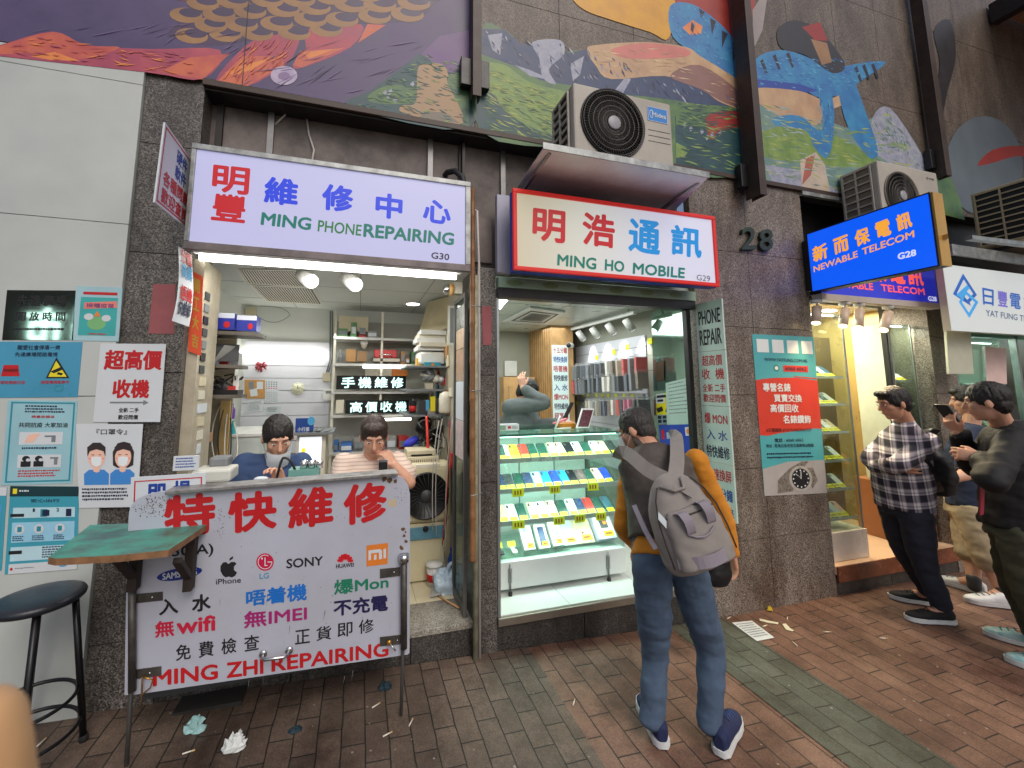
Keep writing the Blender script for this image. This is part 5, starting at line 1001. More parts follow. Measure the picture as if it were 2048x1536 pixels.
for (x0, y0, x1, y1), lb in (((612, 552, 640, 574), 'white cylinder spotlight on the shop ceiling, left one of two'), ((700, 556, 724, 580), 'white cylinder spotlight on the shop ceiling, right one of two')):
    a = G(x0 - 6, y0, S1C - .03); d = G(x1, y1, 2.26); d = a + (d - a).normalized() * .17; t = thing('spotlight', lb, 'spotlight', a, 'ceiling spotlights')
    b = MB(); b.tube([V(a.x, a.y, S1C - .001), a], .02, white, 10); b.tube([a - (d - a) * .1, d], [.045, .05], white, 16); b.build('barrel', t); b = MB(); b.lathe(d, d - a, [(.044, .0005), (.044, .003), (.001, .0035)], lamp, 16); b.build('lens', t)
a = G(826, 608, S1C - .004); t = thing('downlight', 'round lit downlight in the repair shop ceiling', 'downlight', a); b = MB(); b.lathe(a, (0, 0, -1), [(.06, 0), (.06, .004), (.001, .005)], lamp, 24); b.build('lens', t); b = MB(); b.lathe(a - V(0, 0, .0), (0, 0, -1), [(.075, -.002), (.075, .002), (.062, .003), (.062, -.002)], white, 24); b.build('rim', t)
a = F(895, 579, .25); t = thing('dome_camera', 'silver dome security camera with a tan band at the top right of the repair shop', 'camera', a); b = MB(); b.ell(a, .036, .036, .04, chrome); b.build('dome', t); b = MB(); b.lathe(a + V(.01, 0, 0), (1, 0, 0), [(.038, 0), (.042, .003), (.042, .03), (.038, .033)], M('tan_band', (190, 150, 90), .5), 20); b.box(a.x + .044, a.x + .10, a.y - .03, a.y + .03, a.z - .03, a.z + .05, offwhite); b.build('mount', t)
area = bpy.data.lights.new('tube_glow', 'AREA'); area.shape = 'RECTANGLE'; area.size = 1.3; area.size_y = .06; area.energy = 6.5; area.color = (1, .99, .93)
ao = bpy.data.objects.new('tube_glow', area); C.objects.link(ao); ao.location = (-.12, .06, 2.31); ao.rotation_euler = (math.radians(18), 0, 0)
area = bpy.data.lights.new('back_tube_glow', 'AREA'); area.shape = 'RECTANGLE'; area.size = .9; area.size_y = .06; area.energy = 2; area.color = (.98, 1, .95)
ao = bpy.data.objects.new('back_tube_glow', area); C.objects.link(ao); ao.location = (-.5, 1.45, 2.15); ao.rotation_euler = (math.radians(-12), 0, 0)
area = bpy.data.lights.new('spot_glow', 'AREA'); area.shape = 'DISK'; area.size = .12; area.energy = 5; area.color = (1, .99, .92)
ao = bpy.data.objects.new('spot_glow', area); C.objects.link(ao); ao.location = (.2, .9, 2.25); ao.rotation_euler = (math.radians(-8), math.radians(10), 0)

# left corner shelves
lam = M('dark_laminate_shelf', (92, 86, 78), .5, 0, .2, 8)
for (x0, y0, x1, y1), lb in (((404, 661, 521, 668), 'curved grey shelf on the left of the repair shop, topmost of three'), ((400, 726, 482, 733), 'curved grey shelf on the left of the repair shop, middle of three'), ((398, 787, 480, 792), 'curved grey shelf on the left of the repair shop, lowest of three')):
    a, c = F(x0, y0, .42), F(x1, y1, .42); z = (a.z + c.z) / 2; xr = c.x; xl = -1.08; t = thing('corner_shelf', lb, 'shelf', (xl, .5, z), 'corner shelves')
    pts = [V(xl, .36, z), V(xr - .12, .36, z)] + [V(xr - .12 + .12 * math.sin(k * math.pi / 16), .48 - .12 * math.cos(k * math.pi / 16), z) for k in range(1, 9)] + [V(xr, .60, z), V(xl, .60, z)]
    b = MB(); b.hexa(pts, [p_ - V(0, 0, .022) for p_ in pts], lam); b.build('board', t)
    b = MB(); br = [V(xl, .47, z - .023), V(xl + .22, .47, z - .023)] + [V(xl + .22 - .20 * math.sin(k * math.pi / 12), .47, z - .10 + .07 * math.cos(k * math.pi / 12)) for k in range(1, 7)] + [V(xl, .47, z - .14)]; b.hexa(br, [p_ + V(0, .018, 0) for p_ in br], darksteel); b.build('bracket', t)
def bluebox(b, q):
    b.qrect(q, .0, .0, 1, .3, M('carton_white', (210, 214, 230), .4), .001); b.qell(q, .7, .7, .13, .2, pred, .0015)
simple('tissue_box', 'blue carton with a red spot on the top corner shelf, left one of two', 'carton', 418, 627, 470, 658, .40, .12, M('carton_blue', (40, 52, 150), .4), .003, 'cartons on the top corner shelf', bluebox)
simple('tissue_box', 'blue carton on the top corner shelf, right one of two', 'carton', 472, 632, 514, 661, .42, .12, M('carton_blue', (40, 52, 150)), .003, 'cartons on the top corner shelf', bluebox)
b = MB(); a = F(428, 722, .42); b.obox(a, (.13, .03, 0), (0, .004, 0), (0, 0, .11), dgrey); b.obox(a + V(0, -.01, 0), (.06, -.02, .10), (0, .004, 0), (.05, .05, .0), M('clear_acrylic', (190, 190, 186), .2, alpha=.5)); one('brochure_holder', 'grey brochure holder on the middle corner shelf', 'holder')(b)
b = MB(); rd = random.Random(21); a = F(425, 780, .45)
for i in range(16): c_ = a + V(rd.uniform(-.08, .12), rd.uniform(-.02, .1), rd.uniform(0, .07)); b.tube(bez(c_, c_ + V(rd.uniform(-.1, .1), 0, .06), c_ + V(rd.uniform(-.1, .1), .02, rd.uniform(-.03, .03)), 6), .005, M('tangled_cable', (58, 52, 44), .6, 0, .4, 30), 5)
b.box(a.x - .10, a.x + .15, .42, .55, a.z - .03, a.z + .0, black); one('cable_tangle', 'tangle of brown and black cables on the lowest corner shelf', 'cables')(b)
simple('tablet', 'white tablet leaning at the end of the lowest corner shelf', 'tablet', 464, 752, 478, 786, .5, .012, white)
simple('plywood_panel', 'yellowish plywood panel strip on the left side of the repair shop', 'panel', 432, 802, 461, 935, .75, .02, M('plywood', (186, 156, 100), .6, 0, .12, 8), 0)
b = MB(); b.box(-.905, -.880, .06, .10, 1.0, 2.30, M('yellowed_jamb', (168, 158, 124), .6, 0, .3, 12)); rd = random.Random(8)
for i in range(9): z = 1.05 + i * .075; b.box(-.8615, -.856, .10 + rd.uniform(0, .05), .18 + rd.uniform(0, .08), z, z + .05, (pwhite, offwhite, cream)[i % 3])
for i in range(7): z = 1.72 + i * .07; b.box(-.8615, -.855, .09, .16, z, z + .045, (dgrey, black, mgrey)[i % 3])
one('sticker_strip', 'column of small stickers, switches and plates on the left door jamb', 'stickers')(b)
for i in range(5):
    b = MB(); x = 440 + i * 7; a = F(x, 812 + i * 8, .55); b.tube(bez(a, a + V(.03 * (i - 2), -.03, -.18), F(432 + i * 9, 925, .5), 10), .004, black if i % 2 else cab, 5); tag(b.build('hanging_cable'), ['leftmost', 'second', 'middle', 'fourth', 'rightmost'][i] + ' of the five cables hanging below the left corner shelves', 'cable', 'cables below the corner shelves')
simple('socket_block', 'brown wooden tape roll block mounted below the left corner shelves', 'block', 391, 866, 420, 886, .45, .06, M('kraft', (170, 132, 104), .7))
b = MB(); a = F(472, 700, .78); b.box(-1.089, a.x, .78, .80, .26, 2.05, M('partition_board', (150, 140, 118), .6, 0, .2, 5)); one('partition', 'dull beige partition board behind the left corner shelves', 'partition')(b)
# things on the back wall
BW = PYY(1.775)
def cork(b, q): b.qframe(q, 0, 0, 1, 1, .03, .03, wood, .002); b.qrect(q, .2, .1, .45, .5, pgrey, .001); b.qrect(q, .6, .1, .9, .5, pwhite, .001); b.qpoly(q, [(.25, .55), (.6, .45), (.65, .85), (.3, .9)], pwhite, .0015)
flat('cork_board', 'small cork pin board with papers on the slat boards', 'pin board', ((489, 759), (530, 760), (530, 797), (489, 797)), BW, M('cork', (190, 142, 82), .8, 0, .15, 30), cork, .012)
def cal(b, q): 
    rd2 = random.Random(3)
    for r_ in range(4):
        for c_ in range(5): b.qell(q, .14 + c_ * .18, .12 + r_ * .09, .055, .026, pgrey if r_ < 3 else pred, .001, 8)
    for r_ in range(5):
        for c_ in range(5): b.qring(q, .14 + c_ * .18, .56 + r_ * .09, .06, .03, .3, pgrey, .001, 0, 360, 10)
flat('wall_calendar', 'white wall calendar with dots beside the cork board', 'calendar', ((529, 758), (557, 759), (556, 806), (530, 806)), BW, pwhite, cal)
b = MB(); c_ = BW(524, 733) - V(0, .03, 0); rd = random.Random(2)
for i in range(26): v = V(rd.gauss(0, 1), rd.gauss(0, .5), rd.gauss(0, 1)).normalized() * .055; b.tube([c_, c_ + v * .6 + V(0, -.01, .01), c_ + v], [.004, .010, .004], M('ribbon_maroon', (170, 70, 80), .5), 5)
one('ribbon_bow', 'maroon ribbon bow on the slat boards under the wide tube', 'bow')(b)
b = MB(); c_ = BW(596, 777); 
for k in range(8): a = k * math.pi / 4; b.lathe(c_ + V(.04 * math.cos(a), -.001, .04 * math.sin(a)), (0, -1, 0), [(.02, 0), (.02, .014), (.012, .018)], M('clock_cream', (224, 224, 196), .4), 10)
b.lathe(c_, (0, -1, 0), [(.045, .001), (.045, .02), (.001, .021)], M('clock_cream', (224, 224, 196)), 20); b.box(c_.x - .002, c_.x + .002, c_.y - .026, c_.y - .022, c_.z, c_.z + .03, black); b.obox(c_ + V(0, -.026, -.002), (.02, 0, .012), (0, .003, 0), (0, 0, .003), black); one('wall_clock', 'cream flower shaped wall clock on the slat boards', 'clock')(b)
simple('thermostat', 'white control box with grey display at the right end of the slat boards', 'control box', 646, 778, 670, 801, 1.74, .03, white, 0, None, lambda b, q: b.qrect(q, .2, .15, .8, .4, mgrey, .001))
simple('switch_box', 'cream double switch box at the right end of the slat boards', 'switch', 645, 746, 661, 763, 1.74, .03, cream, .003); simple('switch_box', 'cream junction box high on the back wall beside a loose wire', 'junction box', 491, 615, 511, 632, 1.75, .04, cream, .003)
b = MB(); b.tube(bez(BW(512, 630), BW(548, 660), BW(580, 630), 8) + bez(BW(580, 630), BW(574, 612), BW(520, 612), 6)[1:], .003, mgrey, 5); one('loose_cable', 'thin looped wire high on the back wall', 'cable')(b)
b = MB(); 
for i, (x, y) in enumerate(((665, 622), (661, 622))): b.tube([F(x, y, 1.74), F(x - 1, 720, 1.74), F(x - 8, 745, 1.74)], .007, mgrey, 6)
one('wall_conduit', 'pair of grey conduits on the back wall left of the rack', 'conduit')(b)
flat('paper_note', 'tilted printed sheet hanging below the cork board', 'paper', ((496, 803), (528, 798), (527, 822), (492, 826)), BW, pwhite, lambda b, q: b.qlines(q, .1, .1, .9, .9, 7, pgrey, 4, .001, .4))
flat('paper_note', 'pale card below the wall calendar', 'paper', ((531, 812), (562, 812), (560, 828), (533, 828)), BW, M('pale_card', (200, 210, 214), .5), lambda b, q: b.qlines(q, .1, .2, .9, .8, 3, pgrey, 5, .001))
for px, lb, m_, tx in (((456, 807, 470, 838), 'purple capped bottle on the left of the repair shop', M('bottle_purple', (110, 60, 170), .3), None), ((456, 842, 472, 872), 'turquoise bottle below the purple one', M('bottle_turquoise', (40, 160, 170), .3), None)):
    a, c = F(px[0], px[3], .9), F(px[2], px[1], .9); r = (c.x - a.x) / 2; b = MB(); b.lathe(V(a.x + r, .9 + r, a.z), (0, 0, 1), [(r * .9, 0), (r, .004), (r, (c.z - a.z) * .6), (r * .4, (c.z - a.z) * .8), (r * .4, c.z - a.z)], m_, 16); b.build('x') if False else one('bottle', lb, 'bottle', 'bottles on the left counter')(b)
t = thing('side_cabinet', 'pale side cabinet with papers and bottles below the slat boards', 'cabinet', (-.75, 1.0, .25)); b = MB(); a, c = F(455, 874, .9), F(520, 874, .9); b.box(-1.08, c.x, .88, 1.5, .25, a.z, M('pale_cabinet', (196, 204, 200), .5)); b.build('carcass', t); b = MB(); b.box(-1.085, c.x + .01, .87, 1.51, a.z + .001, a.z + .02, white); b.build('top', t)
# rack at the back right
rk = thing('shelf_rack', 'white metal shelf rack across the back right of the repair shop', 'rack', (.25, 1.5, .25)); xl, xr = F(669, 700, 1.5).x, .69
for x in (xl, xl + .43, xr - .02): b = MB(); b.box(x - .01, x + .01, 1.50, 1.52, .25, 2.36, offwhite); b.build('upright', rk)
shz = []
for y in (674, 727, 783, 830, 905): z = F(700, y, 1.5).z; shz.append(z); b = MB(); b.box(xl - .012, xr, 1.49, 1.79, z - .022, z, M('shelf_white_edge', (196, 196, 192), .5)); b.build('shelf_board', rk)
led = M('led_letter', (200, 240, 236), .4, var=0, emit=.9)
for (x0, y0, x1, y1), tx, lb in (((672, 752, 812, 779), '手機維修', 'black sign with white lit characters, upper of two on the rack'), ((690, 800, 818, 828), '高價收機', 'black sign with white lit characters, lower of two on the rack')):
    t = thing('led_sign', lb, 'lit sign', F(x0, y1, 1.46), 'lit signs on the rack'); b = MB(); a, c = pbox(b, x0, y0, x1, y1, 1.465, .02, blackm); b.build('panel', t); q = [V(a.x, 1.464, c.z), V(c.x, 1.464, c.z), V(c.x, 1.464, a.z), V(a.x, 1.464, a.z)]; b = MB()
    for i, ch in enumerate(tx): u = .07 + i * .235; b.text(q, ch, led, .025, .001, (u, .1, u + .19, .9))
    b.build('lettering', t)
simple('fuse_box', 'beige metal fuse box at the top of the rack', 'fuse box', 677, 634, 737, 662, 1.55, .12, cream); simple('carton', 'small brown carton on the rack, left one of two', 'carton', 692, 699, 712, 723, 1.52, .1, cardboard, .002, 'cartons on the rack'); simple('carton', 'small brown carton on the rack beside the red tool box', 'carton', 714, 703, 734, 723, 1.52, .1, M('carton_dull', (150, 118, 84), .8), .002, 'cartons on the rack')
t = thing('tool_box', 'red tool box with handle on the middle rack shelf', 'tool box', F(770, 724, 1.52)); b = MB(); a, c = pbox(b, 748, 700, 794, 715, 1.52, .12, M('tool_red', (190, 40, 44), .4)); b.build('body', t, bevel=.006); b = MB(); b.tube([V(a.x + .05, 1.51, a.z + .015), V(a.x + .06, 1.49, a.z + .03), V(c.x - .06, 1.49, a.z + .03), V(c.x - .05, 1.51, a.z + .015)], .005, chrome, 6); b.build('handle', t); 
simple('metal_tray', 'flat silver tray under the red tool box', 'tray', 746, 717, 800, 723, 1.50, .14, chrome, .002); a = F(680, 723, 1.52); b = MB(); b.lathe(a + V(0, .03, 0), (0, 0, 1), [(.026, 0), (.028, .06), (.012, .09), (.012, .115)], mgrey, 14); one('spray_bottle', 'grey bottle at the left end of the middle rack shelf', 'bottle')(b)
a = F(728, 698, 1.6); b = MB(); b.lathe(a, (0, 0, 1), [(.01, 0), (.03, .03), (.03, .05)], offwhite, 12); b.box(a.x - .035, a.x + .035, 1.58, 1.66, a.z + .05, a.z + .085, white); one('soap_dispenser', 'white funnel shaped holder hanging under the top rack shelf', 'holder')(b)
simple('picture_card', 'orange and white card behind the upper lit sign', 'card', 730, 735, 815, 752, 1.7, .01, offwhite, 0, None, lambda b, q: b.qrect(q, .62, 0, 1, 1, porange, .001)); simple('router', 'white box at the left end of the lower lit sign', 'box', 671, 800, 688, 827, 1.48, .06, offwhite)
b = MB(); b.box(xl, xr, 1.785, 1.795, .9, 2.3, M('rack_back', (170, 170, 160), .6, 0, .1, 5)); one('rack_backing', 'grey backing sheet behind the rack shelves', 'sheet')(b)
# display case with lit picture between the two repairmen
t = thing('lit_display', 'small cabinet with a lit yellow and white picture behind the two repairmen', 'display cabinet', F(620, 930, 1.05)); b = MB(); a, c = pbox(b, 588, 868, 652, 990, 1.05, .3, offwhite); b.build('carcass', t); q = [V(a.x + .02, 1.049, c.z - .02), V(c.x - .03, 1.049, c.z - .02), V(c.x - .03, 1.049, c.z - .36), V(a.x + .02, 1.049, c.z - .36)]
b = MB(); b.poly(q, M('lit_picture', (220, 226, 236), .4, var=0, emit=.8)); yl = M('lit_picture_yellow', (230, 210, 40), .4, var=0, emit=.6)
for i, (u, v, r) in enumerate(((.2, .3, .1), (.15, .6, .12), (.3, .65, .1), (.8, .62, .12), (.85, .8, .1), (.65, .75, .1))): b.qell(q, u, v, r, r * .6, yl, .001 + i * .0002, 9)
b.build('picture', t); b = MB(); b.box(a.x - .03, c.x + .06, 1.0, 1.38, c.z + .001, c.z + .02, mgrey); b.build('top', t)
simple('promo_card', 'blue card with white characters standing on the lit cabinet', 'card', 590, 836, 628, 866, 1.04, .006, M('card_navy', (30, 66, 140), .4), 0, None, lambda b, q: (b.text(q, '小行里', pwhite, .02, .001, (.12, .62, .78, .9)), b.qell(q, .85, .2, .2, .3, psky, .001)))
for i, (x, y) in enumerate(((610, 866), (624, 865), (640, 866))):
    b = MB(); a = F(x, y, 1.02); b.tube([a, a + V(.05, .03, .004), a + V(.09, .03, .03)], .007, mgrey, 6); b.tube([a + V(0, .02, 0), a + V(.06, 0, .01)], .006, black, 6); tag(b.build('pliers'), ['leftmost', 'middle', 'rightmost'][i] + ' hand tool lying on the lit cabinet', 'hand tool', 'tools on the lit cabinet')
# bench behind the panel
bench = thing('work_bench', 'narrow pale work bench along the back of the counter panel', 'bench', (-.3, -.1, .25)); b = MB(); b.box(-.90, .26, -.26, .12, .985, 1.01, M('bench_top', (196, 200, 200), .4)); b.build('top', bench); b = MB(); b.box(-.89, .25, -.2, -.18, .26, .984, dgrey); b.build('front_panel', bench)
bz = 1.011
simple('document_stand', 'clear stand with a handwritten notice at the left end of the bench', 'stand', 345, 911, 398, 942, -.05, .012, pwhite, 0, None, lambda b, q: b.qlines(q, .1, .12, .9, .9, 4, pblue, 6, .001, .5, .2, .05)); simple('card_reader', 'dark grey box with curved top at the left end of the bench', 'device', 416, 914, 457, 936, .05, .10, mgrey, .012)
b = MB(); a, c = pbox(b, 380, 938, 462, 968, -.04, .16, M('white_printer', (206, 206, 196), .4)); tag(b.build('printer', bevel=.012), 'white rounded machine at the left end of the bench', 'printer')
t = thing('teal_tool_case', 'teal metal case on the bench between the two repairmen', 'case', F(605, 965, 0)); b = MB(); a, c = pbox(b, 575, 940, 638, 972, 0, .12, M('teal_enamel', (110, 160, 150), .4, 0, .1, 10)); b.build('body', t, bevel=.003); zc = c.z
b = MB(); b.box(a.x, c.x, .0, .12, zc + .0005, zc + .006, M('teal_enamel', (110, 160, 150))); b.build('lid', t)
for i in range(5):
    x = a.x + .075 + (i % 3) * .042; y = .03 + (i // 3) * .05; b = MB(); b.lathe((x, y, zc + .0065), (0, 0, 1), [(.019, 0), (.019, .035), (.017, .037), (.017, .033), (.001, .033)], chrome, 18); tag(b.build('tin_cup'), ['front left', 'front middle', 'front right', 'back left', 'back middle'][i] + ' steel tin on the teal case', 'tin', 'steel tins on the teal case')
b = MB(); pb = F(557, 935, .02); b.tube(bez(V(pb.x - .02, .02, bz), V(pb.x - .0, -.0, bz + .2), pb + V(.02, 0, .05), 8) + bez(pb + V(.02, 0, .05), pb + V(.06, -.01, .06), pb + V(.09, 0, -.03), 6)[1:], .007, black, 7); b.lathe(V(pb.x - .02, .02, bz), (0, 0, 1), [(.035, 0), (.035, .012), (.01, .016)], black, 18); one('microscope_arm', 'bent black gooseneck tool arm on the bench before the man in navy', 'tool arm')(b)
b = MB(); a = F(510, 962, -.05); b.box(a.x, a.x + .2, -.1, .05, bz, bz + .004, black); b.ell(a + V(.03, -.01, .012), .035, .02, .012, pwhite); one('work_mat', 'black mat with a white rag on the bench', 'mat')(b)
b = MB(); a, c = pbox(b, 757, 924, 775, 956, -.05, .014, black); b.box(a.x - .001, c.x + .001, -.052, -.035, c.z + .0005, c.z + .012, chrome); b.box(a.x - .05, c.x, -.02, .06, bz, bz + .012, dgrey); one('phone_stand', 'black phone standing upright on the bench before the man in the beige shirt', 'phone')(b)
# right side: clutter, fan, door
b = MB(); c4 = [F(855, 605, 1.1), F(897, 592, .8), F(900, 655, .8), F(836, 672, 1.1)]; b.hexa(c4, [p_ + V(.01, .02, .0) for p_ in c4], M('beige_board', (168, 156, 124), .6, 0, .12, 4)); one('leaning_board', 'beige board leaning over the right hand clutter', 'board')(b)
rd = random.Random(9); names = ['topmost', 'second', 'third', 'fourth', 'lowest']
for i in range(5): o_ = rd.uniform(-5, 5); simple('white_carton', names[i] + ' of the flat white cartons stacked under the beige board', 'carton', 842 + o_ - i * 2, 661 + i * 8, 896 + o_, 668 + i * 8, .9 + rd.uniform(-.04, .04), .25, (white, offwhite)[i % 2], .002, 'stacked white cartons')
simple('label_printer', 'white rounded printer on the right wall shelf', 'printer', 838, 704, 892, 728, .9, .25, white, .02); simple('teal_box', 'narrow teal and orange box before the white printer', 'box', 849, 725, 882, 733, .86, .05, pteal, .001, None, lambda b, q: b.qell(q, .5, .5, .1, .3, porange, .001))
b = MB()
for i in range(9): c_ = F(852 + rd.uniform(0, 34), 742 + rd.uniform(0, 20), .95); b.ell(c_, rd.uniform(.03, .06), .05, rd.uniform(.02, .045), (pgrey, pwhite, offwhite, mgrey)[i % 4], Matrix.Rotation(rd.uniform(-.6, .6), 3, 'Y'), 10, 6)
one('plastic_bags', 'heap of grey plastic bags and packets on the right wall shelf', 'packets')(b)
b = MB(); a = F(880, 827, .7); b.lathe(a + V(.055, .05, 0), (0, 0, 1), [(.05, 0), (.056, .02), (.056, .12), (.045, .155), (.02, .17), (.001, .172)], offwhite, 20); one('paper_dispenser', 'tall rounded ivory dispenser on the right wall shelf', 'dispenser')(b)
simple('yellow_box', 'yellow and blue narrow box on the right wall shelf', 'box', 861, 793, 871, 823, .85, .04, pyellow, .002); simple('blue_box', 'small pale blue box left of the yellow box', 'box', 849, 800, 859, 823, .87, .04, psky, .002); b = MB(); a = F(825, 826, .9); b.lathe(a, (0, 0, 1), [(.025, 0), (.03, .08), (.02, .1)], blackm, 12); b.lathe(a, (0, 0, 1), [(.0255, .01), (.0305, .06)], pred, 12); one('spray_can', 'black and red can on the right wall shelf', 'can')(b)
t = thing('wall_shelf', 'two metal shelves crowded with packets along the right wall', 'shelf', (.5, .9, 1.2)); 
for y in (732, 778, 828): z = F(860, y, .9).z; b = MB(); b.box(.36, .69, .82, 1.4, z - .016, z - .001, mgrey); b.build('shelf_board', t)
simple('window_frame', 'white empty picture frame standing on the right side of the shop', 'frame', 896, 612, 915, 690, .55, .02, M('cream_frame', (206, 206, 196), .5), 0, None, lambda b, q: b.qrect(q, .2, .06, .8, .94, mgrey, .001))
b = MB(); b.tube([F(853, 832, .75), F(858, 936, .7)], [.010, .012], M('umbrella_red', (206, 50, 40), .4), 8); b.tube([F(852, 820, .75), F(853, 832, .75)], .006, black, 6); one('red_umbrella', 'thin red furled umbrella standing among the clutter', 'umbrella')(b)
rd = random.Random(14); b = MB()
for i in range(26): a = F(835 + rd.uniform(0, 60), 835 + rd.uniform(0, 60), .85 + rd.uniform(0, .2)); b.tube(bez(a, a + V(rd.uniform(-.08, .08), 0, rd.uniform(-.1, .08)), a + V(rd.uniform(-.12, .12), .02, rd.uniform(-.12, .05)), 6), rd.uniform(.004, .008), (black, dgrey, cab, mgrey, black)[i % 5], 5)
for i in range(6): b.ell(F(840 + rd.uniform(0, 45), 845 + rd.uniform(0, 45), 1.05), .07, .05, .06, (blackm, dgrey, black)[i % 3], None, 10, 6)
b.ell(F(822, 884, .95), .07, .05, .035, M('blue_violet_bag', (52, 56, 190), .5), Matrix.Rotation(-.5, 3, 'Y'), 12, 8); one('cable_heap', 'dark heap of cables and bags with a violet bag on the right', 'cables')(b)
t = thing('laser_printer', 'beige vented machine on top of the floor fan', 'printer', F(845, 935, .62)); b = MB(); a, c = pbox(b, 806, 912, 878, 936, .60, .25, cream); b.box(a.x + .03, c.x - .02, .62, .82, c.z, c.z + .045, cream); b.build('body', t, bevel=.006); b = MB()
for i in range(14): x = a.x + .03 + i * (c.x - a.x - .06) / 13; b.box(x, x + .005, .597, .599, a.z + .012, c.z - .02, dgrey)
b.box(a.x + .06, c.x - .05, .612, .619, c.z + .005, c.z + .016, blackm); b.build('vents', t)
t = thing('floor_fan', 'beige floor fan with a large black round face beside the counter panel', 'fan', F(855, 1180, .55)); fc = F(853, 992, .55); fr_ = .155
b = MB(); 
for s_ in ((.19, .66), ): b.box(fc.x - .19, fc.x + .19, .56, .72, fc.z - .20, fc.z + .235, M('fan_beige', (206, 198, 164), .45, 0, .08, 6))
b.build('housing', t, bevel=.05, seg=4); b = MB(); b.lathe((fc.x, .558, fc.z), (0, -1, 0), [(fr_ + .012, 0), (fr_ + .012, .012), (fr_, .016), (fr_ * .98, .002), (.001, .002)], black, 40); b.build('face', t); b = MB()
for k in range(26): a = 2 * math.pi * k / 26; b.tube([V(fc.x + .04 * math.cos(a), .545, fc.z + .04 * math.sin(a)), V(fc.x + fr_ * math.cos(a + .3), .543, fc.z + fr_ * math.sin(a + .3))], .0015, dgrey, 4)
b.lathe((fc.x, .548, fc.z), (0, -1, 0), [(.045, 0), (.042, .008), (.001, .010)], dgrey, 20); b.build('guard', t); b = MB(); b.box(fc.x - .12, fc.x + .14, .58, .72, .26, fc.z - .201, M('fan_beige', (206, 198, 164))); b.box(fc.x - .12, fc.x + .15, .571, .579, fc.z - .31, fc.z - .22, M('fan_label', (90, 140, 160), .4, 0, .2, 30)); b.lathe((fc.x, .57, fc.z - .235), (0, -1, 0), [(.022, 0), (.02, .012), (.001, .013)], black, 16); b.build('stand', t, bevel=.004); b = MB(); b.box(fc.x - .08, fc.x + .10, .56, .60, fc.z + .19, fc.z + .225, offwhite); b.build('control_strip', t, bevel=.006)
b = MB(); a = G(848, 1155, .25); bx, by = a.x, a.y + .02; paperb = M('kraft_bag', (176, 124, 72), .75, 0, .1, 14); b.hexa([V(bx - .07, by - .05, .2505), V(bx + .11, by - .05, .2505), V(bx + .11, by + .05, .2505), V(bx - .07, by + .05, .2505)], [V(bx - .075, by - .05, .53), V(bx + .115, by - .05, .53), V(bx + .115, by + .05, .53), V(bx - .075, by + .05, .53)], paperb)
q = [V(bx - .072, by - .0505, .52), V(bx + .112, by - .0505, .52), V(bx + .112, by - .0505, .26), V(bx - .07, by - .0505, .26)]
for p_ in ([(.35, .25), (.52, .2), (.54, .24), (.36, .29)], [(.7, .2), (.92, .16), (.94, .2), (.72, .25)], [(.38, .34), (.5, .32), (.46, .38)], [(.74, .3), (.88, .27), (.82, .34)], [(.5, .6), (.62, .57), (.78, .56), (.66, .66)], [(.94, .2), (.99, .1), (.99, .7), (.9, .8), (.96, .5)], [(.3, .75), (.5, .8), (.55, .98), (.32, .98)], [(.62, .3), (.66, .48), (.6, .5), (.63, .45)]): b.qpoly(q, p_, pblack, .001)
one('paper_bag', 'brown paper bag printed with a black stylised face, on the shop floor', 'paper bag')(b)
for px, py, hh, m1, m2, lb in ((884, 1135, .17, M('clear_pet', (200, 214, 220), .15, alpha=.6), white, 'clear water bottle with white cap on the shop floor'), (904, 1140, .20, M('blue_pet', (60, 110, 210), .15, alpha=.75), M('cap_blue', (30, 60, 190), .4), 'clear bottle with blue label and blue cap on the shop floor')):
    a = G(px, py + 12, .25); t = thing('water_bottle', lb, 'bottle', a, 'water bottles on the shop floor'); b = MB(); r = .032; b.lathe(a, (0, 0, 1), [(r * .9, .001), (r, .01), (r, hh * .62), (r * .45, hh * .85), (r * .42, hh * .92)], m1, 18); b.build('bottle', t); b = MB(); b.lathe(a, (0, 0, 1), [(r * .5, hh * .921), (r * .5, hh), (.001, hh + .001)], m2, 14); b.build('cap', t); b = MB(); b.lathe(a, (0, 0, 1), [(r * 1.02, hh * .15), (r * 1.02, hh * .45)], pblue if 'blue' in lb else pwhite, 18); b.build('label', t)
a = G(868, 1170, .25); t = thing('bucket', 'white plastic tub with red print and white lid on the shop floor', 'tub', a); b = MB(); b.lathe(a, (0, 0, 1), [(.048, .001), (.055, .13), (.05, .13)], white, 22); b.lathe(a, (0, 0, 1), [(.0505, .035), (.0535, .085)], pred, 22); b.build('tub', t); b = MB(); b.lathe(a, (0, 0, 1), [(.06, .131), (.06, .148), (.001, .15)], white, 22); b.build('lid', t)
def sheetbag(label, px, py, r, h, mat):
    c_ = G(px, py, .251); rd = random.Random(px); b = MB(); N, K = 22, 12; vs = []; fs = []
    for i in range(K + 1):
        for k in range(N):
            th = math.pi / 2 * i / K; a = 2 * math.pi * k / N; d = V(math.cos(a) * math.cos(th), math.sin(a) * math.cos(th), math.sin(th)); rr = 1 + .45 * noise.noise(d * 2.6 + V(px, 0, 0)) + .25 * noise.noise(d * 7)
            vs.append(c_ + V(d.x * r * rr, d.y * r * rr * .8, max(0, d.z * h * rr)))
    for i in range(K):
        for k in range(N): fs.append((i * N + k, i * N + (k + 1) % N, (i + 1) * N + (k + 1) % N, (i + 1) * N + k))
    b.add(vs, fs, mat, True); b.tube([c_ + V(0, 0, h * .9), c_ + V(.02, -.01, h * 1.3), c_ + V(.05, 0, h * 1.35)], [.02, .012, .015], mat, 8); one('plastic_bag', label, 'plastic bag')(b)
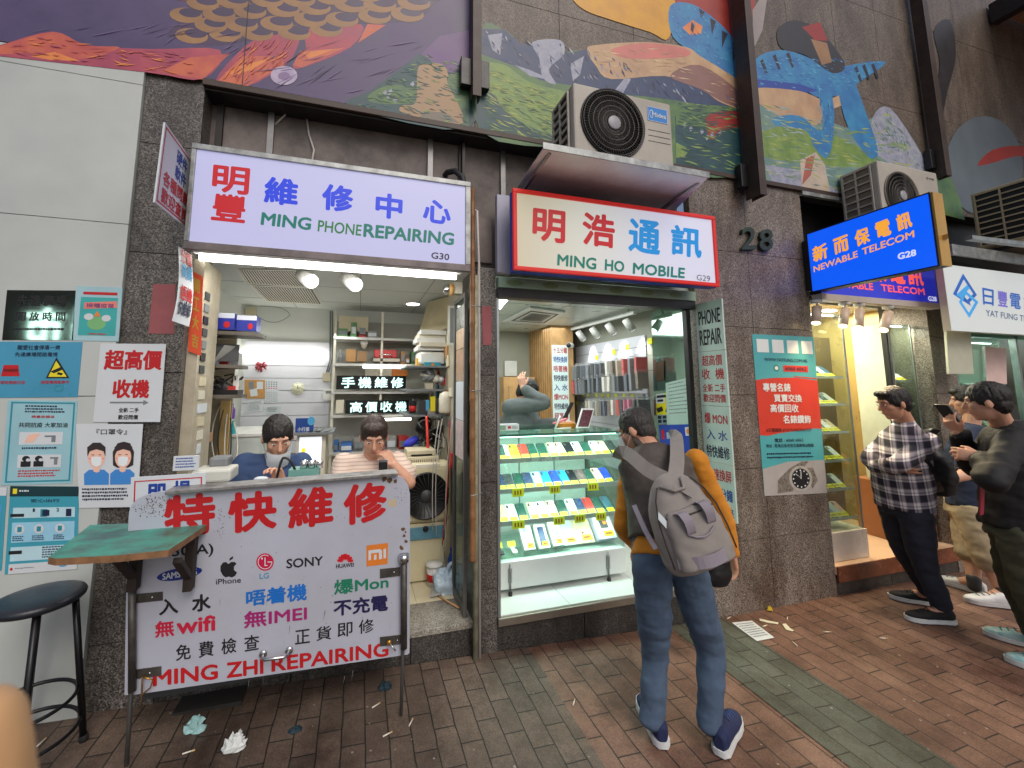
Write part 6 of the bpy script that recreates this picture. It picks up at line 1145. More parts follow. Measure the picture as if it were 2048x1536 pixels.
sheetbag('pale blue knotted plastic bag on the shop floor', 893, 1180, .10, .13, M('thin_plastic_blue', (186, 208, 224), .25, 0, .1, 12))
b = MB(); a = G(870, 1188, .255); e = G(918, 1216, .26); b.tube([a, e], .006, M('chopstick_wood', (196, 150, 104), .6), 6); one('wooden_stick', 'thin wooden stick lying on the tiles before the plastic bag', 'stick')(b)
b = MB(); a = G(860, 1195, .256); b.fan([a, a + V(.03, .10, .03), a + V(.09, .10, .05), a + V(.08, .0, .01)], M('foil_scoop', (176, 176, 170), .35, .4)); b.fan([a + V(0, 0, -.004), a + V(.03, .10, .02), a + V(.09, .10, .04), a + V(.08, .0, .003)], M('foil_scoop', (176, 176, 170))); one('dust_scoop', 'grey scoop leaning on the plastic bag', 'scoop')(b)
# glass side door with its frame and stuck pictures
t = thing('glass_door', 'open grey framed glass door with faded pictures at the right of the repair shop', 'glass door', (.66, .2, .25)); b = MB()
y0, y1 = .06, .36
for y in (y0, y1): b.box(.650, .672, y - .012, y + .012, .252, 2.27, M('door_frame_grey', (106, 106, 104), .45, .5, .2, 10))
b.box(.650, .672, y0 + .0125, y1 - .0125, 2.24, 2.268, M('door_frame_grey', (106, 106, 104))); b.box(.650, .672, y0 + .0125, y1 - .0125, .252, .30, M('door_frame_grey', (106, 106, 104))); b.build('frame', t); b = MB(); b.box(.659, .663, y0 + .0125, y1 - .0125, .301, 2.239, glassm); b.build('pane', t)
b = MB(); rd = random.Random(4); z = 2.2
for m_, h in ((M('grey_picture', (120, 122, 118), .3, 0, .3, 30), .16), (M('peach_picture', (196, 168, 140), .35, 0, .3, 22), .14), (M('tan_picture', (176, 140, 112), .35, 0, .35, 24), .22), (pwhite, .26), (M('pinkish_picture', (206, 190, 190), .4, 0, .25, 18), .25)): b.box(.655, .6585, y0 + .03, y1 - .05, z - h + .005, z, m_); z -= h
b.build('stuck_pictures', t)
for i in range(6):
    b = MB(); x = 878 + i * 7; a = F(x, 850 + rd.uniform(-20, 30), .5); b.tube(bez(a, a + V(rd.uniform(-.08, .08), -.02, -.3), F(x - 10 + rd.uniform(-10, 10), 1060 + 10 * i, .5), 12), .0035, (cab, cab, black, pred, cab, mgrey)[i], 5); tag(b.build('hanging_cable'), ['first', 'second', 'third', 'fourth', 'fifth', 'sixth'][i] + ' cable from the left hanging on the right wall beside the fan', 'cable', 'cables on the right wall')
rd = random.Random(33); b = MB()
for i in range(30): y = rd.uniform(.4, 1.3); z = rd.uniform(.9, 2.1); b.box(.685, .699, y, y + rd.uniform(.05, .14), z, z + rd.uniform(.04, .12), (offwhite, cream, pwhite, mgrey, pteal, pred, cardboard)[rd.randrange(7)])
one('wall_stickers', 'patchwork of packets and notes stuck along the right wall', 'packets')(b)

rd = random.Random(77); bc_ = [((196, 60, 56), 'red'), ((60, 110, 180), 'blue'), ((200, 190, 170), 'ivory'), ((90, 140, 90), 'green'), ((50, 50, 54), 'black'), ((206, 160, 70), 'amber'), ((150, 150, 150), 'grey'), ((170, 126, 84), 'brown')]
for nm, xs_, zt, yy in (('top rack shelf', (672, 668, 744, 820), shz[0], 1.52), ('middle rack shelf', (800, 724, 830, 724), shz[1], 1.52), ('lowest rack shelf', (672, 900, 832, 900), shz[4], 1.52), ('fourth rack shelf', (822, 830, 836, 830), shz[3], 1.5)):
    x0, x1 = xs_[0], xs_[2]; i = 0; x = F(x0, 700, yy).x + .01; xe = F(min(x1, 836), 700, yy).x
    while x < min(xe, .66) and i < 14:
        w_ = rd.uniform(.035, .10); h_ = rd.uniform(.05, .15); c_ = bc_[rd.randrange(8)]; b = MB(); b.box(x, x + w_, yy + rd.uniform(0, .05), yy + .2, zt + .001, zt + h_, M('small_box_' + c_[1], c_[0], .5, 0, .1, 20)); b.box(x + .006, x + w_ - .006, yy - .002, yy + .02, zt + h_ * .25, zt + h_ * .7, pwhite if i % 2 else pgrey); tag(b.build('small_box'), '%s small box, number %d from the left on the %s' % (c_[1], i + 1, nm), 'box', 'small boxes on the rack'); x += w_ + rd.uniform(.002, .03); i += 1
for sh_, zz_ in (('topmost', F(460, 664, .42).z), ('middle', F(440, 729, .42).z), ('lowest', F(440, 789, .42).z)):
    for i in range(4): c_ = bc_[rd.randrange(8)]; x = -1.02 + i * .062 + rd.uniform(0, .02); h_ = rd.uniform(.05, .11); b = MB(); b.box(x, x + .045, .49, .58, zz_ + .001, zz_ + h_, M('small_box_' + c_[1], c_[0], .5, 0, .1, 20)); tag(b.build('small_box'), '%s small box, %s from the left at the back of the %s corner shelf' % (c_[1], ordn0[i], sh_), 'box', 'small boxes on the corner shelves')
for i in range(12):
    y = rd.uniform(.55, 1.5); z = rd.choice([F(860, q_, .9).z for q_ in (732, 778, 828)]); c_ = bc_[rd.randrange(8)]; h_ = rd.uniform(.04, .12); x = rd.uniform(.42, .6); y = rd.uniform(.83, 1.2); b = MB(); b.box(x, x + .06, y, y + .08, z, z + h_, M('small_box_' + c_[1], c_[0], .5, 0, .1, 20)); tag(b.build('packet'), None, 'packet', 'packets crowded on the right wall shelves')['label'] = 'small packet among the clutter on the right wall shelves of the repair shop'
glassc = glass('showcase_glass', (244, 250, 247), .05)
# ================================================================== shop two: ceiling, walls
CZ2 = PZZ(S2C - .003)
for px, lb in (((( 996, 597), (1016, 600), (1000, 619), (985, 616)), 'square lit ceiling panel at the very front of the phone shop'), (((1035, 671), (1105, 676), (1085, 689), (1018, 686)), 'square lit ceiling panel deep in the phone shop')):
    q = quad(CZ2, *px); t = thing('ceiling_light', lb, 'ceiling light', q[0], 'lit ceiling panels'); b = MB(); b.slab(q, .003, lampc); b.build('diffuser', t); b = MB(); b.qframe(q, -.04, -.04, 1.04, 1.04, .04, .04, white, .0015); b.build('frame', t)
q = quad(CZ2, (1005, 640), (1060, 612), (1131, 622), (1095, 646)); t = thing('ceiling_air_conditioner', 'white ceiling cassette air conditioner with grey slats in the phone shop', 'air conditioner', q[0]); b = MB(); b.slab([v - V(0, 0, .02) for v in q], .02, white); b.build('casing', t, bevel=.004); b = MB(); q2 = [v - V(0, 0, .021) for v in q]; b.qframe(q2, .12, .12, .88, .88, .05, .05, dgrey, .001)
for i in range(12): b.qrect(q2, .24 + i * .044, .24, .24 + i * .044 + .026, .76, mgrey, .002)
b.build('grille', t)
PR = PXX(S2R - .05); a, c = PR(1169, 684), PR(1300, 628); zr = (a.z + c.z) / 2 + .02; t = thing('track_light', 'white ceiling track with four lit spotlights along the right wall of the phone shop', 'track light', (S2R - .2, 1.4, zr))
b = MB(); b.box(S2R - .24, S2R - .20, c.y, a.y, S2C - .06, S2C - .03, white); b.box(S2R - .23, S2R - .21, c.y + .1, c.y + .12, S2C - .03, S2C, white); b.build('rail', t)
for k in range(4):
    y = c.y + .16 + (a.y - c.y - .3) * k / 3; h = V(S2R - .22, y, S2C - .09); tip = h + V(.08, 0, -.10); b = MB(); b.tube([h, tip], [.035, .042], white, 14); hd = b.build('spot_head', t); b = MB(); b.lathe(tip, tip - h, [(.036, .0005), (.034, .003), (.001, .0035)], lampc, 14); b.build('lens', hd)
    sl = bpy.data.lights.new('track_spot', 'SPOT'); sl.energy = 9; sl.spot_size = math.radians(60); sl.spot_blend = .5; sl.shadow_soft_size = .03; so_ = bpy.data.objects.new('track_spot', sl); C.objects.link(so_); so_.location = tip + V(.005, 0, -.01); so_.rotation_euler = V(-.16, 0, .30).to_track_quat('Z', 'Y').to_euler()
area = bpy.data.lights.new('panel_glow', 'AREA'); area.shape = 'RECTANGLE'; area.size = 1.4; area.size_y = 1.6; area.energy = 22; area.color = (.95, 1, .97)
ao = bpy.data.objects.new('panel_glow', area); C.objects.link(ao); ao.location = (1.75, 1.5, S2C - .03)
# wood pillar with white price board
PB = PYY(2.05); x0p, x1p, x2p = PB(1104, 760).x, PB(1137, 760).x, PB(1148, 760).x
t = thing('wood_pillar', 'pale wood clad pillar at the back of the phone shop', 'pillar', ((x0p + x2p) / 2, 2.3, .25)); b = MB(); b.box(x0p, x2p, 2.05, 2.74, .25, S2C - .001, M('pale_oak_slats', (186, 146, 96), .5, 0, .25, 9)); b.build('cladding', t)
b = MB()
for i in range(10): y = 2.10 + i * .065; b.box(x0p - .004, x0p - .0005, y, y + .004, .26, S2C - .01, M('oak_groove', (110, 80, 50), .7))
b.build('grooves', t)
q = [V(x0p + .004, 2.046, PB(1104, 690).z), V(x1p, 2.046, PB(1104, 690).z), V(x1p, 2.046, .95), V(x0p + .004, 2.046, .95)]
b = MB(); b.slab(q, .003, M('backlit_pale_board', (206, 226, 224), .4, var=0, emit=.25))
for i, (s_, m_) in enumerate((('十五分鐘', pred), ('特快換屏', pblue), ('唔著機', pred), ('特快維修', pnavy), ('入 水', pblue), ('爆MON', pred), ('特快維修', pnavy), ('超高價', pred), ('收  機', pred), ('全新二手', pred))): b.text(q, s_, m_, .015, .001, (.08, .02 + i * .095, .94, .085 + i * .095))
tag(b.build('price_board'), 'tall lit board with red and blue characters on the wood pillar', 'notice board')
a = F(1140, 690, 1.98); t = thing('wall_camera', 'white bullet security camera at the top of the wood pillar', 'camera', a); b = MB(); b.tube([a + V(.06, .06, 0), a + V(-.05, -.06, -.01)], .032, white, 14); b.build('body', t); b = MB(); b.lathe(a + V(-.05, -.06, -.01), V(-.11, -.12, -.01), [(.030, 0), (.028, .006), (.001, .007)], black, 14); b.build('lens', t)
simple('blind_panel', 'white blind panel on the back wall of the phone shop', 'panel', 1010, 722, 1034, 752, 2.7, .03, M('pale_blind', (206, 210, 206), .5), .002); simple('wood_cabinet', 'low wood cupboard at the back left of the phone shop', 'cupboard', 1008, 754, 1070, 860, 2.45, .28, wood, .004)
simple('wood_post', 'thin wooden post standing by the cupboard in the phone shop', 'post', 1019, 772, 1026, 840, 2.2, .03, wood, .002)
b = MB(); b.box(.83, .845, .05, .30, .60, 1.98, M('frosted_blue_grey', (120, 126, 150), .35)); tag(b.build('blue_side_panel'), 'blue grey upright panel inside the left edge of the phone shop opening', 'panel')
# stickers and posters on the near right wall
PM = PXX(2.725)
flat('wall_mirror', 'greenish mirror on the right wall of the phone shop next to the opening', 'mirror', ((1303, 625), (1384, 588), (1398, 900), (1310, 905)), PXX(2.738), M('green_mirror', (170, 200, 186), .06, .9, var=0), None, .004)
flat('poster', 'small dark red picture on the right wall of the phone shop', 'poster', ((1311, 725), (1327, 721), (1328, 760), (1311, 762)), PM, M('dark_red_picture', (110, 60, 52), .4, 0, .5, 25, col2=(60, 80, 60)), None)
flat('poster', 'pale sheet with rows of small print on the right wall of the phone shop', 'poster', ((1331, 766), (1391, 752), (1396, 850), (1334, 850)), PM, M('pale_green_sheet', (180, 206, 194), .4), lambda b, q: b.qlines(q, .1, .05, .9, .8, 9, pgrey, 22, .001, .3, .4, .05))
flat('poster', 'yellow and black poster with a phone battery picture inside the phone shop', 'poster', ((1312, 788), (1341, 785), (1343, 830), (1313, 830)), PXX(2.73), pyellow, lambda b, q: (b.qrect(q, 0, 0, .6, .45, pwhite, .001), b.qrect(q, .05, .08, .9, .2, pblack, .0015), b.qrect(q, .1, .28, .5, .38, pblack, .0015), b.qpoly(q, [(.6, .85), (.85, .4), (.98, .45), (.75, .9)], dgrey, .002), b.qpoly(q, [(.02, .7), (.4, .6), (.5, .8), (.1, .9)], pblack, .002)))
flat('poster', 'grid of dark icons below the yellow poster', 'poster', ((1314, 830), (1345, 829), (1346, 846), (1315, 848)), PXX(2.73), M('ice_print', (150, 180, 200), .4), lambda b, q: [b.qrect(q, .05 + .32 * i, .1 + .45 * j, .3 + .32 * i, .45 + .45 * j, pblack, .001) for i in range(3) for j in range(2)])
flat('poster', 'blue wallet payment poster inside the phone shop behind the man with the backpack', 'poster', ((1317, 850), (1397, 848), (1403, 905), (1322, 908)), PXX(2.72), M('payment_blue', (34, 70, 170), .4), lambda b, q: (b.qrect(q, .68, .1, .98, .4, pwhite, .001), b.qell(q, .75, .25, .04, .1, porange, .0015), b.qpoly(q, [(.06, .2), (.14, .15), (.14, .5), (.06, .5)], pred, .001), b.text(q, '銀聯支付', pwhite, .01, .001, (.2, .25, .45, .5))))
# phone cases hanging in three rows
caseslot = slotcol('phone_case_back', .4); pack = M('clear_pack', (220, 224, 222), .2, alpha=.14)
b = MB(); b.box(-.11, 0, -.021, .021, -.155, 0, caseslot); b.box(-.1125, .001, -.0245, .0245, -.16, -.0005 + .03, pack); b.tube([V(.09, 0, .02), V(-.10, 0, .022), V(-.118, 0, .03)], .0022, chrome, 5)
case0 = tag(b.build('phone_case', org=(0, 0, 0)), None, 'phone case', 'phone cases hanging on the right wall')
ccol = [(226, 222, 214, 'white'), (120, 124, 130, 'grey'), (38, 40, 46, 'black'), (86, 92, 108, 'slate'), (206, 60, 60, 'red'), (190, 176, 150, 'beige'), (60, 66, 90, 'navy'), (214, 120, 150, 'pink'), (120, 100, 86, 'brown')]
rows3 = (('upper', (1150, 750), (1303, 729), (0, 0, 1, 2, 3, 1, 2, 3, 2, 0, 8, 5, 4, 1, 4)), ('middle', (1156, 781), (1304, 757), (7, 4, 3, 1, 2, 3, 2, 3, 0, 0, 1, 2, 3, 1, 8)), ('lower', (1194, 820), (1308, 811), (5, 0, 1, 5, 3, 6, 8, 0, 4, 2, 7, 7, 2, 2)))
ordn = ['first', 'second', 'third', 'fourth', 'fifth', 'sixth', 'seventh', 'eighth', 'ninth', 'tenth', 'eleventh', 'twelfth', 'thirteenth', 'fourteenth', 'fifteenth', 'sixteenth']
PC = PXX(S2R - .08); used = False
def colslot(o, col, rough=.3):
    mt = M('case_%d_%d_%d_%.2f' % (*col[:3], rough), col[:3], rough, 0, .05, 20); o.material_slots[0].link = 'OBJECT'; o.material_slots[0].material = mt
for rn, a, c, cols in rows3:
    A, B_ = PC(*a), PC(*c); n_ = len(cols); z = (A.z + B_.z) / 2 + .07
    for i, ci in enumerate(cols):
        o = case0 if not used else copy_tree(case0); used = True; f_ = (i + .2) / (n_ - .6); y = A.y + (B_.y - A.y) * f_
        o.location = (S2R - .12, y, z + .01 + random.uniform(-.008, .008) + (A.z - B_.z) * (.5 - f_) * .6); o.rotation_euler = (random.uniform(-.06, .06), 0, random.uniform(-.35, .15)); colslot(o, ccol[ci]); o['label'] = '%s phone case, %s from the left in the %s hanging row' % (ccol[ci][3], ordn[i], rn)
for rn, z, n_ in (('upper', PC(1240, 792).z, 9), ('lower', PC(1240, 812).z - .01, 5)):
    b = MB(); y0 = .95; b.box(S2R - .05, S2R - .02, y0, 2.28, z - .03, z + .03, M('strip_grey', (170, 176, 170), .4))
    q = [V(S2R - .0505, 2.28, z + .03), V(S2R - .0505, y0, z + .03), V(S2R - .0505, y0, z - .03), V(S2R - .0505, 2.28, z - .03)]
    for i in range(n_): u = .04 + i * .95 / n_ + random.uniform(-.02, .02); b.qell(q, u, .5, .018, .42, M('label_yellow', (232, 232, 30), .5, var=0), .001, 12)
    tag(b.build('price_strip'), rn + ' grey price strip with round yellow stickers between the hanging phone cases', 'price strip')
for i, (x, y) in enumerate(((1193, 715), (1228, 704), (1254, 694), (1300, 682), (1254, 745))):
    b = MB(); c_ = PXX(S2R - .022)(x, y); b.box(c_.x - .002, c_.x, c_.y - .03, c_.y + .03, c_.z - .03, c_.z + .03, M('label_yellow', (232, 232, 30), .5, var=0)); tag(b.build('price_sticker'), ['leftmost', 'second', 'third', 'rightmost', 'lowest'][i] + ' yellow sticker alone on the slat wall of the phone shop', 'sticker', 'yellow stickers on the slat wall')

# ------------------------------------------------------------------ glass display cabinet
CX0, CX1, CY0, CY1 = .935, 1.93, .235, .78
cabm = M('cabinet_white', (216, 222, 220), .35, 0, .05, 4); cab_t = thing('display_cabinet', 'glass display cabinet full of phones with yellow price labels, white base', 'display cabinet', ((CX0 + CX1) / 2, .5, .25))
zb = .460; b = MB(); b.box(CX0, CX1, CY0, CY1, .285, zb, cabm); b.build('base', cab_t, bevel=.003)
b = MB(); b.box(CX0 + .01, CX1 - .01, CY1 - .02, CY1, zb + .001, 1.28, cabm); b.build('back_panel', cab_t)
b = MB(); b.box(CX0, CX1 + .02, CY0 - .01, CY1 + .02, 1.300, 1.311, glassg); b.box(CX0, CX1 + .02, CY0 - .014, CY0 - .0105, 1.296, 1.312, M('green_glass_edge', (60, 110, 96), .2)); b.build('top_glass', cab_t)
b = MB(); b.box(CX0, CX1, CY0, CY0 + .005, zb + .0005, 1.299, glassm); b.box(CX1 - .005, CX1, CY0 + .0055, CY1, zb + .0005, 1.299, glassm); b.build('glass_sides', cab_t)
for x in (1.30, 1.62): b = MB(); b.box(x, x + .006, CY1 - .03, CY1 - .021, zb + .001, 1.295, mgrey); b.build('bracket_rail', cab_t)
teal_l = M('lit_mint_strip', (206, 255, 236), .4, var=0, emit=5)
for z, yy in ((1.285, CY0 + .03), ): b = MB(); b.box(CX0 + .02, CX1 - .02, yy, yy + .012, z, z + .008, teal_l); b.build('light_strip', cab_t)
for x in (1.02, 1.78): 
    b = MB(); b.box(x - .012, x + .012, CY0 - .014, CY0 - .001, .33, .42, alu); b.tube([V(x, CY0 - .012, .45), V(x, CY0 - .012, .251)], .006, steel, 8); b.lathe(V(x, CY0 - .012, .2505), (0, 0, 1), [(.014, 0), (.014, .02), (.006, .03)], black, 12); b.build('floor_bolt', cab_t)
for i in range(4):
    ar = bpy.data.lights.new('cabinet_strip', 'AREA'); ar.shape = 'RECTANGLE'; ar.size = .9; ar.size_y = .02; ar.energy = (5.5, 3.2, 3.2, 3.0)[i]; ar.color = (.80, 1, .92); o = bpy.data.objects.new('cabinet_strip', ar); C.objects.link(o); o.location = ((CX0 + CX1) / 2, CY0 + .03, (1.284, 1.09, .88, .675)[i]); o.rotation_euler = (math.radians(28), 0, 0)
tiers = [(1.135, .30), (.928, .30), (.712, .30)]; tilt = math.radians(38)
ph_slot = slotcol('phone_back', .25); lab_y = M('label_yellow', (232, 232, 30), .5, var=0); lab_ink = M('label_ink', (150, 90, 30), .6, var=0)
for i, (z, y) in enumerate(tiers):
    b = MB(); d = V(0, math.cos(tilt), math.sin(tilt)); n_ = V(0, -math.sin(tilt), math.cos(tilt)); o = V(CX0 + .012, y - .035, z - .012); b.obox(o, (CX1 - CX0 - .03, 0, 0), d * .25, -n_ * .008, glassc); b.box(CX0 + .01, CX1 - .012, y - .042, y - .0355, z - .026, z + .006, M('shelf_lip', (196, 206, 206), .25, .3)); b.build('shelf', cab_t)
def phone_mesh(w_, h_, th=.008):
    b = MB(); k = 5; r = .010; pts = []
    for cx, cy, a0 in ((w_ / 2 - r, h_ - r, 0), (-w_ / 2 + r, h_ - r, 90), (-w_ / 2 + r, r, 180), (w_ / 2 - r, r, 270)):
        for j in range(k): a = math.radians(a0 + 90 * j / (k - 1)); pts.append((cx + r * math.cos(a), cy + r * math.sin(a)))
    b.hexa([V(x, y, th) for x, y in pts], [V(x, y, 0) for x, y in pts], ph_slot)
    b.box(-w_ / 2 + .006, -w_ / 2 + .024, h_ - .034, h_ - .008, th, th + .0015, dgrey); b.lathe((-w_ / 2 + .015, h_ - .015, th + .0015), (0, 0, 1), [(.005, 0), (.004, .0008), (.001, .001)], black, 8); b.lathe((-w_ / 2 + .015, h_ - .027, th + .0015), (0, 0, 1), [(.005, 0), (.004, .0008), (.001, .001)], black, 8); return b
def make_phone():
    b = phone_mesh(.068, .142); o = b.build('phone', org=(0, 0, 0), cat='phone')
    b = MB(); b.box(-.028, .030, .002, .040, .0082, .0095, lab_y); q = [V(-.028, .04, .0098), V(.03, .04, .0098), V(.03, .002, .0098), V(-.028, .002, .0098)]
    b.add([bil(q, u, v) + V(0, 0, .0003) for u, v in ((.12, .3), (.12, .7), (.2, .7), (.2, .3), (.3, .3), (.3, .7), (.42, .7), (.42, .3), (.52, .3), (.52, .7), (.64, .7), (.64, .3), (.74, .3), (.74, .7), (.86, .7), (.86, .3))], [(0, 1, 2, 3), (4, 5, 6, 7), (8, 9, 10, 11), (12, 13, 14, 15)], lab_ink); b.build('price_label', o); return o
phone0 = make_phone(); pfirst = True
CL = {'g': ((34, 70, 60), 'dark green'), 'w': ((220, 226, 224), 'white'), 'y': ((240, 210, 40), 'yellow'), 'r': ((206, 52, 46), 'red'), 'o': ((206, 186, 150), 'gold'), 'e': ((58, 64, 66), 'dark grey'), 'n': ((44, 60, 90), 'navy'), 'l': ((150, 180, 214), 'light blue'), 'c': ((40, 130, 200), 'cyan blue'), 'b': ((40, 70, 190), 'blue'), 'k': ((24, 28, 36), 'black'), 'p': ((222, 180, 164), 'pink'), 'm': ((96, 78, 78), 'brown'), 't': ((60, 96, 110), 'teal')}
TI = [('top', [(983, 'g'), (1012, 'w'), (1032, 'y'), (1051, 'r'), (1070, 'g'), (1089, 'g'), (1109, 'o'), (1127, 'o'), (1144, 'k'), (1160, 'w'), (1178, 'g'), (1196, 'w'), (1213, 'o'), (1231, 'e')], 911, tiers[0]), ('second', [(1004, 'n'), (1022, 'e'), (1041, 'g'), (1060, 'n'), (1079, 'l'), (1098, 'c'), (1116, 'b'), (1134, 'c'), (1150, 'k'), (1168, 'm'), (1185, 'g'), (1203, 'p'), (1219, 'b')], 972, tiers[1]), ('third', [(1008, 'o'), (1028, 'w'), (1048, 'g'), (1070, 'o'), (1090, 'w'), (1109, 'p'), (1128, 'g'), (1148, 'w'), (1166, 'n'), (1184, 'r'), (1202, 'g'), (1222, 't')], 1034, tiers[2])]
for tn, lst, yy, (z, y) in TI:
    for i, (x, ck) in enumerate(lst):
        o = phone0 if pfirst else copy_tree(phone0); pfirst = False; p_ = F(x, yy, y - .02); o.location = (max(p_.x, CX0 + .05), y - .032, z - .008); o.rotation_euler = (tilt, 0, random.uniform(-.07, .07)); colslot(o, CL[ck][0], .25); o['label'] = '%s phone, %s from the left on the %s glass shelf' % (CL[ck][1], ordn[i], tn); o['group'] = 'phones in the glass cabinet'
tagm = MB(); tagm.box(-.045, .045, -.0015, 0, -.055, .0, lab_y)
for k in range(3): tagm.box(-.03 + k * .022, -.018 + k * .022, -.0022, -.0016, -.042, -.014, lab_ink)
tag0 = tag(tagm.build('price_tag', org=(0, 0, 0)), None, 'price tag', 'large price tags clipped to the cabinet shelves'); tf = True
for x, y, tr, lb in ((1036, 980, 1, 'leftmost of three on the second shelf'), (1110, 978, 1, 'middle of three on the second shelf'), (1186, 973, 1, 'rightmost of three on the second shelf'), (1037, 1046, 2, 'leftmost of four on the third shelf'), (1118, 1040, 2, 'second of four on the third shelf'), (1160, 1032, 2, 'third of four on the third shelf'), (1202, 1031, 2, 'rightmost of four on the third shelf')):
    o = tag0 if tf else copy_tree(tag0); tf = False; z, yy = tiers[tr]; p_ = F(x, y, yy - .045); o.location = (p_.x, yy - .0435, z + .006); o.rotation_euler = (random.uniform(-.1, .0), 0, random.uniform(-.08, .08)); o['label'] = 'large yellow price tag, ' + lb
# bottom tier: boxes, tablets, watches on stacked glass
b = MB(); b.box(CX0 + .02, CX1 - .02, CY0 + .04, CY1 - .05, .463, .469, glassc); b.box(CX0 + .04, 1.5, CY0 + .03, CY0 + .2, .4695, .474, glassc); tag(b.build('glass_stack'), 'stack of loose glass plates on the floor of the display cabinet', 'glass plates')
def on_tilt(px, py, y, w_, h_, th, mat, name, label, cat, deco=None, tl=math.radians(50), z=.477):
    p_ = F(px, py, y); b = MB(); d = V(0, math.cos(tl), math.sin(tl)); n_ = V(0, -math.sin(tl), math.cos(tl)); o = V(p_.x - w_ / 2, y, z + .006); b.obox(o, (w_, 0, 0), d * h_, n_ * th, mat); q = [o + d * h_ + n_ * th, o + V(w_, 0, 0) + d * h_ + n_ * th, o + V(w_, 0, 0) + n_ * th, o + n_ * th]
    if deco: deco(b, q)
    b.qrect(q, .35, .72, .9, .92, lab_y, .003); b.add([bil(q, u, v) + n_ * .0035 for u, v in ((.42, .78), (.42, .86), (.82, .86), (.82, .78))], [(0, 1, 2, 3)], lab_ink); return tag(b.build(name), label, cat)
ph = lambda c: (lambda b, q: (b.qrect(q, .2, .1, .8, .9, M('boxpic_%d' % c[0], c, .4), .001), b.qell(q, .35, .2, .06, .04, pblack, .0015)))
on_tilt(1056, 938, .31, .085, .165, .03, white, 'phone_box', 'white phone box with a mint phone picture on the cabinet floor', 'phone box', ph((150, 210, 200))); on_tilt(1085, 936, .31, .085, .165, .03, white, 'phone_box', 'white phone box with a navy phone picture on the cabinet floor', 'phone box', ph((40, 60, 100)))
on_tilt(1112, 934, .32, .085, .17, .035, white, 'phone_box', 'white phone box with blue numerals 10 on the cabinet floor', 'phone box', lambda b, q: b.text(q, '10', pblue, .02, .001, (.25, .32, .75, .56))); on_tilt(1137, 936, .33, .13, .19, .008, M('tablet_silver', (196, 206, 204), .3, .4), 'tablet', 'silver tablet leaning on the cabinet floor', 'tablet'); on_tilt(1168, 934, .33, .15, .22, .008, M('tablet_gold', (200, 186, 156), .3, .4), 'tablet', 'gold tablet with small stickers leaning on the cabinet floor', 'tablet', lambda b, q: (b.qrect(q, .4, .62, .55, .7, pred, .001), b.qell(q, .8, .9, .1, .06, psky, .001)))
on_tilt(1206, 925, .33, .15, .20, .05, M('box_lilac_white', (206, 204, 226), .4), 'tablet_box', 'thick pale lilac tablet box at the right end of the cabinet floor', 'tablet box', lambda b, q: (b.qrect(q, .3, .3, .75, .62, dgrey, .001), b.qrect(q, .5, .36, .7, .48, porange, .0015)))
for x, m_, lb in ((1004, dgrey, 'dark smart watch on a stand at the left end of the cabinet floor'), (1031, white, 'white smart watch on a stand on the cabinet floor')):
    p_ = F(x, 1112, .30); t = thing('smart_watch', lb, 'watch', (p_.x, .3, .475), 'watches in the cabinet'); b = MB(); b.obox((p_.x - .02, .30, .481), (.04, 0, 0), (0, .03, .012), (0, -.004, .01), m_); b.build('case', t, bevel=.003); b = MB(); b.obox((p_.x - .014, .31, .478), (.028, 0, 0), (0, .08, .03), (0, -.001, .004), m_); b.build('strap', t); b = MB(); b.obox((p_.x - .03, .37, .505), (.06, 0, 0), (0, .02, .03), (0, -.001, .001), lab_y); b.build('price_label', t)
# counter items on top of the cabinet
t = thing('tablet_stand', 'white tablet with dark red picture standing on the glass counter', 'tablet', F(1175, 858, .55)); b = MB(); a = F(1152, 857, .52); c = F(1178, 857, .52); up = F(1164, 817, .60) - a; b.obox(a, c - a, up, (0, .012, 0), white); b.build('frame', t, bevel=.003); q = [a + up, c + up, c, a]; b = MB(); b.qrect(q, .1, .07, .92, .92, M('screen_dark_red', (60, 34, 40), .2, 0, .5, 60, col2=(110, 60, 70)), .001); b.build('screen', t)
on = lambda *k: simple(*k); simple('orange_box', 'orange translucent box standing behind the white frame on the glass counter', 'box', 1122, 846, 1150, 858, .62, .06, M('amber_plastic', (206, 130, 30), .35)); b = MB(); a = F(1110, 858, .5); b.tube([a, a + V(.06, .02, .10)], .008, white, 6); b.tube([a, a + V(.14, 0, .005)], .007, white, 6); b.obox(a + V(.02, .04, .03), (.12, 0, .04), (0, .03, 0), (-.01, 0, .01), M('pink_toy', (226, 120, 130), .5)); one('card_holder', 'white wire stand with a pink card on the glass counter', 'stand')(b)
simple('leaflet_box', 'small stack of white and red printed boxes at the left end of the glass counter', 'boxes', 997, 848, 1038, 862, .40, .06, pwhite, 0, None, lambda b, q: (b.qrect(q, .05, .2, .35, .9, M('leaflet_green', (130, 160, 140), .5), .001), b.qrect(q, .45, .3, .6, .7, pred, .001), b.qlines(q, .65, .3, .95, .8, 3, pgrey, 2, .001)))
b = MB(); a = F(1130, 838, .70); b.obox(a + V(-.03, 0, -.02), (.035, 0, 0), (.10, .02, .16), (0, .012, 0), black); one('black_phone', 'dark phone held up over the glass counter by the person in grey', 'phone')(b)
area = bpy.data.lights.new('panel_glow_front', 'AREA'); area.shape = 'RECTANGLE'; area.size = .5; area.size_y = .4; area.energy = 5; area.color = (.93, 1, .97); ao = bpy.data.objects.new('panel_glow_front', area); C.objects.link(ao); ao.location = (1.3, .55, S2C - .03)

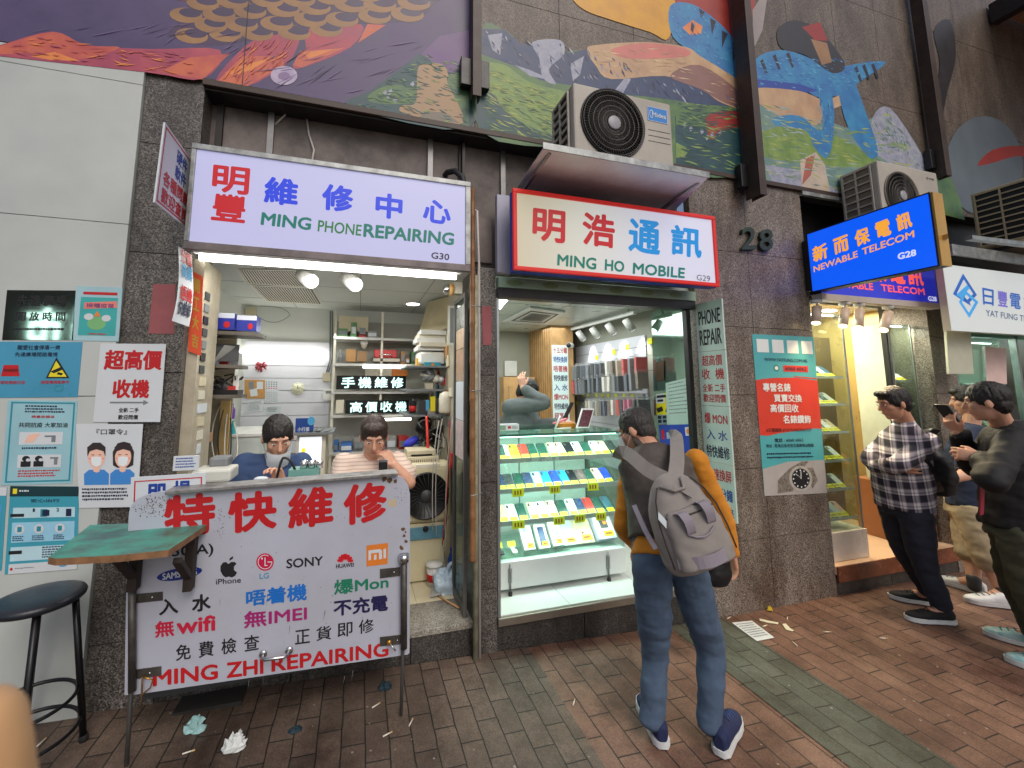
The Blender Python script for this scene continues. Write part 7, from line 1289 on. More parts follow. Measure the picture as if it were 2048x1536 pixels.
# ================================================================== shop three: corner telecom shop
PS = .45
def showcase(name, label, x0, x1, y0, y1, z0, z1, n, seed, dens=4):
    t = thing(name, label, 'showcase', ((x0 + x1) / 2, (y0 + y1) / 2, z0), 'glass showcases in the corner shop'); b = MB(); b.box(x0, x1, y0, y0 + .006, z0, z1, glassc); b.box(x1 - .006, x1, y0 + .0065, y1, z0, z1, glassc); b.build('glass', t)
    b = MB(); b.box(x0, x0 + .012, y0 + .007, y1, z0, z1, M('showcase_back', (190, 196, 176), .4)); b.box(x0 + .0125, x1 - .007, y1 - .012, y1, z0, z1, M('showcase_back', (190, 196, 176))); b.build('back_panel', t); b = MB(); b.box(x1 - .012, x1 + .006, y0 - .006, y0 - .0005, z0, z1, alu); b.build('corner_trim', t)
    rd = random.Random(seed)
    for k in range(n):
        z = z0 + .08 + (z1 - z0 - .42) * k / n; b = MB(); b.box(x0 + .013, x1 - .012, y0 + .03, y1 - .013, z, z + .008, glassc); b.box(x0 + .013, x1 - .012, y0 + .022, y0 + .0295, z - .006, z + .014, M('shelf_lip', (196, 206, 206), .25, .3)); b.build('shelf', t)
        m_ = int((x1 - x0 - .03) / .068)
        for i in range(m_):
            ck = rd.choice('wweklogpt'); o = copy_tree(phone0); o.location = (x0 + .05 + i * .068, y0 + .05, z + .009); o.rotation_euler = (math.radians(40), 0, 0); colslot(o, CL[ck][0], .25); o['label'] = '%s phone, %s from left, %s shelf up in the %s showcase' % (CL[ck][1], ordn[i], ordn[k], ('front', 'inner', 'far white shop')[seed - 1]); o['group'] = 'phones in the ' + ('front' if seed == 1 else 'inner' if seed == 2 else 'far') + ' showcase'
    b = MB(); b.box(x0 + .03, x1 - .03, y0 + .04, y0 + .06, z1 - .02, z1 - .008, lampc); b.build('light_strip', t)
    return t
showcase('glass_showcase', 'tall glass showcase of phones just inside the corner shop, beside the watch poster', 3.73, 4.16, .06, .42, .45, 2.30, 6, 1)
b = MB(); b.box(3.72, 4.19, .05, .45, .2165, .445, M('peach_white_base', (226, 214, 200), .3)); tag(b.build('plinth_box', bevel=.004), 'plain white plinth under the front glass showcase', 'plinth')
showcase('glass_showcase', 'glass showcase of phones at the right of the corner shop, behind the plaid shirt man', 4.86, 5.185, .12, .42, .75, 2.25, 5, 2)
b = MB(); b.box(4.80, 5.188, .10, .50, .2165, .745, M('orange_brown_laminate', (150, 100, 66), .35, 0, .1, 5)); tag(b.build('cupboard', bevel=.004), 'orange brown cupboard under the inner showcase of the corner shop', 'cupboard')
b = MB(); b.box(4.655, 4.675, .02, .06, .2165, 2.42, black); b.box(4.70, 4.715, .02, .06, .2165, 2.42, alu); tag(b.build('door_stile'), 'black and silver upright door frame in the corner shop opening', 'door frame')
for i, (x, y0, y1, dx) in enumerate(((1634, 615, 646, -2), (1690, 618, 652, -4), (1719, 620, 655, -2), (1777, 625, 660, -10))):
    a, d = F(x, y0, -.06), F(x + dx, y1, -.08); t = thing('spotlight', ['leftmost', 'second', 'third', 'rightmost'][i] + ' of four cream cylinder spotlights hanging over the corner shop opening', 'spotlight', a, 'spotlights over the corner shop'); b = MB(); b.tube([a, d], .034, M('spot_cream', (226, 200, 176), .4), 16); b.build('barrel', t); b = MB(); b.lathe(d, d - a, [(.031, .0005), (.03, .003), (.001, .0035)], M('lit_warm_lens', (255, 226, 170), .4, var=0, emit=5), 14); b.build('lens', t); b = MB(); b.tube([a, V(a.x, a.y, 2.37)], .008, white, 8); b.tube([V(a.x, a.y, 2.345), V(a.x, a.y, 2.371)], .04, white, 16); b.build('mount', t)
    sl = bpy.data.lights.new('corner_spot', 'SPOT'); sl.energy = 20; sl.color = (1, .74, .40); sl.spot_size = math.radians(85); sl.spot_blend = .7; sl.shadow_soft_size = .04; so_ = bpy.data.objects.new('corner_spot', sl); C.objects.link(so_); so_.location = d + (d - a).normalized() * .02; so_.rotation_euler = (-(d - a) + V(0, .02, 0)).to_track_quat('Z', 'Y').to_euler()
for i, (x, y) in enumerate(((1.0, 0), (1.4, 0), (1.9, 0))):
    b = MB(); xx = 3.7 + [.25, .55, .95][i]; b.box(xx, xx + .16, .5, .56, 2.432, 2.439, lampc); tag(b.build('ceiling_light'), ['left', 'middle', 'right'][i] + ' lit strip on the ceiling of the corner shop', 'ceiling light', 'lit strips in the corner shop')
ar = bpy.data.lights.new('corner_glow', 'AREA'); ar.shape = 'RECTANGLE'; ar.size = 1.2; ar.size_y = .5; ar.energy = 45; ar.color = (1, .90, .66); o = bpy.data.objects.new('corner_glow', ar); C.objects.link(o); o.location = (4.4, .7, 2.42)
ar = bpy.data.lights.new('showcase_glow', 'AREA'); ar.shape = 'RECTANGLE'; ar.size = .35; ar.size_y = .04; ar.energy = 18; ar.color = (.95, 1, .95); o = bpy.data.objects.new('showcase_glow', ar); C.objects.link(o); o.location = (3.94, .10, 2.28); o.rotation_euler = (math.radians(15), 0, 0)
ar = bpy.data.lights.new('showcase_glow', 'AREA'); ar.shape = 'RECTANGLE'; ar.size = .25; ar.size_y = .04; ar.energy = 12; ar.color = (1, .95, .8); o = bpy.data.objects.new('showcase_glow', ar); C.objects.link(o); o.location = (5.02, .16, 2.23); o.rotation_euler = (math.radians(15), 0, 0)
# ================================================================== far white shop
t = thing('shop_window', 'aluminium framed glass front of the white shop at the right edge', 'shop window', (6.5, .02, .2)); b = MB(); b.box(5.57, 8.5, .03, .038, .45, 2.14, glassc); b.build('pane', t); b = MB()
for x in (5.565, 6.63, 7.7): b.box(x, x + .035, .01, .06, .201, 2.24, alu)
b.box(5.6, 8.5, .01, .06, 2.145, 2.235, M('green_neon_header', (60, 130, 90), .4, 0, .4, 14)); b.build('frame', t); b = MB(); b.box(5.565, 8.5, .0, .09, .2005, .45, M('window_base', (206, 206, 200), .4)); b.build('base', t)
showcase('glass_showcase', 'white showcase of phones in the window of the shop at the right edge', 5.62, 6.6, .12, .5, .46, 2.12, 6, 3)
flat('pink_paper', 'blank pale pink sheet stuck on the window of the white shop', 'paper', ((1970, 693), (2012, 697), (2014, 768), (1974, 764)), PYY(.026), M('pale_pink_paper', (226, 196, 190), .6))
b = MB(); q = [F(1893, 660, -.16), F(1942, 664, -.16), F(1948, 748, -.16), F(1899, 748, -.16)]; b.slab(q, .02, M('pale_blank_board', (196, 196, 176), .4)); tag(b.build('blank_board', bevel=.003), 'blank pale board hanging on the pier below the white telecom sign', 'board')
ar = bpy.data.lights.new('white_shop_glow', 'AREA'); ar.shape = 'RECTANGLE'; ar.size = 2; ar.size_y = .8; ar.energy = 100; ar.color = (.88, 1, .97); o = bpy.data.objects.new('white_shop_glow', ar); C.objects.link(o); o.location = (6.6, .8, 2.48)
for i in range(4): b = MB(); x = 5.75 + i * .35; b.box(x, x + .22, .5, .58, 2.492, 2.499, lampc); tag(b.build('ceiling_light'), ordn[i] + ' lit strip from the left on the ceiling of the white shop', 'ceiling light', 'lit strips in the white shop')
# ================================================================== people
def skinm(n, c): return M(n, c, .5, 0, .08, 30, .03, 200)
sk1, sk2 = skinm('skin_tan', (196, 144, 116)), skinm('skin_warm', (204, 154, 128))
hairm = M('black_hair', (26, 22, 21), .5, 0, .4, 120, .4, 300); hairg = M('greying_hair', (30, 26, 25), .5, 0, .5, 90, .4, 260, col2=(58, 53, 50))
maskm = M('mask_white', (222, 228, 232), .7); eyew = M('eye_white', (225, 222, 215), .3, var=0); eyeb = M('eye_dark', (30, 22, 18), .2, var=0); lipm = M('lip', (180, 118, 104), .5)
def nz(v): return Vector(v).normalized()
class Prims:
    def __init__(s): s.b = MB()
    def cap(s, p0, p1, r0, r1, n=14):
        p0, p1 = Vector(p0), Vector(p1); d = p1 - p0; L_ = d.length; prof = []
        for i in range(6): a = -math.pi / 2 + math.pi / 2 * i / 5; prof.append((max(1e-4, r0 * math.cos(a)), r0 * math.sin(a)))
        for i in range(6): a = math.pi / 2 * i / 5; prof.append((max(1e-4, r1 * math.cos(a)), L_ + r1 * math.sin(a)))
        s.b.lathe(p0, d, prof, None, n); return s
    def chain(s, pts, rs):
        for i in range(len(pts) - 1): s.cap(pts[i], pts[i + 1], rs[i], rs[i + 1])
        return s
    def ell(s, c, r, f, u):
        f = nz(f); u = nz(Vector(u) - f * f.dot(Vector(u))); x = f.cross(u); s.b.ell(c, r[0], r[1], r[2], None, Matrix((x, f, u)).transposed(), 18, 12); return s
    def loft(s, secs, p=2.0, n=24):
        vs = []; fs = []
        for c, ax, ay in secs:
            c = Vector(c); ax = Vector(ax); ay = Vector(ay)
            for k in range(n):
                a = 2 * math.pi * k / n; ca, sa = math.cos(a), math.sin(a); e = 2 / p
                vs.append(c + ax * math.copysign(abs(ca) ** e, ca) + ay * math.copysign(abs(sa) ** e, sa))
        for i in range(len(secs) - 1):
            for k in range(n): fs.append((i * n + k, i * n + (k + 1) % n, (i + 1) * n + (k + 1) % n, (i + 1) * n + k))
        fs += [tuple(range(n - 1, -1, -1)), tuple(range((len(secs) - 1) * n, len(secs) * n))]
        s.b.add(vs, fs, None, True); return s
    def limb(s, pts, rs, n=18):                    # smooth tube with flat ends, for sleeves and trouser legs
        pts = [Vector(p) for p in pts]; P2, R2 = [], []
        for i in range(len(pts) - 1):
            for t in (0, .25, .5, .75):
                p0 = pts[max(i - 1, 0)]; p3 = pts[min(i + 2, len(pts) - 1)]; a, c = pts[i], pts[i + 1]
                P2.append(.5 * ((2 * a) + (c - p0) * t + (2 * p0 - 5 * a + 4 * c - p3) * t * t + (3 * a - p0 - 3 * c + p3) * t ** 3)); R2.append(rs[i] + (rs[i + 1] - rs[i]) * t)
        P2.append(pts[-1]); R2.append(rs[-1])
        for i in range(len(P2) - 2): s.cap(P2[i], P2[i + 1], R2[i], R2[i + 1], n)
        s.b.tube([P2[-2], P2[-1]], [R2[-2], R2[-1]], None, n); return s
    def mesh(s, name, parent, mat, vox=.008, sm=4, wr=0, ws=(14, 14, 26), seed=0, matfn=None):
        me0 = bpy.data.meshes.new('t'); me0.from_pydata(s.b.v, [], s.b.f); o0 = bpy.data.objects.new('t', me0); C.objects.link(o0)
        bm = bmesh.new(); bm.from_mesh(me0); bmesh.ops.recalc_face_normals(bm, faces=bm.faces); bm.to_mesh(me0); bm.free()
        md = o0.modifiers.new('r', 'REMESH'); md.mode = 'VOXEL'; md.voxel_size = vox; md.use_smooth_shade = True
        if sm: m2 = o0.modifiers.new('s', 'SMOOTH'); m2.factor = .5; m2.iterations = sm
        dg = bpy.context.evaluated_depsgraph_get(); dg.update(); me = bpy.data.meshes.new_from_object(o0.evaluated_get(dg)); bpy.data.objects.remove(o0); bpy.data.meshes.remove(me0)
        me.name = name; r = parent
        while r.parent: r = r.parent
        org = r.location.copy(); off = V(seed * 3.7, seed * 1.3, seed)
        nr = [v.normal.copy() for v in me.vertices]
        for v, n_ in zip(me.vertices, nr):
            p = v.co.copy()
            if wr: q = V(p.x * ws[0], p.y * ws[1], p.z * ws[2]) + off; p += n_ * wr * (noise.noise(q) + .5 * (1 - 2 * abs(noise.noise(q * .55 + V(5, 5, 5)))) + .35 * noise.noise(q * 2.3))
            v.co = p - org
        for mt in (mat if isinstance(mat, (list, tuple)) else [mat]): me.materials.append(mt)
        for pl_ in me.polygons:
            pl_.use_smooth = True
            if matfn: pl_.material_index = matfn(pl_.center + org)
        o = bpy.data.objects.new(name, me); C.objects.link(o); o.parent = parent; return o
def add_hand(P, w, d, n, thumb, curl=.5, k=1.0, spread=.12):
    """w wrist, d along the fingers, n the way the palm faces, thumb = side the thumb is on"""
    w = Vector(w); d = nz(d); n = nz(Vector(n) - d * d.dot(Vector(n))); s_ = nz(Vector(thumb) - d * d.dot(Vector(thumb)) - n * n.dot(Vector(thumb)))
    P.loft([(w, s_ * .024 * k, n * .018 * k), (w + d * .03 * k, s_ * .032 * k, n * .016 * k), (w + d * .07 * k, s_ * .040 * k, n * .014 * k), (w + d * .094 * k, s_ * .038 * k, n * .011 * k)], 2.4, 16)
    for i, (o_, ln) in enumerate(((.030, .072), (.010, .080), (-.010, .075), (-.029, .060))):
        a0 = curl * (.55 + .12 * i); p0 = w + d * (.088 - .004 * abs(i - 1)) * k + s_ * o_ * k; dd = nz(d + s_ * (1.2 - i) * spread)
        pts = [p0]; ang = a0
        for f_ in (.45, .32, .23): pts.append(pts[-1] + (dd * math.cos(ang) + n * math.sin(ang)) * ln * f_ * k); ang += curl * .75
        P.chain(pts, [.0092 * k, .0085 * k, .0078 * k, .0066 * k])
    t0 = w + d * .022 * k + s_ * .026 * k; t1 = t0 + (s_ * .55 + d * .75 + n * .30).normalized() * .042 * k; t2 = t1 + (d * .9 + s_ * .15 + n * .45).normalized() * .032 * k
    P.chain([t0, t1, t2], [.0125 * k, .0105 * k, .008 * k]); return P
def add_head(P, c, f, u, nek, k=1.0):
    f = nz(f); u = nz(Vector(u) - f * f.dot(Vector(u))); r = f.cross(u); c = Vector(c)
    P.ell(c + (u * .022 - f * .012) * k, (.075 * k, .094 * k, .094 * k), f, u).ell(c + (f * .020 - u * .038) * k, (.061 * k, .070 * k, .086 * k), f, u).ell(c + (f * .054 - u * .098) * k, (.028 * k, .024 * k, .020 * k), f, u)
    P.cap(c + (f * .086 + u * .012) * k, c + (f * .104 - u * .026) * k, .008 * k, .0135 * k); P.cap(c + (f * .074 + u * .026 + r * .034) * k, c + (f * .074 + u * .026 - r * .034) * k, .013 * k, .013 * k)
    P.cap(c + (f * .080 - u * .062 + r * .018) * k, c + (f * .080 - u * .062 - r * .018) * k, .009 * k, .009 * k)
    for s_ in (1, -1): P.ell(c + (r * s_ * .076 - u * .012 - f * .008) * k, (.012 * k, .020 * k, .032 * k), f + r * s_ * .5, u); P.ell(c + (f * .055 - u * .022 + r * s_ * .038) * k, (.022 * k, .026 * k, .024 * k), f, u)
    P.cap(nek, c - (u * .055 + f * .022) * k, .058 * k, .052 * k); return f, u, r
def face_bits(root, c, f, u, hair, k=1.0, mask=None, style=0, seed=1, hk=1.0):
    f = nz(f); u = nz(Vector(u) - f * f.dot(Vector(u))); r = f.cross(u); c = Vector(c)
    for s_ in (1, -1):
        b = MB(); e = c + (f * .0815 + u * .004 + r * s_ * .032) * k; b.ell(e, .0100 * k, .0075 * k, .0042 * k, eyew, Matrix((r, f, u)).transposed(), 12, 8); b.ell(e + f * .0055 * k, .0052 * k, .004 * k, .0046 * k, eyeb, Matrix((r, f, u)).transposed(), 10, 6); b.build('eye', root)
        b = MB(); b.tube([c + (f * .088 + u * .026 + r * s_ * .014) * k, c + (f * .088 + u * .032 + r * s_ * .034) * k, c + (f * .078 + u * .026 + r * s_ * .052) * k], [.0024 * k, .0026 * k, .0014 * k], hair, 6); b.build('eyebrow', root)
    if not mask: b = MB(); b.ell(c + (f * .0895 - u * .062) * k, .022 * k, .004 * k, .007 * k, lipm, Matrix((r, f, u)).transposed(), 12, 8); b.build('lips', root)
    H = Prims(); H.ell(c + (u * .034 - f * .020) * k, (.084 * k * hk, .100 * k * hk, .096 * k * hk), f, u).ell(c + (-f * .052 - u * .020) * k, (.070 * k * hk, .054 * k, .070 * k), f, u)
    for s_ in (1, -1): H.ell(c + (r * s_ * .062 + u * .020 - f * .004) * k, (.020 * k, .050 * k, .045 * k), f, u)
    if style == 1: H.ell(c + (f * .045 + u * .085) * k, (.062 * k, .045 * k, .03 * k), f, u)
    if style == 2:
        for s_ in (1, -1): H.ell(c + (r * s_ * .045 + f * .045 + u * .082) * k, (.035 * k, .045 * k, .026 * k), f, u)
    H.mesh('hair', root, hair, .005, 1, .004, (120, 120, 26), seed)
    if mask:
        m = MB(); off = mask; pts = []
        for i in range(7):
            for j in range(5): a = (i / 6 - .5) * 2.0; v = j / 4; rr = .068 + .030 * math.cos(a) * (1 - .5 * abs(v - .4)); pts.append(c + (f * (.028 + rr * math.cos(a) * .98) + r * rr * math.sin(a) * .92 - u * (off + v * .095)) * k)
        fs = [(i * 5 + j, (i + 1) * 5 + j, (i + 1) * 5 + j + 1, i * 5 + j + 1) for i in range(6) for j in range(4)]; m.add(pts, fs, maskm, True)
        for s_ in (0, 6): m.tube([pts[s_ * 5 + 1], c + (r * (1 if s_ else -1) * .082 - u * .0 - f * .015) * k, pts[s_ * 5 + 3]], .002, maskm, 5)
        m.build('face_mask', root)
def shoe(root, heel, toe, mat, sole, z, k=1.0, extra=None, hi=1.0):
    heel, toe = Vector(heel), Vector(toe); heel.z = toe.z = z; d = nz(toe - heel); s_ = d.cross(V(0, 0, 1)); up = V(0, 0, 1); L_ = (toe - heel).length / .285
    secs = [(0, .022, .030, .05), (.03, .034, .045, .055), (.08, .037, .046, .056), (.13, .039, .036, .048), (.18, .045, .028, .040), (.23, .045, .022, .034), (.265, .034, .018, .030), (.285, .014, .012, .026)]
    P = Prims(); P.loft([(heel + d * t * L_ + up * (cz * hi), s_ * w_, up * h * hi) for t, w_, h, cz in secs], 2.3, 20); o = P.mesh('shoe', root, mat, .005, 2, .0015, (40, 40, 40), 3)
    b = MB(); pr = [(-.006, .02), (.02, .038), (.08, .040), (.13, .041), (.18, .049), (.23, .049), (.27, .036), (.292, .012)]; ol = [heel + d * t * L_ + s_ * w_ for t, w_ in pr] + [heel + d * t * L_ - s_ * w_ for t, w_ in reversed(pr)]
    lo = [p + up * .001 for p in ol]; hi_ = [p + up * (.026 if (p - heel).dot(d) < .2 else .030) for p in ol]; n_ = len(ol); b.fan(lo, sole); b.fan(hi_, sole); b.add(lo + hi_, [(i, (i + 1) % n_, (i + 1) % n_ + n_, i + n_) for i in range(n_)], sole, True); b.build('sole', o)
    b = MB()
    for i in range(4): t = .12 + i * .03; b.tube([heel + d * t * L_ + s_ * .022 + up * (.088 - .009 * i) * hi, heel + d * (t + .01) * L_ + up * (.098 - .010 * i) * hi, heel + d * t * L_ - s_ * .022 + up * (.088 - .009 * i) * hi], .003, extra or sole, 5)
    b.build('laces', o); return o
def ribbon(b, pts, w, th, mat, side=None):
    pts = [Vector(p) for p in pts]; P2 = []
    for i in range(len(pts) - 1):
        for t in (0, .33, .66):
            p0 = pts[max(i - 1, 0)]; p3 = pts[min(i + 2, len(pts) - 1)]; a, c = pts[i], pts[i + 1]; P2.append(.5 * ((2 * a) + (c - p0) * t + (2 * p0 - 5 * a + 4 * c - p3) * t * t + (3 * a - p0 - 3 * c + p3) * t ** 3))
    P2.append(pts[-1]); vs = []; fs = []
    for i, p in enumerate(P2):
        t = (P2[min(i + 1, len(P2) - 1)] - P2[max(i - 1, 0)]).normalized(); vw = (CAM - p).normalized(); s_ = Vector(side) if side is not None else t.cross(vw); s_ = (s_ - t * s_.dot(t)).normalized(); n_ = s_.cross(t)
        if n_.dot(vw) < 0: n_ = -n_
        vs += [p - s_ * w / 2, p + s_ * w / 2, p + s_ * w / 2 - n_ * th, p - s_ * w / 2 - n_ * th]
    for i in range(len(P2) - 1):
        for k in range(4): fs.append((i * 4 + k, i * 4 + (k + 1) % 4, (i + 1) * 4 + (k + 1) % 4, (i + 1) * 4 + k))
    fs += [(3, 2, 1, 0), tuple(range(len(vs) - 4, len(vs)))]; return b.add(vs, fs, mat, False)
def mid(a, c, t=.5): return Vector(a).lerp(Vector(c), t)
def torso_secs(pel, che, nek, Rv, hw=(.165, .155, .185, .17, .075), hd=(.11, .10, .115, .09, .06), bul=0):
    """pelvis, waist, chest, shoulder line, neck base"""
    pel, che, nek, Rv = Vector(pel), Vector(che), Vector(nek), nz(Rv); out = []
    cs = [pel, mid(pel, che, .5), che, mid(che, nek, .62), nek]
    for i, c in enumerate(cs):
        t = nz(cs[min(i + 1, 4)] - cs[max(i - 1, 0)]); r = nz(Rv - t * t.dot(Rv)); f = r.cross(t); out.append((c, r * hw[i], f * hd[i]))
    return out

# ---------------------------------------------------------------- the man with the grey backpack
def P_(x, y, d): return F(x, y, d)
t = thing('person', 'man in orange sleeves, dark vest and jeans bending to look at the phones, grey backpack', 'person', (1.49, -.8, gz(1.49)))
hl, hr = GR(1327, 1500), GR(1440, 1515); z0 = gz(1.5); tl, tr = GR(1292, 1420), GR(1470, 1442)
tl = hl + nz(tl - hl) * .285; tr = hr + nz(tr - hr) * .285
aL, aR = hl + V(-.01, .05, .10), hr + V(.01, .05, .10)
kL, kR = P_(1310, 1305, -.70), P_(1421, 1300, -.79); hpL, hpR = P_(1304, 1140, -.76), P_(1374, 1140, -.80); pel = P_(1338, 1112, -.77)
che = P_(1326, 985, -.64); nek = P_(1297, 893, -.53); hd_ = P_(1271, 860, -.44); shL, shR = P_(1264, 934, -.53), P_(1393, 924, -.60); elL, elR = P_(1247, 1052, -.50), P_(1447, 1035, -.64); wrL, wrR = P_(1280, 1100, -.36), P_(1464, 1106, -.66)
Rv = nz(shR - shL); f_ = nz(V(-.50, .72, -.42)); u_ = V(-.18, .45, .88)
B = Prims(); add_head(B, hd_, f_, u_, nek); B.loft(torso_secs(pel, che, nek, Rv, (.10, .12, .15, .12, .06), (.06, .08, .09, .065, .055)))
for a, e, w in ((shL, elL, wrL), (shR, elR, wrR)): B.chain([a, e, w], [.048, .040, .027])
for h, k_, a, he, to in ((hpL, kL, aL, hl, tl), (hpR, kR, aR, hr, tr)): B.chain([h, k_, a], [.055, .044, .026]); B.cap(a, he + (to - he) * .6 + V(0, 0, .04), .026, .026)
add_hand(B, wrR, V(.03, .06, -1), V(-1, .1, 0), V(-.1, 1, .1), .55); add_hand(B, wrL, V(.3, .8, -.5), V(0, -.4, -.9), V(1, 0, 0), .8)
B.mesh('body', t, sk1, .0055, 2)
face_bits(t, hd_, f_, u_, hairg, 1, .012, 0, 1)
jean = M('faded_blue_denim', (82, 102, 126), .8, 0, .2, 22, .5, 900, col2=(66, 84, 108), detail=10); org_ = M('mustard_knit', (206, 132, 34), .85, 0, .12, 20, .25, 600); vest = M('dark_taupe_nylon', (70, 62, 56), .6, 0, .12, 12, .1, 300)
TR = Prims(); TR.loft(torso_secs(pel - V(0, 0, .05), mid(pel, che, .5), mid(pel, che, .75), Rv, (.172, .176, .17, .15, .14), (.125, .128, .12, .10, .10)))
for h, k_, a in ((hpL, kL, aL), (hpR, kR, aR)): TR.limb([h + V(0, 0, .02), mid(h, k_, .5), k_, mid(k_, a, .5), a + V(0, .01, -.035)], [.090, .082, .063, .055, .050])
TR.mesh('jeans', t, jean, .0065, 3, .0075, (10, 10, 19), 2)
SHT = Prims()
SHT.limb([shL + V(0, 0, .01), mid(shL, elL), elL, mid(elL, wrL), wrL], [.060, .054, .049, .043, .037]); SHT.limb([shR + V(0, 0, .01), mid(shR, elR), elR, mid(elR, wrR), wrR + V(0, 0, -.01)], [.060, .054, .049, .042, .036]); SHT.loft(torso_secs(pel + V(0, 0, -.02), che, nek, Rv, (.178, .17, .17, .15, .06), (.128, .12, .12, .09, .055)))
SHT.mesh('shirt', t, org_, .007, 4, .006, (16, 16, 22), 5)
VS = Prims(); VS.loft([(c, a * 1.0, b_) for c, a, b_ in torso_secs(mid(pel, che, .18), che, nek, Rv, (.190, .188, .198, .205, .085), (.142, .140, .140, .110, .075))], 2.3); VS.mesh('vest', t, vest, .007, 4, .006, (12, 12, 18), 7)
C_ = Prims(); C_.loft([(nek + V(.01, -.02, -.02), Rv * .082, V(0, .07, .03)), (nek + V(-.01, .02, .045), Rv * .070, V(0, .06, .03))], 2); C_.mesh('collar', t, vest, .006, 2, .002)
navy_s = M('navy_mesh_shoe', (28, 38, 78), .8, 0, .2, 60, .3, 600); wsole = M('white_rubber_sole', (214, 216, 216), .6, 0, .1, 30)
shoe(t, hl, tl, navy_s, wsole, gz(hl.x) + .005, 1, M('lace_navy', (60, 80, 130), .8)); shoe(t, hr, tr, navy_s, wsole, gz(hr.x) + .005, 1, M('lace_navy', (60, 80, 130)))
# backpack, carried: a thing of its own
pk = M('grey_taupe_canvas', (142, 135, 130), .75, 0, .12, 10, .15, 700); pk2 = M('mauve_grey_webbing', (140, 132, 142), .7, 0, .08, 20, .15, 500); pkd = M('backpack_seam_dark', (56, 52, 50), .8)
tp, bt = P_(1334, 952, -.90), P_(1402, 1128, -.98); ax = nz(tp - bt); Rb = nz(V(.96, -.22, .0)); Rb = nz(Rb - ax * ax.dot(Rb)); Db = nz(Rb.cross(ax)); Db = Db if Db.y < 0 else -Db; L_ = (tp - bt).length
bp_ = thing('backpack', 'grey taupe backpack with two loop handles, worn by the man at the phone cabinet', 'backpack', bt)
K = Prims(); prof = [(-.02, .100, .05), (.0, .135, .075), (.10, .150, .088), (.35, .150, .090), (.60, .142, .082), (.80, .118, .068), (.93, .084, .05), (1.0, .05, .034), (1.03, .02, .015)]
K.loft([(bt + ax * L_ * a, Rb * w_, Db * d_) for a, w_, d_ in prof], 2.7, 32); K.mesh('bag', bp_, pk, .007, 3, .006, (9, 9, 11), 11)
K = Prims(); K.loft([(bt + ax * L_ * a + Db * .065, Rb * w_, Db * d_) for a, w_, d_ in ((.03, .10, .03), (.06, .125, .05), (.3, .128, .052), (.55, .120, .044), (.66, .10, .03))], 3, 28); K.mesh('front_pocket', bp_, pk, .006, 3, .007, (10, 10, 14), 12)
def surf(a, c, off=.0):                                # a point on the front of the bag: a up the bag, c across it (-1..1)
    return bt + ax * L_ * a + Rb * .125 * c + Db * (.112 + off - .035 * c * c)
b = MB(); ribbon(b, [surf(.15, -1.05, .0), surf(.13, -.5, .016), surf(.12, 0, .018), surf(.13, .5, .016), surf(.15, 1.05, .0)], .048, .004, pk2, ax); b.build('webbing_band', bp_)
for s_, a0 in ((-.42, .62), (.42, .66)):
    b = MB(); ribbon(b, [surf(a0, s_ - .12, -.03), surf(a0 + .035, s_ - .02, .012), surf(a0 - .06, s_ + .04, .03), surf(a0 - .18, s_ + .06, .018), surf(a0 - .22, s_ + .06, .0)], .040, .004, pk2, Rb); b.build('handle_loop', bp_)
b = MB(); b.tube([surf(.60 + .0, c * .95, -.012 if abs(c) > .8 else -.006) for c in (-1, -.6, -.2, .2, .6, 1)], .004, pkd, 6); b.tube([surf(.42 - .06 * math.sin((c + 1) * 1.57), c * .5, .014) for c in (-1, -.5, 0, .5, 1)], .0045, pk2, 6)
b.tube([bt + ax * L_ * a + Rb * w_ * .99 + Db * d_ * .75 for a, w_, d_ in prof[2:7]], .0035, pkd, 6); b.tube([bt + ax * L_ * a - Rb * w_ * .99 + Db * d_ * .75 for a, w_, d_ in prof[2:7]], .0035, pkd, 6); b.build('zip_seam', bp_)
b = MB(); ribbon(b, [surf(.90, -.1, -.055), surf(.84, .1, -.04), surf(.76, .28, -.015)], .022, .005, pk, Rb); b.tube([surf(.93, -.55, -.06), surf(.86, -.2, -.035), surf(.86, .15, -.035), surf(.97, .3, -.055)], .008, pk, 8); b.build('grab_handle', bp_)
b = MB(); q0 = surf(.52, -1.0, .0); b.obox(q0, Rb * .012 + ax * .03, ax * .045 - Rb * .02, Db * .002, M('white_tag', (206, 216, 222), .5)); b.build('tag', bp_)
for pts in ([(1334, 958, -.86), (1296, 940, -.80), (1262, 912, -.68), (1243, 903, -.58), (1236, 918, -.48)], [(1350, 956, -.87), (1354, 925, -.80), (1354, 893, -.70), (1351, 872, -.58), (1340, 872, -.48)]):
    b = MB(); ribbon(b, [P_(*p_) for p_ in pts], .066, .012, pk); b.build('shoulder_strap', bp_)
b = MB(); ribbon(b, [P_(1268, 1010, -.72), P_(1290, 1060, -.86), P_(1312, 1098, -.93)], .022, .004, pk2); b.build('lower_strap', bp_)
K = Prims(); c_ = P_(1428, 1138, -.78); K.loft([(c_ + V(0, 0, -.07), V(.05, -.02, 0), V(.02, .035, 0)), (c_ + V(0, 0, -.03), V(.075, -.03, 0), V(.02, .045, 0)), (c_ + V(0, 0, .08), V(.07, -.03, 0), V(.02, .04, 0))], 2.4)
t9 = thing('hip_bag', 'black soft bag hanging at the right hip under the grey backpack', 'bag', c_); K.mesh('bag', t9, M('black_nylon', (18, 18, 22), .5, 0, .2, 20), .007, 3, .006)

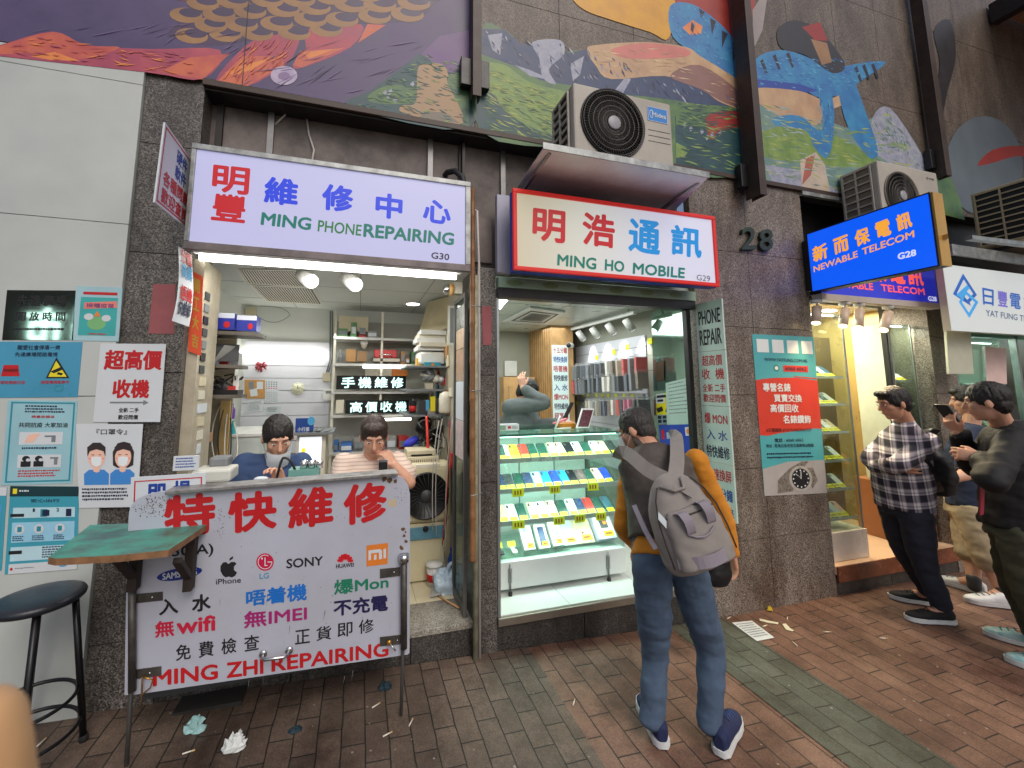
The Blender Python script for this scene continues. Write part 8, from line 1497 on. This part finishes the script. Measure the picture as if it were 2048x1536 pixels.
# ---------------------------------------------------------------- plaid shirt man
def plaidmat():
    m = bpy.data.materials.new('plaid_flannel'); m.use_nodes = True; n = m.node_tree.nodes; l = m.node_tree.links; b = n['Principled BSDF']; b.inputs['Roughness'].default_value = .85
    g = n.new('ShaderNodeNewGeometry'); mp_ = n.new('ShaderNodeMapping'); mp_.inputs['Rotation'].default_value = (0, math.radians(8), math.radians(20)); l.new(g.outputs['Position'], mp_.inputs[0]); sx = n.new('ShaderNodeSeparateXYZ'); l.new(mp_.outputs[0], sx.inputs[0])
    def band(sock, fr):
        mu = n.new('ShaderNodeMath'); mu.operation = 'MULTIPLY'; mu.inputs[1].default_value = fr; l.new(sock, mu.inputs[0]); fc = n.new('ShaderNodeMath'); fc.operation = 'FRACT'; l.new(mu.outputs[0], fc.inputs[0]); r = n.new('ShaderNodeValToRGB'); r.color_ramp.interpolation = 'CONSTANT'; e = r.color_ramp.elements; e[0].color = (.02, .02, .02, 1); e[1].position = .48; e[1].color = (1, 1, 1, 1)
        for p, v in ((.60, .45), (.70, 1), (.92, .3)): q = e.new(p); q.color = (v, v, v, 1)
        l.new(fc.outputs[0], r.inputs[0]); return r.outputs[0]
    a = band(sx.outputs[2], 11); ad = n.new('ShaderNodeMath'); ad.operation = 'SUBTRACT'; l.new(sx.outputs[0], ad.inputs[0]); l.new(sx.outputs[1], ad.inputs[1]); c = band(ad.outputs[0], 10)
    mx = n.new('ShaderNodeMix'); mx.data_type = 'RGBA'; mx.inputs[0].default_value = .5; l.new(a, mx.inputs[6]); l.new(c, mx.inputs[7]); r = n.new('ShaderNodeValToRGB'); e = r.color_ramp.elements; e[0].color = rgb((28, 26, 40)); e[1].color = rgb((222, 216, 214)); q = e.new(.5); q.color = rgb((140, 132, 142)); l.new(mx.outputs[2], r.inputs[0]); l.new(r.outputs[0], b.inputs['Base Color']); return m
t = thing('person', 'man in a black and white plaid shirt with folded arms outside the corner shop', 'person', (3.95, -.35, 0))
D = -.34; toe1, toe2 = GR(1779, 1196), GR(1813, 1240); hd1, hd2 = GR(1848, 1208), GR(1900, 1247); hd1 = toe1 + nz(hd1 - toe1) * .29; hd2 = toe2 + nz(hd2 - toe2) * .29
fw = nz(toe2 - hd2); hd_ = P_(1786, 806, D); nek = P_(1812, 848, D); che = P_(1806, 912, D); pel = P_(1808, 1015, D); side = fw.cross(V(0, 0, 1)); Rv = side if side.y > 0 else -side          # his far shoulder points to the shop
near = -Rv; shN, shF = P_(1832, 880, D) + near * .10, P_(1822, 880, D) + Rv * .17; elN, elF = P_(1765, 922, D) + near * .14, P_(1768, 924, D) + Rv * .14; wrN, wrF = P_(1788, 938, D) + Rv * .06 + fw * .10, P_(1795, 934, D) + near * .06 + fw * .08
hpN, hpF = pel + near * .09 - V(0, 0, .05), pel + Rv * .09 - V(0, 0, .05); aN, aF = hd2 + fw * .06 + V(0, 0, .10), hd1 + fw * .06 + V(0, 0, .10); kN, kF = mid(hpN, aN) + fw * .03, mid(hpF, aF) + fw * .05
f_ = nz(fw + V(0, 0, -.25)); u_ = V(0, 0, 1) + fw * .25
B = Prims(); add_head(B, hd_, f_, u_, nek); B.loft(torso_secs(pel, che, nek, Rv, (.14, .13, .15, .13, .06), (.09, .09, .095, .07, .055)))
for a, e, w in ((shN, elN, wrN), (shF, elF, wrF)): B.chain([a, e, w], [.048, .040, .028])
for h, k_, a, he, to in ((hpN, kN, aN, hd2, toe2), (hpF, kF, aF, hd1, toe1)): B.chain([h, k_, a], [.075, .052, .038]); B.cap(a, he + (to - he) * .6 + V(0, 0, .04), .036, .03)
add_hand(B, wrN, Rv * .8 - fw * .5, -fw, V(0, 0, 1), .5); add_hand(B, wrF, near * .8 - fw * .5 + V(0, 0, -.2), -fw, V(0, 0, 1), .6); B.mesh('body', t, sk1, .0055, 2); face_bits(t, hd_, f_, u_, hairm, 1, None, 1, 2)
PT = Prims(); PT.loft(torso_secs(pel - V(0, 0, .06), mid(pel, che, .4), mid(pel, che, .6), Rv, (.17, .168, .16, .15, .14), (.13, .13, .12, .1, .1)))
for h, k_, a in ((hpN, kN, aN), (hpF, kF, aF)): PT.limb([h + V(0, 0, .02), mid(h, k_), k_, mid(k_, a), a + V(0, 0, .0)], [.100, .090, .072, .064, .058])
PT.mesh('trousers', t, M('navy_black_trousers', (32, 36, 50), .8, 0, .2, 12, .1, 300), .008, 5, .007, (13, 13, 20), 4)
ST = Prims(); ST.loft(torso_secs(pel - V(0, 0, .01), mid(pel, che, .95) + fw * .02, nek, Rv, (.178, .180, .190, .185, .07), (.150, .165, .150, .11, .06)), 2.2); ST.cap(nek - V(0, 0, .05), shN, .06, .07).limb([shN, mid(shN, elN), elN, mid(elN, wrN), wrN], [.072, .066, .060, .052, .046]); ST.cap(nek - V(0, 0, .05), shF, .06, .07).limb([shF, mid(shF, elF), elF, mid(elF, wrF), wrF], [.070, .066, .060, .052, .046])
ST.mesh('plaid_shirt', t, plaidmat(), .0075, 4, .004, (14, 14, 18), 9); C_ = Prims(); C_.loft([(nek - V(0, 0, .02), Rv * .08, fw * .07), (nek + V(0, 0, .035) + fw * .02, Rv * .066, fw * .06)], 2); C_.mesh('collar', t, plaidmat(), .006, 2, .002)
bsh = M('black_knit_shoe', (22, 22, 26), .8, 0, .2, 50, .2, 500)
shoe(t, hd2, toe2, bsh, wsole, .001, 1, black); shoe(t, hd1, toe1, bsh, wsole, .001, 1, black)
t = thing('backpack', 'black backpack worn by the man in the plaid shirt', 'backpack', P_(1860, 1000, D)); bkn = M('black_nylon', (18, 18, 22)); bc = P_(1862, 935, D); K = Prims(); K.loft([(bc + V(0, 0, z_) + (-fw) * o_, Rv * w_, fw * d_) for z_, o_, w_, d_ in ((-.20, .0, .10, .05), (-.18, .0, .135, .085), (-.05, .01, .15, .10), (.10, -.02, .14, .085), (.18, -.04, .10, .06), (.21, -.05, .05, .03))], 2.6, 28); K.mesh('bag', t, bkn, .008, 3, .010, (9, 9, 14), 3)
b = MB(); sN = near * .165; ribbon(b, [P_(1842, 862, D) + near * .10 - fw * .04, P_(1826, 858, D) + near * .10, P_(1806, 885, D) + near * .17 + fw * .02, P_(1812, 925, D) + near * .20, P_(1830, 955, D) + near * .18, P_(1848, 975, D) + near * .14], .045, .008, bkn, fw); b.build('shoulder_strap', t)
b = MB(); b.tube([bc + V(0, 0, .02) - fw * .10 + near * .10, bc + V(0, 0, -.04) - fw * .108, bc + V(0, 0, .02) - fw * .10 + Rv * .10], .004, M('zip_grey', (90, 90, 90), .4), 6); b.build('zip', t)

# ---------------------------------------------------------------- navy tee and khaki shorts
t = thing('person', 'person in a navy T-shirt, khaki shorts and white trainers by the corner shop', 'person', (4.75, -.25, 0)); D = -.27
toe1, toe2 = GR(1874, 1162), GR(1931, 1204); hd1, hd2 = GR(1938, 1182), GR(2004, 1214); hd1 = toe1 + nz(hd1 - toe1) * .285; hd2 = toe2 + nz(hd2 - toe2) * .285; fw = nz(toe1 - hd1 + toe2 - hd2); Rv = fw.cross(V(0, 0, 1)); Rv = Rv if Rv.y > 0 else -Rv; near = -Rv
hd_ = P_(1934, 800, D); nek = P_(1942, 850, D); che = P_(1938, 905, D); pel = P_(1938, 1012, D); shN, shF = nek - V(0, 0, .06) + near * .18, nek - V(0, 0, .06) + Rv * .18; elN, elF = P_(1922, 942, D) + near * .22, P_(1925, 945, D) + Rv * .2; wrN, wrF = P_(1890, 955, D) + near * .14 , P_(1893, 945, D) + Rv * .08
hpN, hpF = pel + near * .09 - V(0, 0, .05), pel + Rv * .09 - V(0, 0, .05); aN, aF = hd2 + fw * .06 + V(0, 0, .10), hd1 + fw * .06 + V(0, 0, .10); kN, kF = mid(hpN, aN, .52), mid(hpF, aF, .52); f_ = nz(fw + V(0, .1, -.2)); u_ = V(0, 0, 1) + fw * .2
B = Prims(); add_head(B, hd_, f_, u_, nek); B.loft(torso_secs(pel, che, nek, Rv, (.15, .14, .16, .14, .06), (.10, .10, .10, .07, .055)))
for a, e, w in ((shN, elN, wrN), (shF, elF, wrF)): B.chain([a, e, w], [.050, .043, .030])
for h, k_, a, he, to in ((hpN, kN, aN, hd2, toe2), (hpF, kF, aF, hd1, toe1)): B.chain([h, k_, mid(k_, a, .35), a], [.08, .056, .058, .038]); B.cap(a, he + (to - he) * .6 + V(0, 0, .04), .036, .03)
add_hand(B, wrN, fw, Rv, V(0, 0, 1), .6); add_hand(B, wrF, fw, near, V(0, 0, 1), .6); B.mesh('body', t, sk2, .006, 2); face_bits(t, hd_, f_, u_, hairm, 1, None, 1, 4)
K = Prims(); K.loft(torso_secs(pel - V(0, 0, .02), che, nek, Rv, (.185, .185, .195, .185, .07), (.145, .15, .14, .10, .06)), 2.2); K.cap(nek - V(0, 0, .05), shN, .06, .07).limb([shN, mid(shN, elN, .55), mid(shN, elN, .85)], [.072, .070, .068]); K.cap(nek - V(0, 0, .05), shF, .06, .07).limb([shF, mid(shF, elF, .55), mid(shF, elF, .85)], [.072, .070, .068]); K.mesh('tee_shirt', t, M('navy_cotton', (34, 44, 68), .85, 0, .1, 14), .008, 4, .006, (12, 12, 16), 6)
K = Prims(); K.loft(torso_secs(pel - V(0, 0, .07), mid(pel, che, .35), mid(pel, che, .5), Rv, (.19, .185, .17, .15, .14), (.15, .145, .13, .1, .1)))
for h, k_, a in ((hpN, kN, aN), (hpF, kF, aF)): K.limb([h + V(0, 0, .02), mid(h, k_), k_, mid(k_, a, .22)], [.112, .106, .098, .094])
K.mesh('shorts', t, M('khaki_cotton', (170, 152, 124), .85, 0, .12, 12, .1, 300), .008, 5, .008, (11, 11, 16), 7)
wsh = M('white_leather_shoe', (216, 216, 216), .45, 0, .06, 20); gsole = M('white_grey_sole', (190, 188, 188), .6)
shoe(t, hd2, toe2, wsh, gsole, .0, 1, mgrey); shoe(t, hd1, toe1, wsh, gsole, .0, 1, mgrey)
K = Prims(); K.limb([aN + V(0, 0, -.04), aN + V(0, 0, .0), aN + V(0, 0, .02)], [.043, .043, .042]); K.limb([aF + V(0, 0, -.04), aF + V(0, 0, .0), aF + V(0, 0, .02)], [.043, .043, .042]); K.mesh('socks', t, dgrey, .006, 1)

# ---------------------------------------------------------------- black jacket man
t = thing('person', 'person in a black jacket and olive trousers at the right edge raising a phone', 'person', (3.9, -.85, 0)); D = -.86
toe1, toe2 = GR(1969, 1268), GR(2012, 1322); hd1, hd2 = GR(2060, 1294), GR(2112, 1350); hd1 = toe1 + nz(hd1 - toe1) * .29; hd2 = toe2 + nz(hd2 - toe2) * .29; fw = nz(toe2 - hd2); Rv = fw.cross(V(0, 0, 1)); Rv = Rv if Rv.y > 0 else -Rv; near = -Rv
hd_ = P_(1972, 803, D); nek = P_(2008, 855, D); che = P_(2022, 920, D); pel = P_(2032, 1050, D); shN, shF = nek - V(0, 0, .07) + near * .16, nek - V(0, 0, .07) + Rv * .18; elF, elN = P_(1950, 935, D + .24), P_(1985, 960, D - .16); wrF, wrN = P_(1916, 866, D + .20), P_(1962, 915, D - .05)
hpN, hpF = pel + near * .09 - V(0, 0, .05), pel + Rv * .09 - V(0, 0, .05); aN, aF = hd2 + fw * .06 + V(0, 0, .10), hd1 + fw * .06 + V(0, 0, .10); kN, kF = mid(hpN, aN) + fw * .03, mid(hpF, aF) + fw * .03; f_ = nz(fw + V(0, .35, -.22)); u_ = V(0, 0, 1) + fw * .2
B = Prims(); add_head(B, hd_, f_, u_, nek); B.loft(torso_secs(pel, che, nek, Rv, (.15, .14, .16, .14, .06), (.10, .10, .10, .07, .055)))
for a, e, w in ((shN, elN, wrN), (shF, elF, wrF)): B.chain([a, e, w], [.050, .043, .030])
for h, k_, a, he, to in ((hpN, kN, aN, hd2, toe2), (hpF, kF, aF, hd1, toe1)): B.chain([h, k_, a], [.08, .056, .038]); B.cap(a, he + (to - he) * .6 + V(0, 0, .04), .036, .03)
hdir = nz(V(-.35, .25, .9)); add_hand(B, wrF, hdir, V(.9, -.1, .3), V(0, -1, .2), .75); add_hand(B, wrN, fw + V(0, .4, .2), V(0, 1, 0), V(0, 0, 1), .9); B.mesh('body', t, sk2, .006, 2); face_bits(t, hd_, f_, u_, hairm, 1, None, 0, 6)
K = Prims(); K.loft(torso_secs(pel - V(0, 0, .02), che, nek, Rv, (.195, .19, .20, .195, .08), (.155, .15, .145, .115, .07)), 2.3); K.cap(nek - V(0, 0, .05), shN, .06, .07).limb([shN, mid(shN, elN), elN, mid(elN, wrN), wrN], [.074, .070, .066, .058, .052]); K.cap(nek - V(0, 0, .05), shF, .06, .07).limb([shF, mid(shF, elF), elF, mid(elF, wrF), wrF], [.074, .070, .066, .058, .052])
K.mesh('jacket', t, M('black_shell_jacket', (11, 11, 14), .75, 0, .2, 10), .008, 4, .012, (10, 10, 13), 8); K = Prims(); K.loft([(nek - V(0, 0, .05), Rv * .12, fw * .10), (nek - fw * .03, Rv * .105, fw * .09), (nek + V(0, 0, .05) - fw * .02, Rv * .085, fw * .075)], 2.2); K.mesh('hood', t, M('black_shell_jacket', (11, 11, 14)), .007, 3, .008)
b = MB(); ribbon(b, [P_(1966, 925, D - .06), P_(1966, 975, D - .10), P_(1964, 1030, D - .08)], .035, .006, M('crimson_lining', (150, 40, 60), .6), V(1, 0, 0)); b.build('red_lining', t)
K = Prims(); K.loft(torso_secs(pel - V(0, 0, .07), mid(pel, che, .35), mid(pel, che, .5), Rv, (.18, .178, .17, .15, .14), (.145, .14, .13, .1, .1)))
for h, k_, a in ((hpN, kN, aN), (hpF, kF, aF)): K.limb([h + V(0, 0, .02), mid(h, k_), k_, mid(k_, a), a - V(0, 0, .02)], [.112, .104, .092, .084, .070])
K.mesh('trousers', t, M('olive_cargo', (66, 68, 52), .85, 0, .2, 12, .1, 300), .008, 5, .010, (11, 11, 16), 9)
tsh = M('white_teal_trainer', (206, 222, 220), .5, 0, .3, 26, col2=(120, 190, 190)); shoe(t, hd2, toe2, tsh, wsole, .0, 1, M('teal_lace', (60, 150, 160), .6)); shoe(t, hd1, toe1, tsh, wsole, .0, 1, M('teal_lace', (60, 150, 160)))
b = MB(); pc = wrF + hdir * .085 + V(.028, -.004, .0); b.obox(pc - V(0, .035, 0), (0, .07, 0), hdir * .13, (.010, 0, .004), black); tag(b.build('phone'), 'black phone held up by the person in the black jacket', 'phone')

# ---------------------------------------------------------------- the two repairmen and the person in the phone shop
def seated(label, hd_, nek, che, pel, shL, elL, wrL, shR, elR, wrR, f_, u_, top, topname, skin, hair, handL, handR, mask=None, sleeve=1.0, seed=0, style=0, wr=.006, hk=1.0):
    t = thing('person', label, 'person', (pel.x, pel.y, .25)); Rv = nz(shR - shL); B = Prims(); add_head(B, hd_, f_, u_, nek, hk); B.loft(torso_secs(pel, che, nek, Rv, (.14, .13, .15, .12, .06), (.09, .085, .095, .065, .055)))
    for a, e, w in ((shL, elL, wrL), (shR, elR, wrR)): B.chain([a, e, mid(e, w, .35), w], [.048, .042, .041, .028])
    add_hand(B, wrL, *handL); add_hand(B, wrR, *handR)
    fwd = V(Rv.y, -Rv.x, 0); fwd = fwd if fwd.dot(Vector(f_)) > 0 else -fwd
    for s_ in (-1, 1): h = pel + Rv * s_ * .09; kn = h + fwd * .40 + V(0, 0, .0); ft = V(kn.x, kn.y, .33) ; B.chain([h, kn, ft], [.075, .055, .04]); B.cap(ft, ft + fwd * .12 - V(0, 0, .03), .04, .03)
    B.mesh('body', t, skin, .0055, 2); face_bits(t, hd_, f_, u_, hair, hk, mask, style, seed + 1)
    K = Prims(); K.loft(torso_secs(pel, che, nek - V(0, 0, .015), Rv, (.185, .18, .195, .185, .075), (.14, .135, .14, .10, .062)), 2.2)
    for a, e, w, s_ in ((shL, elL, wrL, 1), (shR, elR, wrR, -1)):
        if sleeve >= 1: K.cap(nek - (nek - che) * .25, a, .062, .066).limb([a, mid(a, e), e, mid(e, w), mid(e, w, .92)], [.074, .068, .060, .052, .046])
        else: K.cap(nek - (nek - che) * .25, a, .062, .068).limb([a, mid(a, e, .5), mid(a, e, sleeve)], [.076, .074, .072])
    K.mesh(topname, t, top, .0075, 4, wr, (12, 12, 17), seed + 3)
    K = Prims(); K.loft(torso_secs(pel - V(0, 0, .08), mid(pel, che, .2), mid(pel, che, .3), Rv, (.17, .17, .16, .15, .14), (.13, .13, .12, .1, .1)))
    for s_ in (-1, 1): h = pel + Rv * s_ * .09; kn = h + fwd * .40; ft = V(kn.x, kn.y, .36); K.limb([h - fwd * .02, mid(h, kn), kn, mid(kn, ft), ft], [.09, .085, .072, .062, .058])
    K.mesh('trousers', t, M('dark_work_trousers', (40, 42, 50), .8), .012, 4, .005); return t
D = .34
seated('man in a navy smock with a white mask working behind the counter panel', P_(556, 874, D - .06), P_(552, 918, D), P_(545, 955, D + .01), V(-.47, D + .10, .74), P_(490, 930, D), P_(478, 985, D - .06), P_(535, 985, D - .28), P_(600, 928, D), P_(622, 985, D - .10), P_(566, 968, D - .25), (.28, -.82, -.42), (.08, -.42, .9), M('navy_smock', (44, 66, 104), .8, 0, .12, 10), 'smock', sk2, hairm, (V(.3, -.6, .3), V(0, 0, -1), V(.8, 0, 0), .9), (V(-.45, -.1, .9), V(-.4, -.9, 0), V(-.6, .3, .4), 1.0), .045, 1.0, 20, 0, .006, 1.03)
stripe = M('pale_beige_knit', (206, 186, 172), .85, 0, .06, 14)
n = stripe.node_tree.nodes; l = stripe.node_tree.links; wv = n.new('ShaderNodeTexWave'); wv.bands_direction = 'Z'; wv.inputs['Scale'].default_value = 15; wv.inputs['Distortion'].default_value = .4; g = n.new('ShaderNodeNewGeometry'); l.new(g.outputs['Position'], wv.inputs['Vector']); rp = n.new('ShaderNodeValToRGB'); rp.color_ramp.elements[0].position = .08; rp.color_ramp.elements[0].color = rgb((174, 152, 142)); rp.color_ramp.elements[1].position = .2; rp.color_ramp.elements[1].color = rgb((208, 188, 174)); l.new(wv.outputs['Fac'], rp.inputs[0]); l.new(rp.outputs[0], n['Principled BSDF'].inputs['Base Color'])
D = .30
seated('man in a pale beige striped T-shirt leaning on his hand behind the counter panel', P_(748, 872, D - .06), P_(744, 918, D), P_(740, 955, D + .01), V(.09, D + .10, .74), P_(688, 930, D), P_(682, 985, D - .10), P_(720, 952, D - .30), P_(794, 928, D - .02), P_(818, 965, D - .16), P_(788, 930, D - .16), (.0, -.88, -.42), (.0, -.42, .9), stripe, 'tee_shirt', sk2, M('brown_hair', (52, 36, 30), .5, 0, .4, 100, .4, 280), (V(.3, -.7, -.1), V(0, 0, -1), V(.8, 0, 0), .45), (V(-.55, .15, .8), V(-.5, .6, .0), V(-.3, -.5, .7), 1.1), None, .62, 30, 1, .006, 1.03)
D = 1.05
seated('person in a grey sweater with one arm over the head, behind the glass cabinet', P_(1056, 785, D + .02), P_(1046, 815, D), P_(1040, 838, D), V(1.50, D + .36, .74), P_(1020, 815, D - .08), P_(1088, 806, D - .20), P_(1046, 776, D - .12), P_(1058, 826, D + .06), P_(1075, 850, D - .10), P_(1122, 846, D - .22), (.75, -.30, -.55), (.3, -.2, .9), M('grey_marl_knit', (104, 112, 112), .9, 0, .12, 40, .2, 500), 'sweater', sk2, hairm, (V(-.1, .2, .95), V(.6, .6, 0), V(.5, -.5, .4), .5), (V(.9, -.3, .1), V(0, 0, -1), V(0, 1, 0), .6), None, 1.0, 40)
# the fingertip of the photographer's hand at the lens
t = thing('person', "hand with a pale fingertip reaching into the lower left corner of the view", 'person', (-.08, -2.5, 1.5))
B = Prims(); tip = CAM + ray(-60, 1472) * .085; base = CAM + ray(-30, 1900) * .085
d = nz(tip - base); B.chain([base, mid(base, tip, .55), tip], [.0098, .0096, .0090]); s_ = nz(d.cross(fwd)); s_ = s_ if s_.dot(right) < 0 else -s_
for i, k_ in enumerate((.021, .041, .059)): p0 = base + s_ * k_ - d * (.012 + .006 * i); B.chain([p0, p0 + d * .004 + fwd * .026, p0 - d * .016 + fwd * .034, p0 - d * .028 + fwd * .022], [.0095, .0088, .0082, .007])
pc = base + s_ * .028 - d * .012; B.loft([(pc + d * .008, s_ * .038, fwd * .011), (pc - d * .04, s_ * .042, fwd * .015), (pc - d * .085, s_ * .030, fwd * .018), (pc - d * .16, s_ * .028, fwd * .022)], 2.4, 18); B.chain([pc - d * .06 - s_ * .034, pc - d * .045 - s_ * .052 + fwd * .01, pc - d * .02 - s_ * .056 + fwd * .016], [.0125, .0105, .0085])
B.mesh('body', t, M('near_skin', (214, 168, 120), .6, 0, .04, 20), .003, 3)
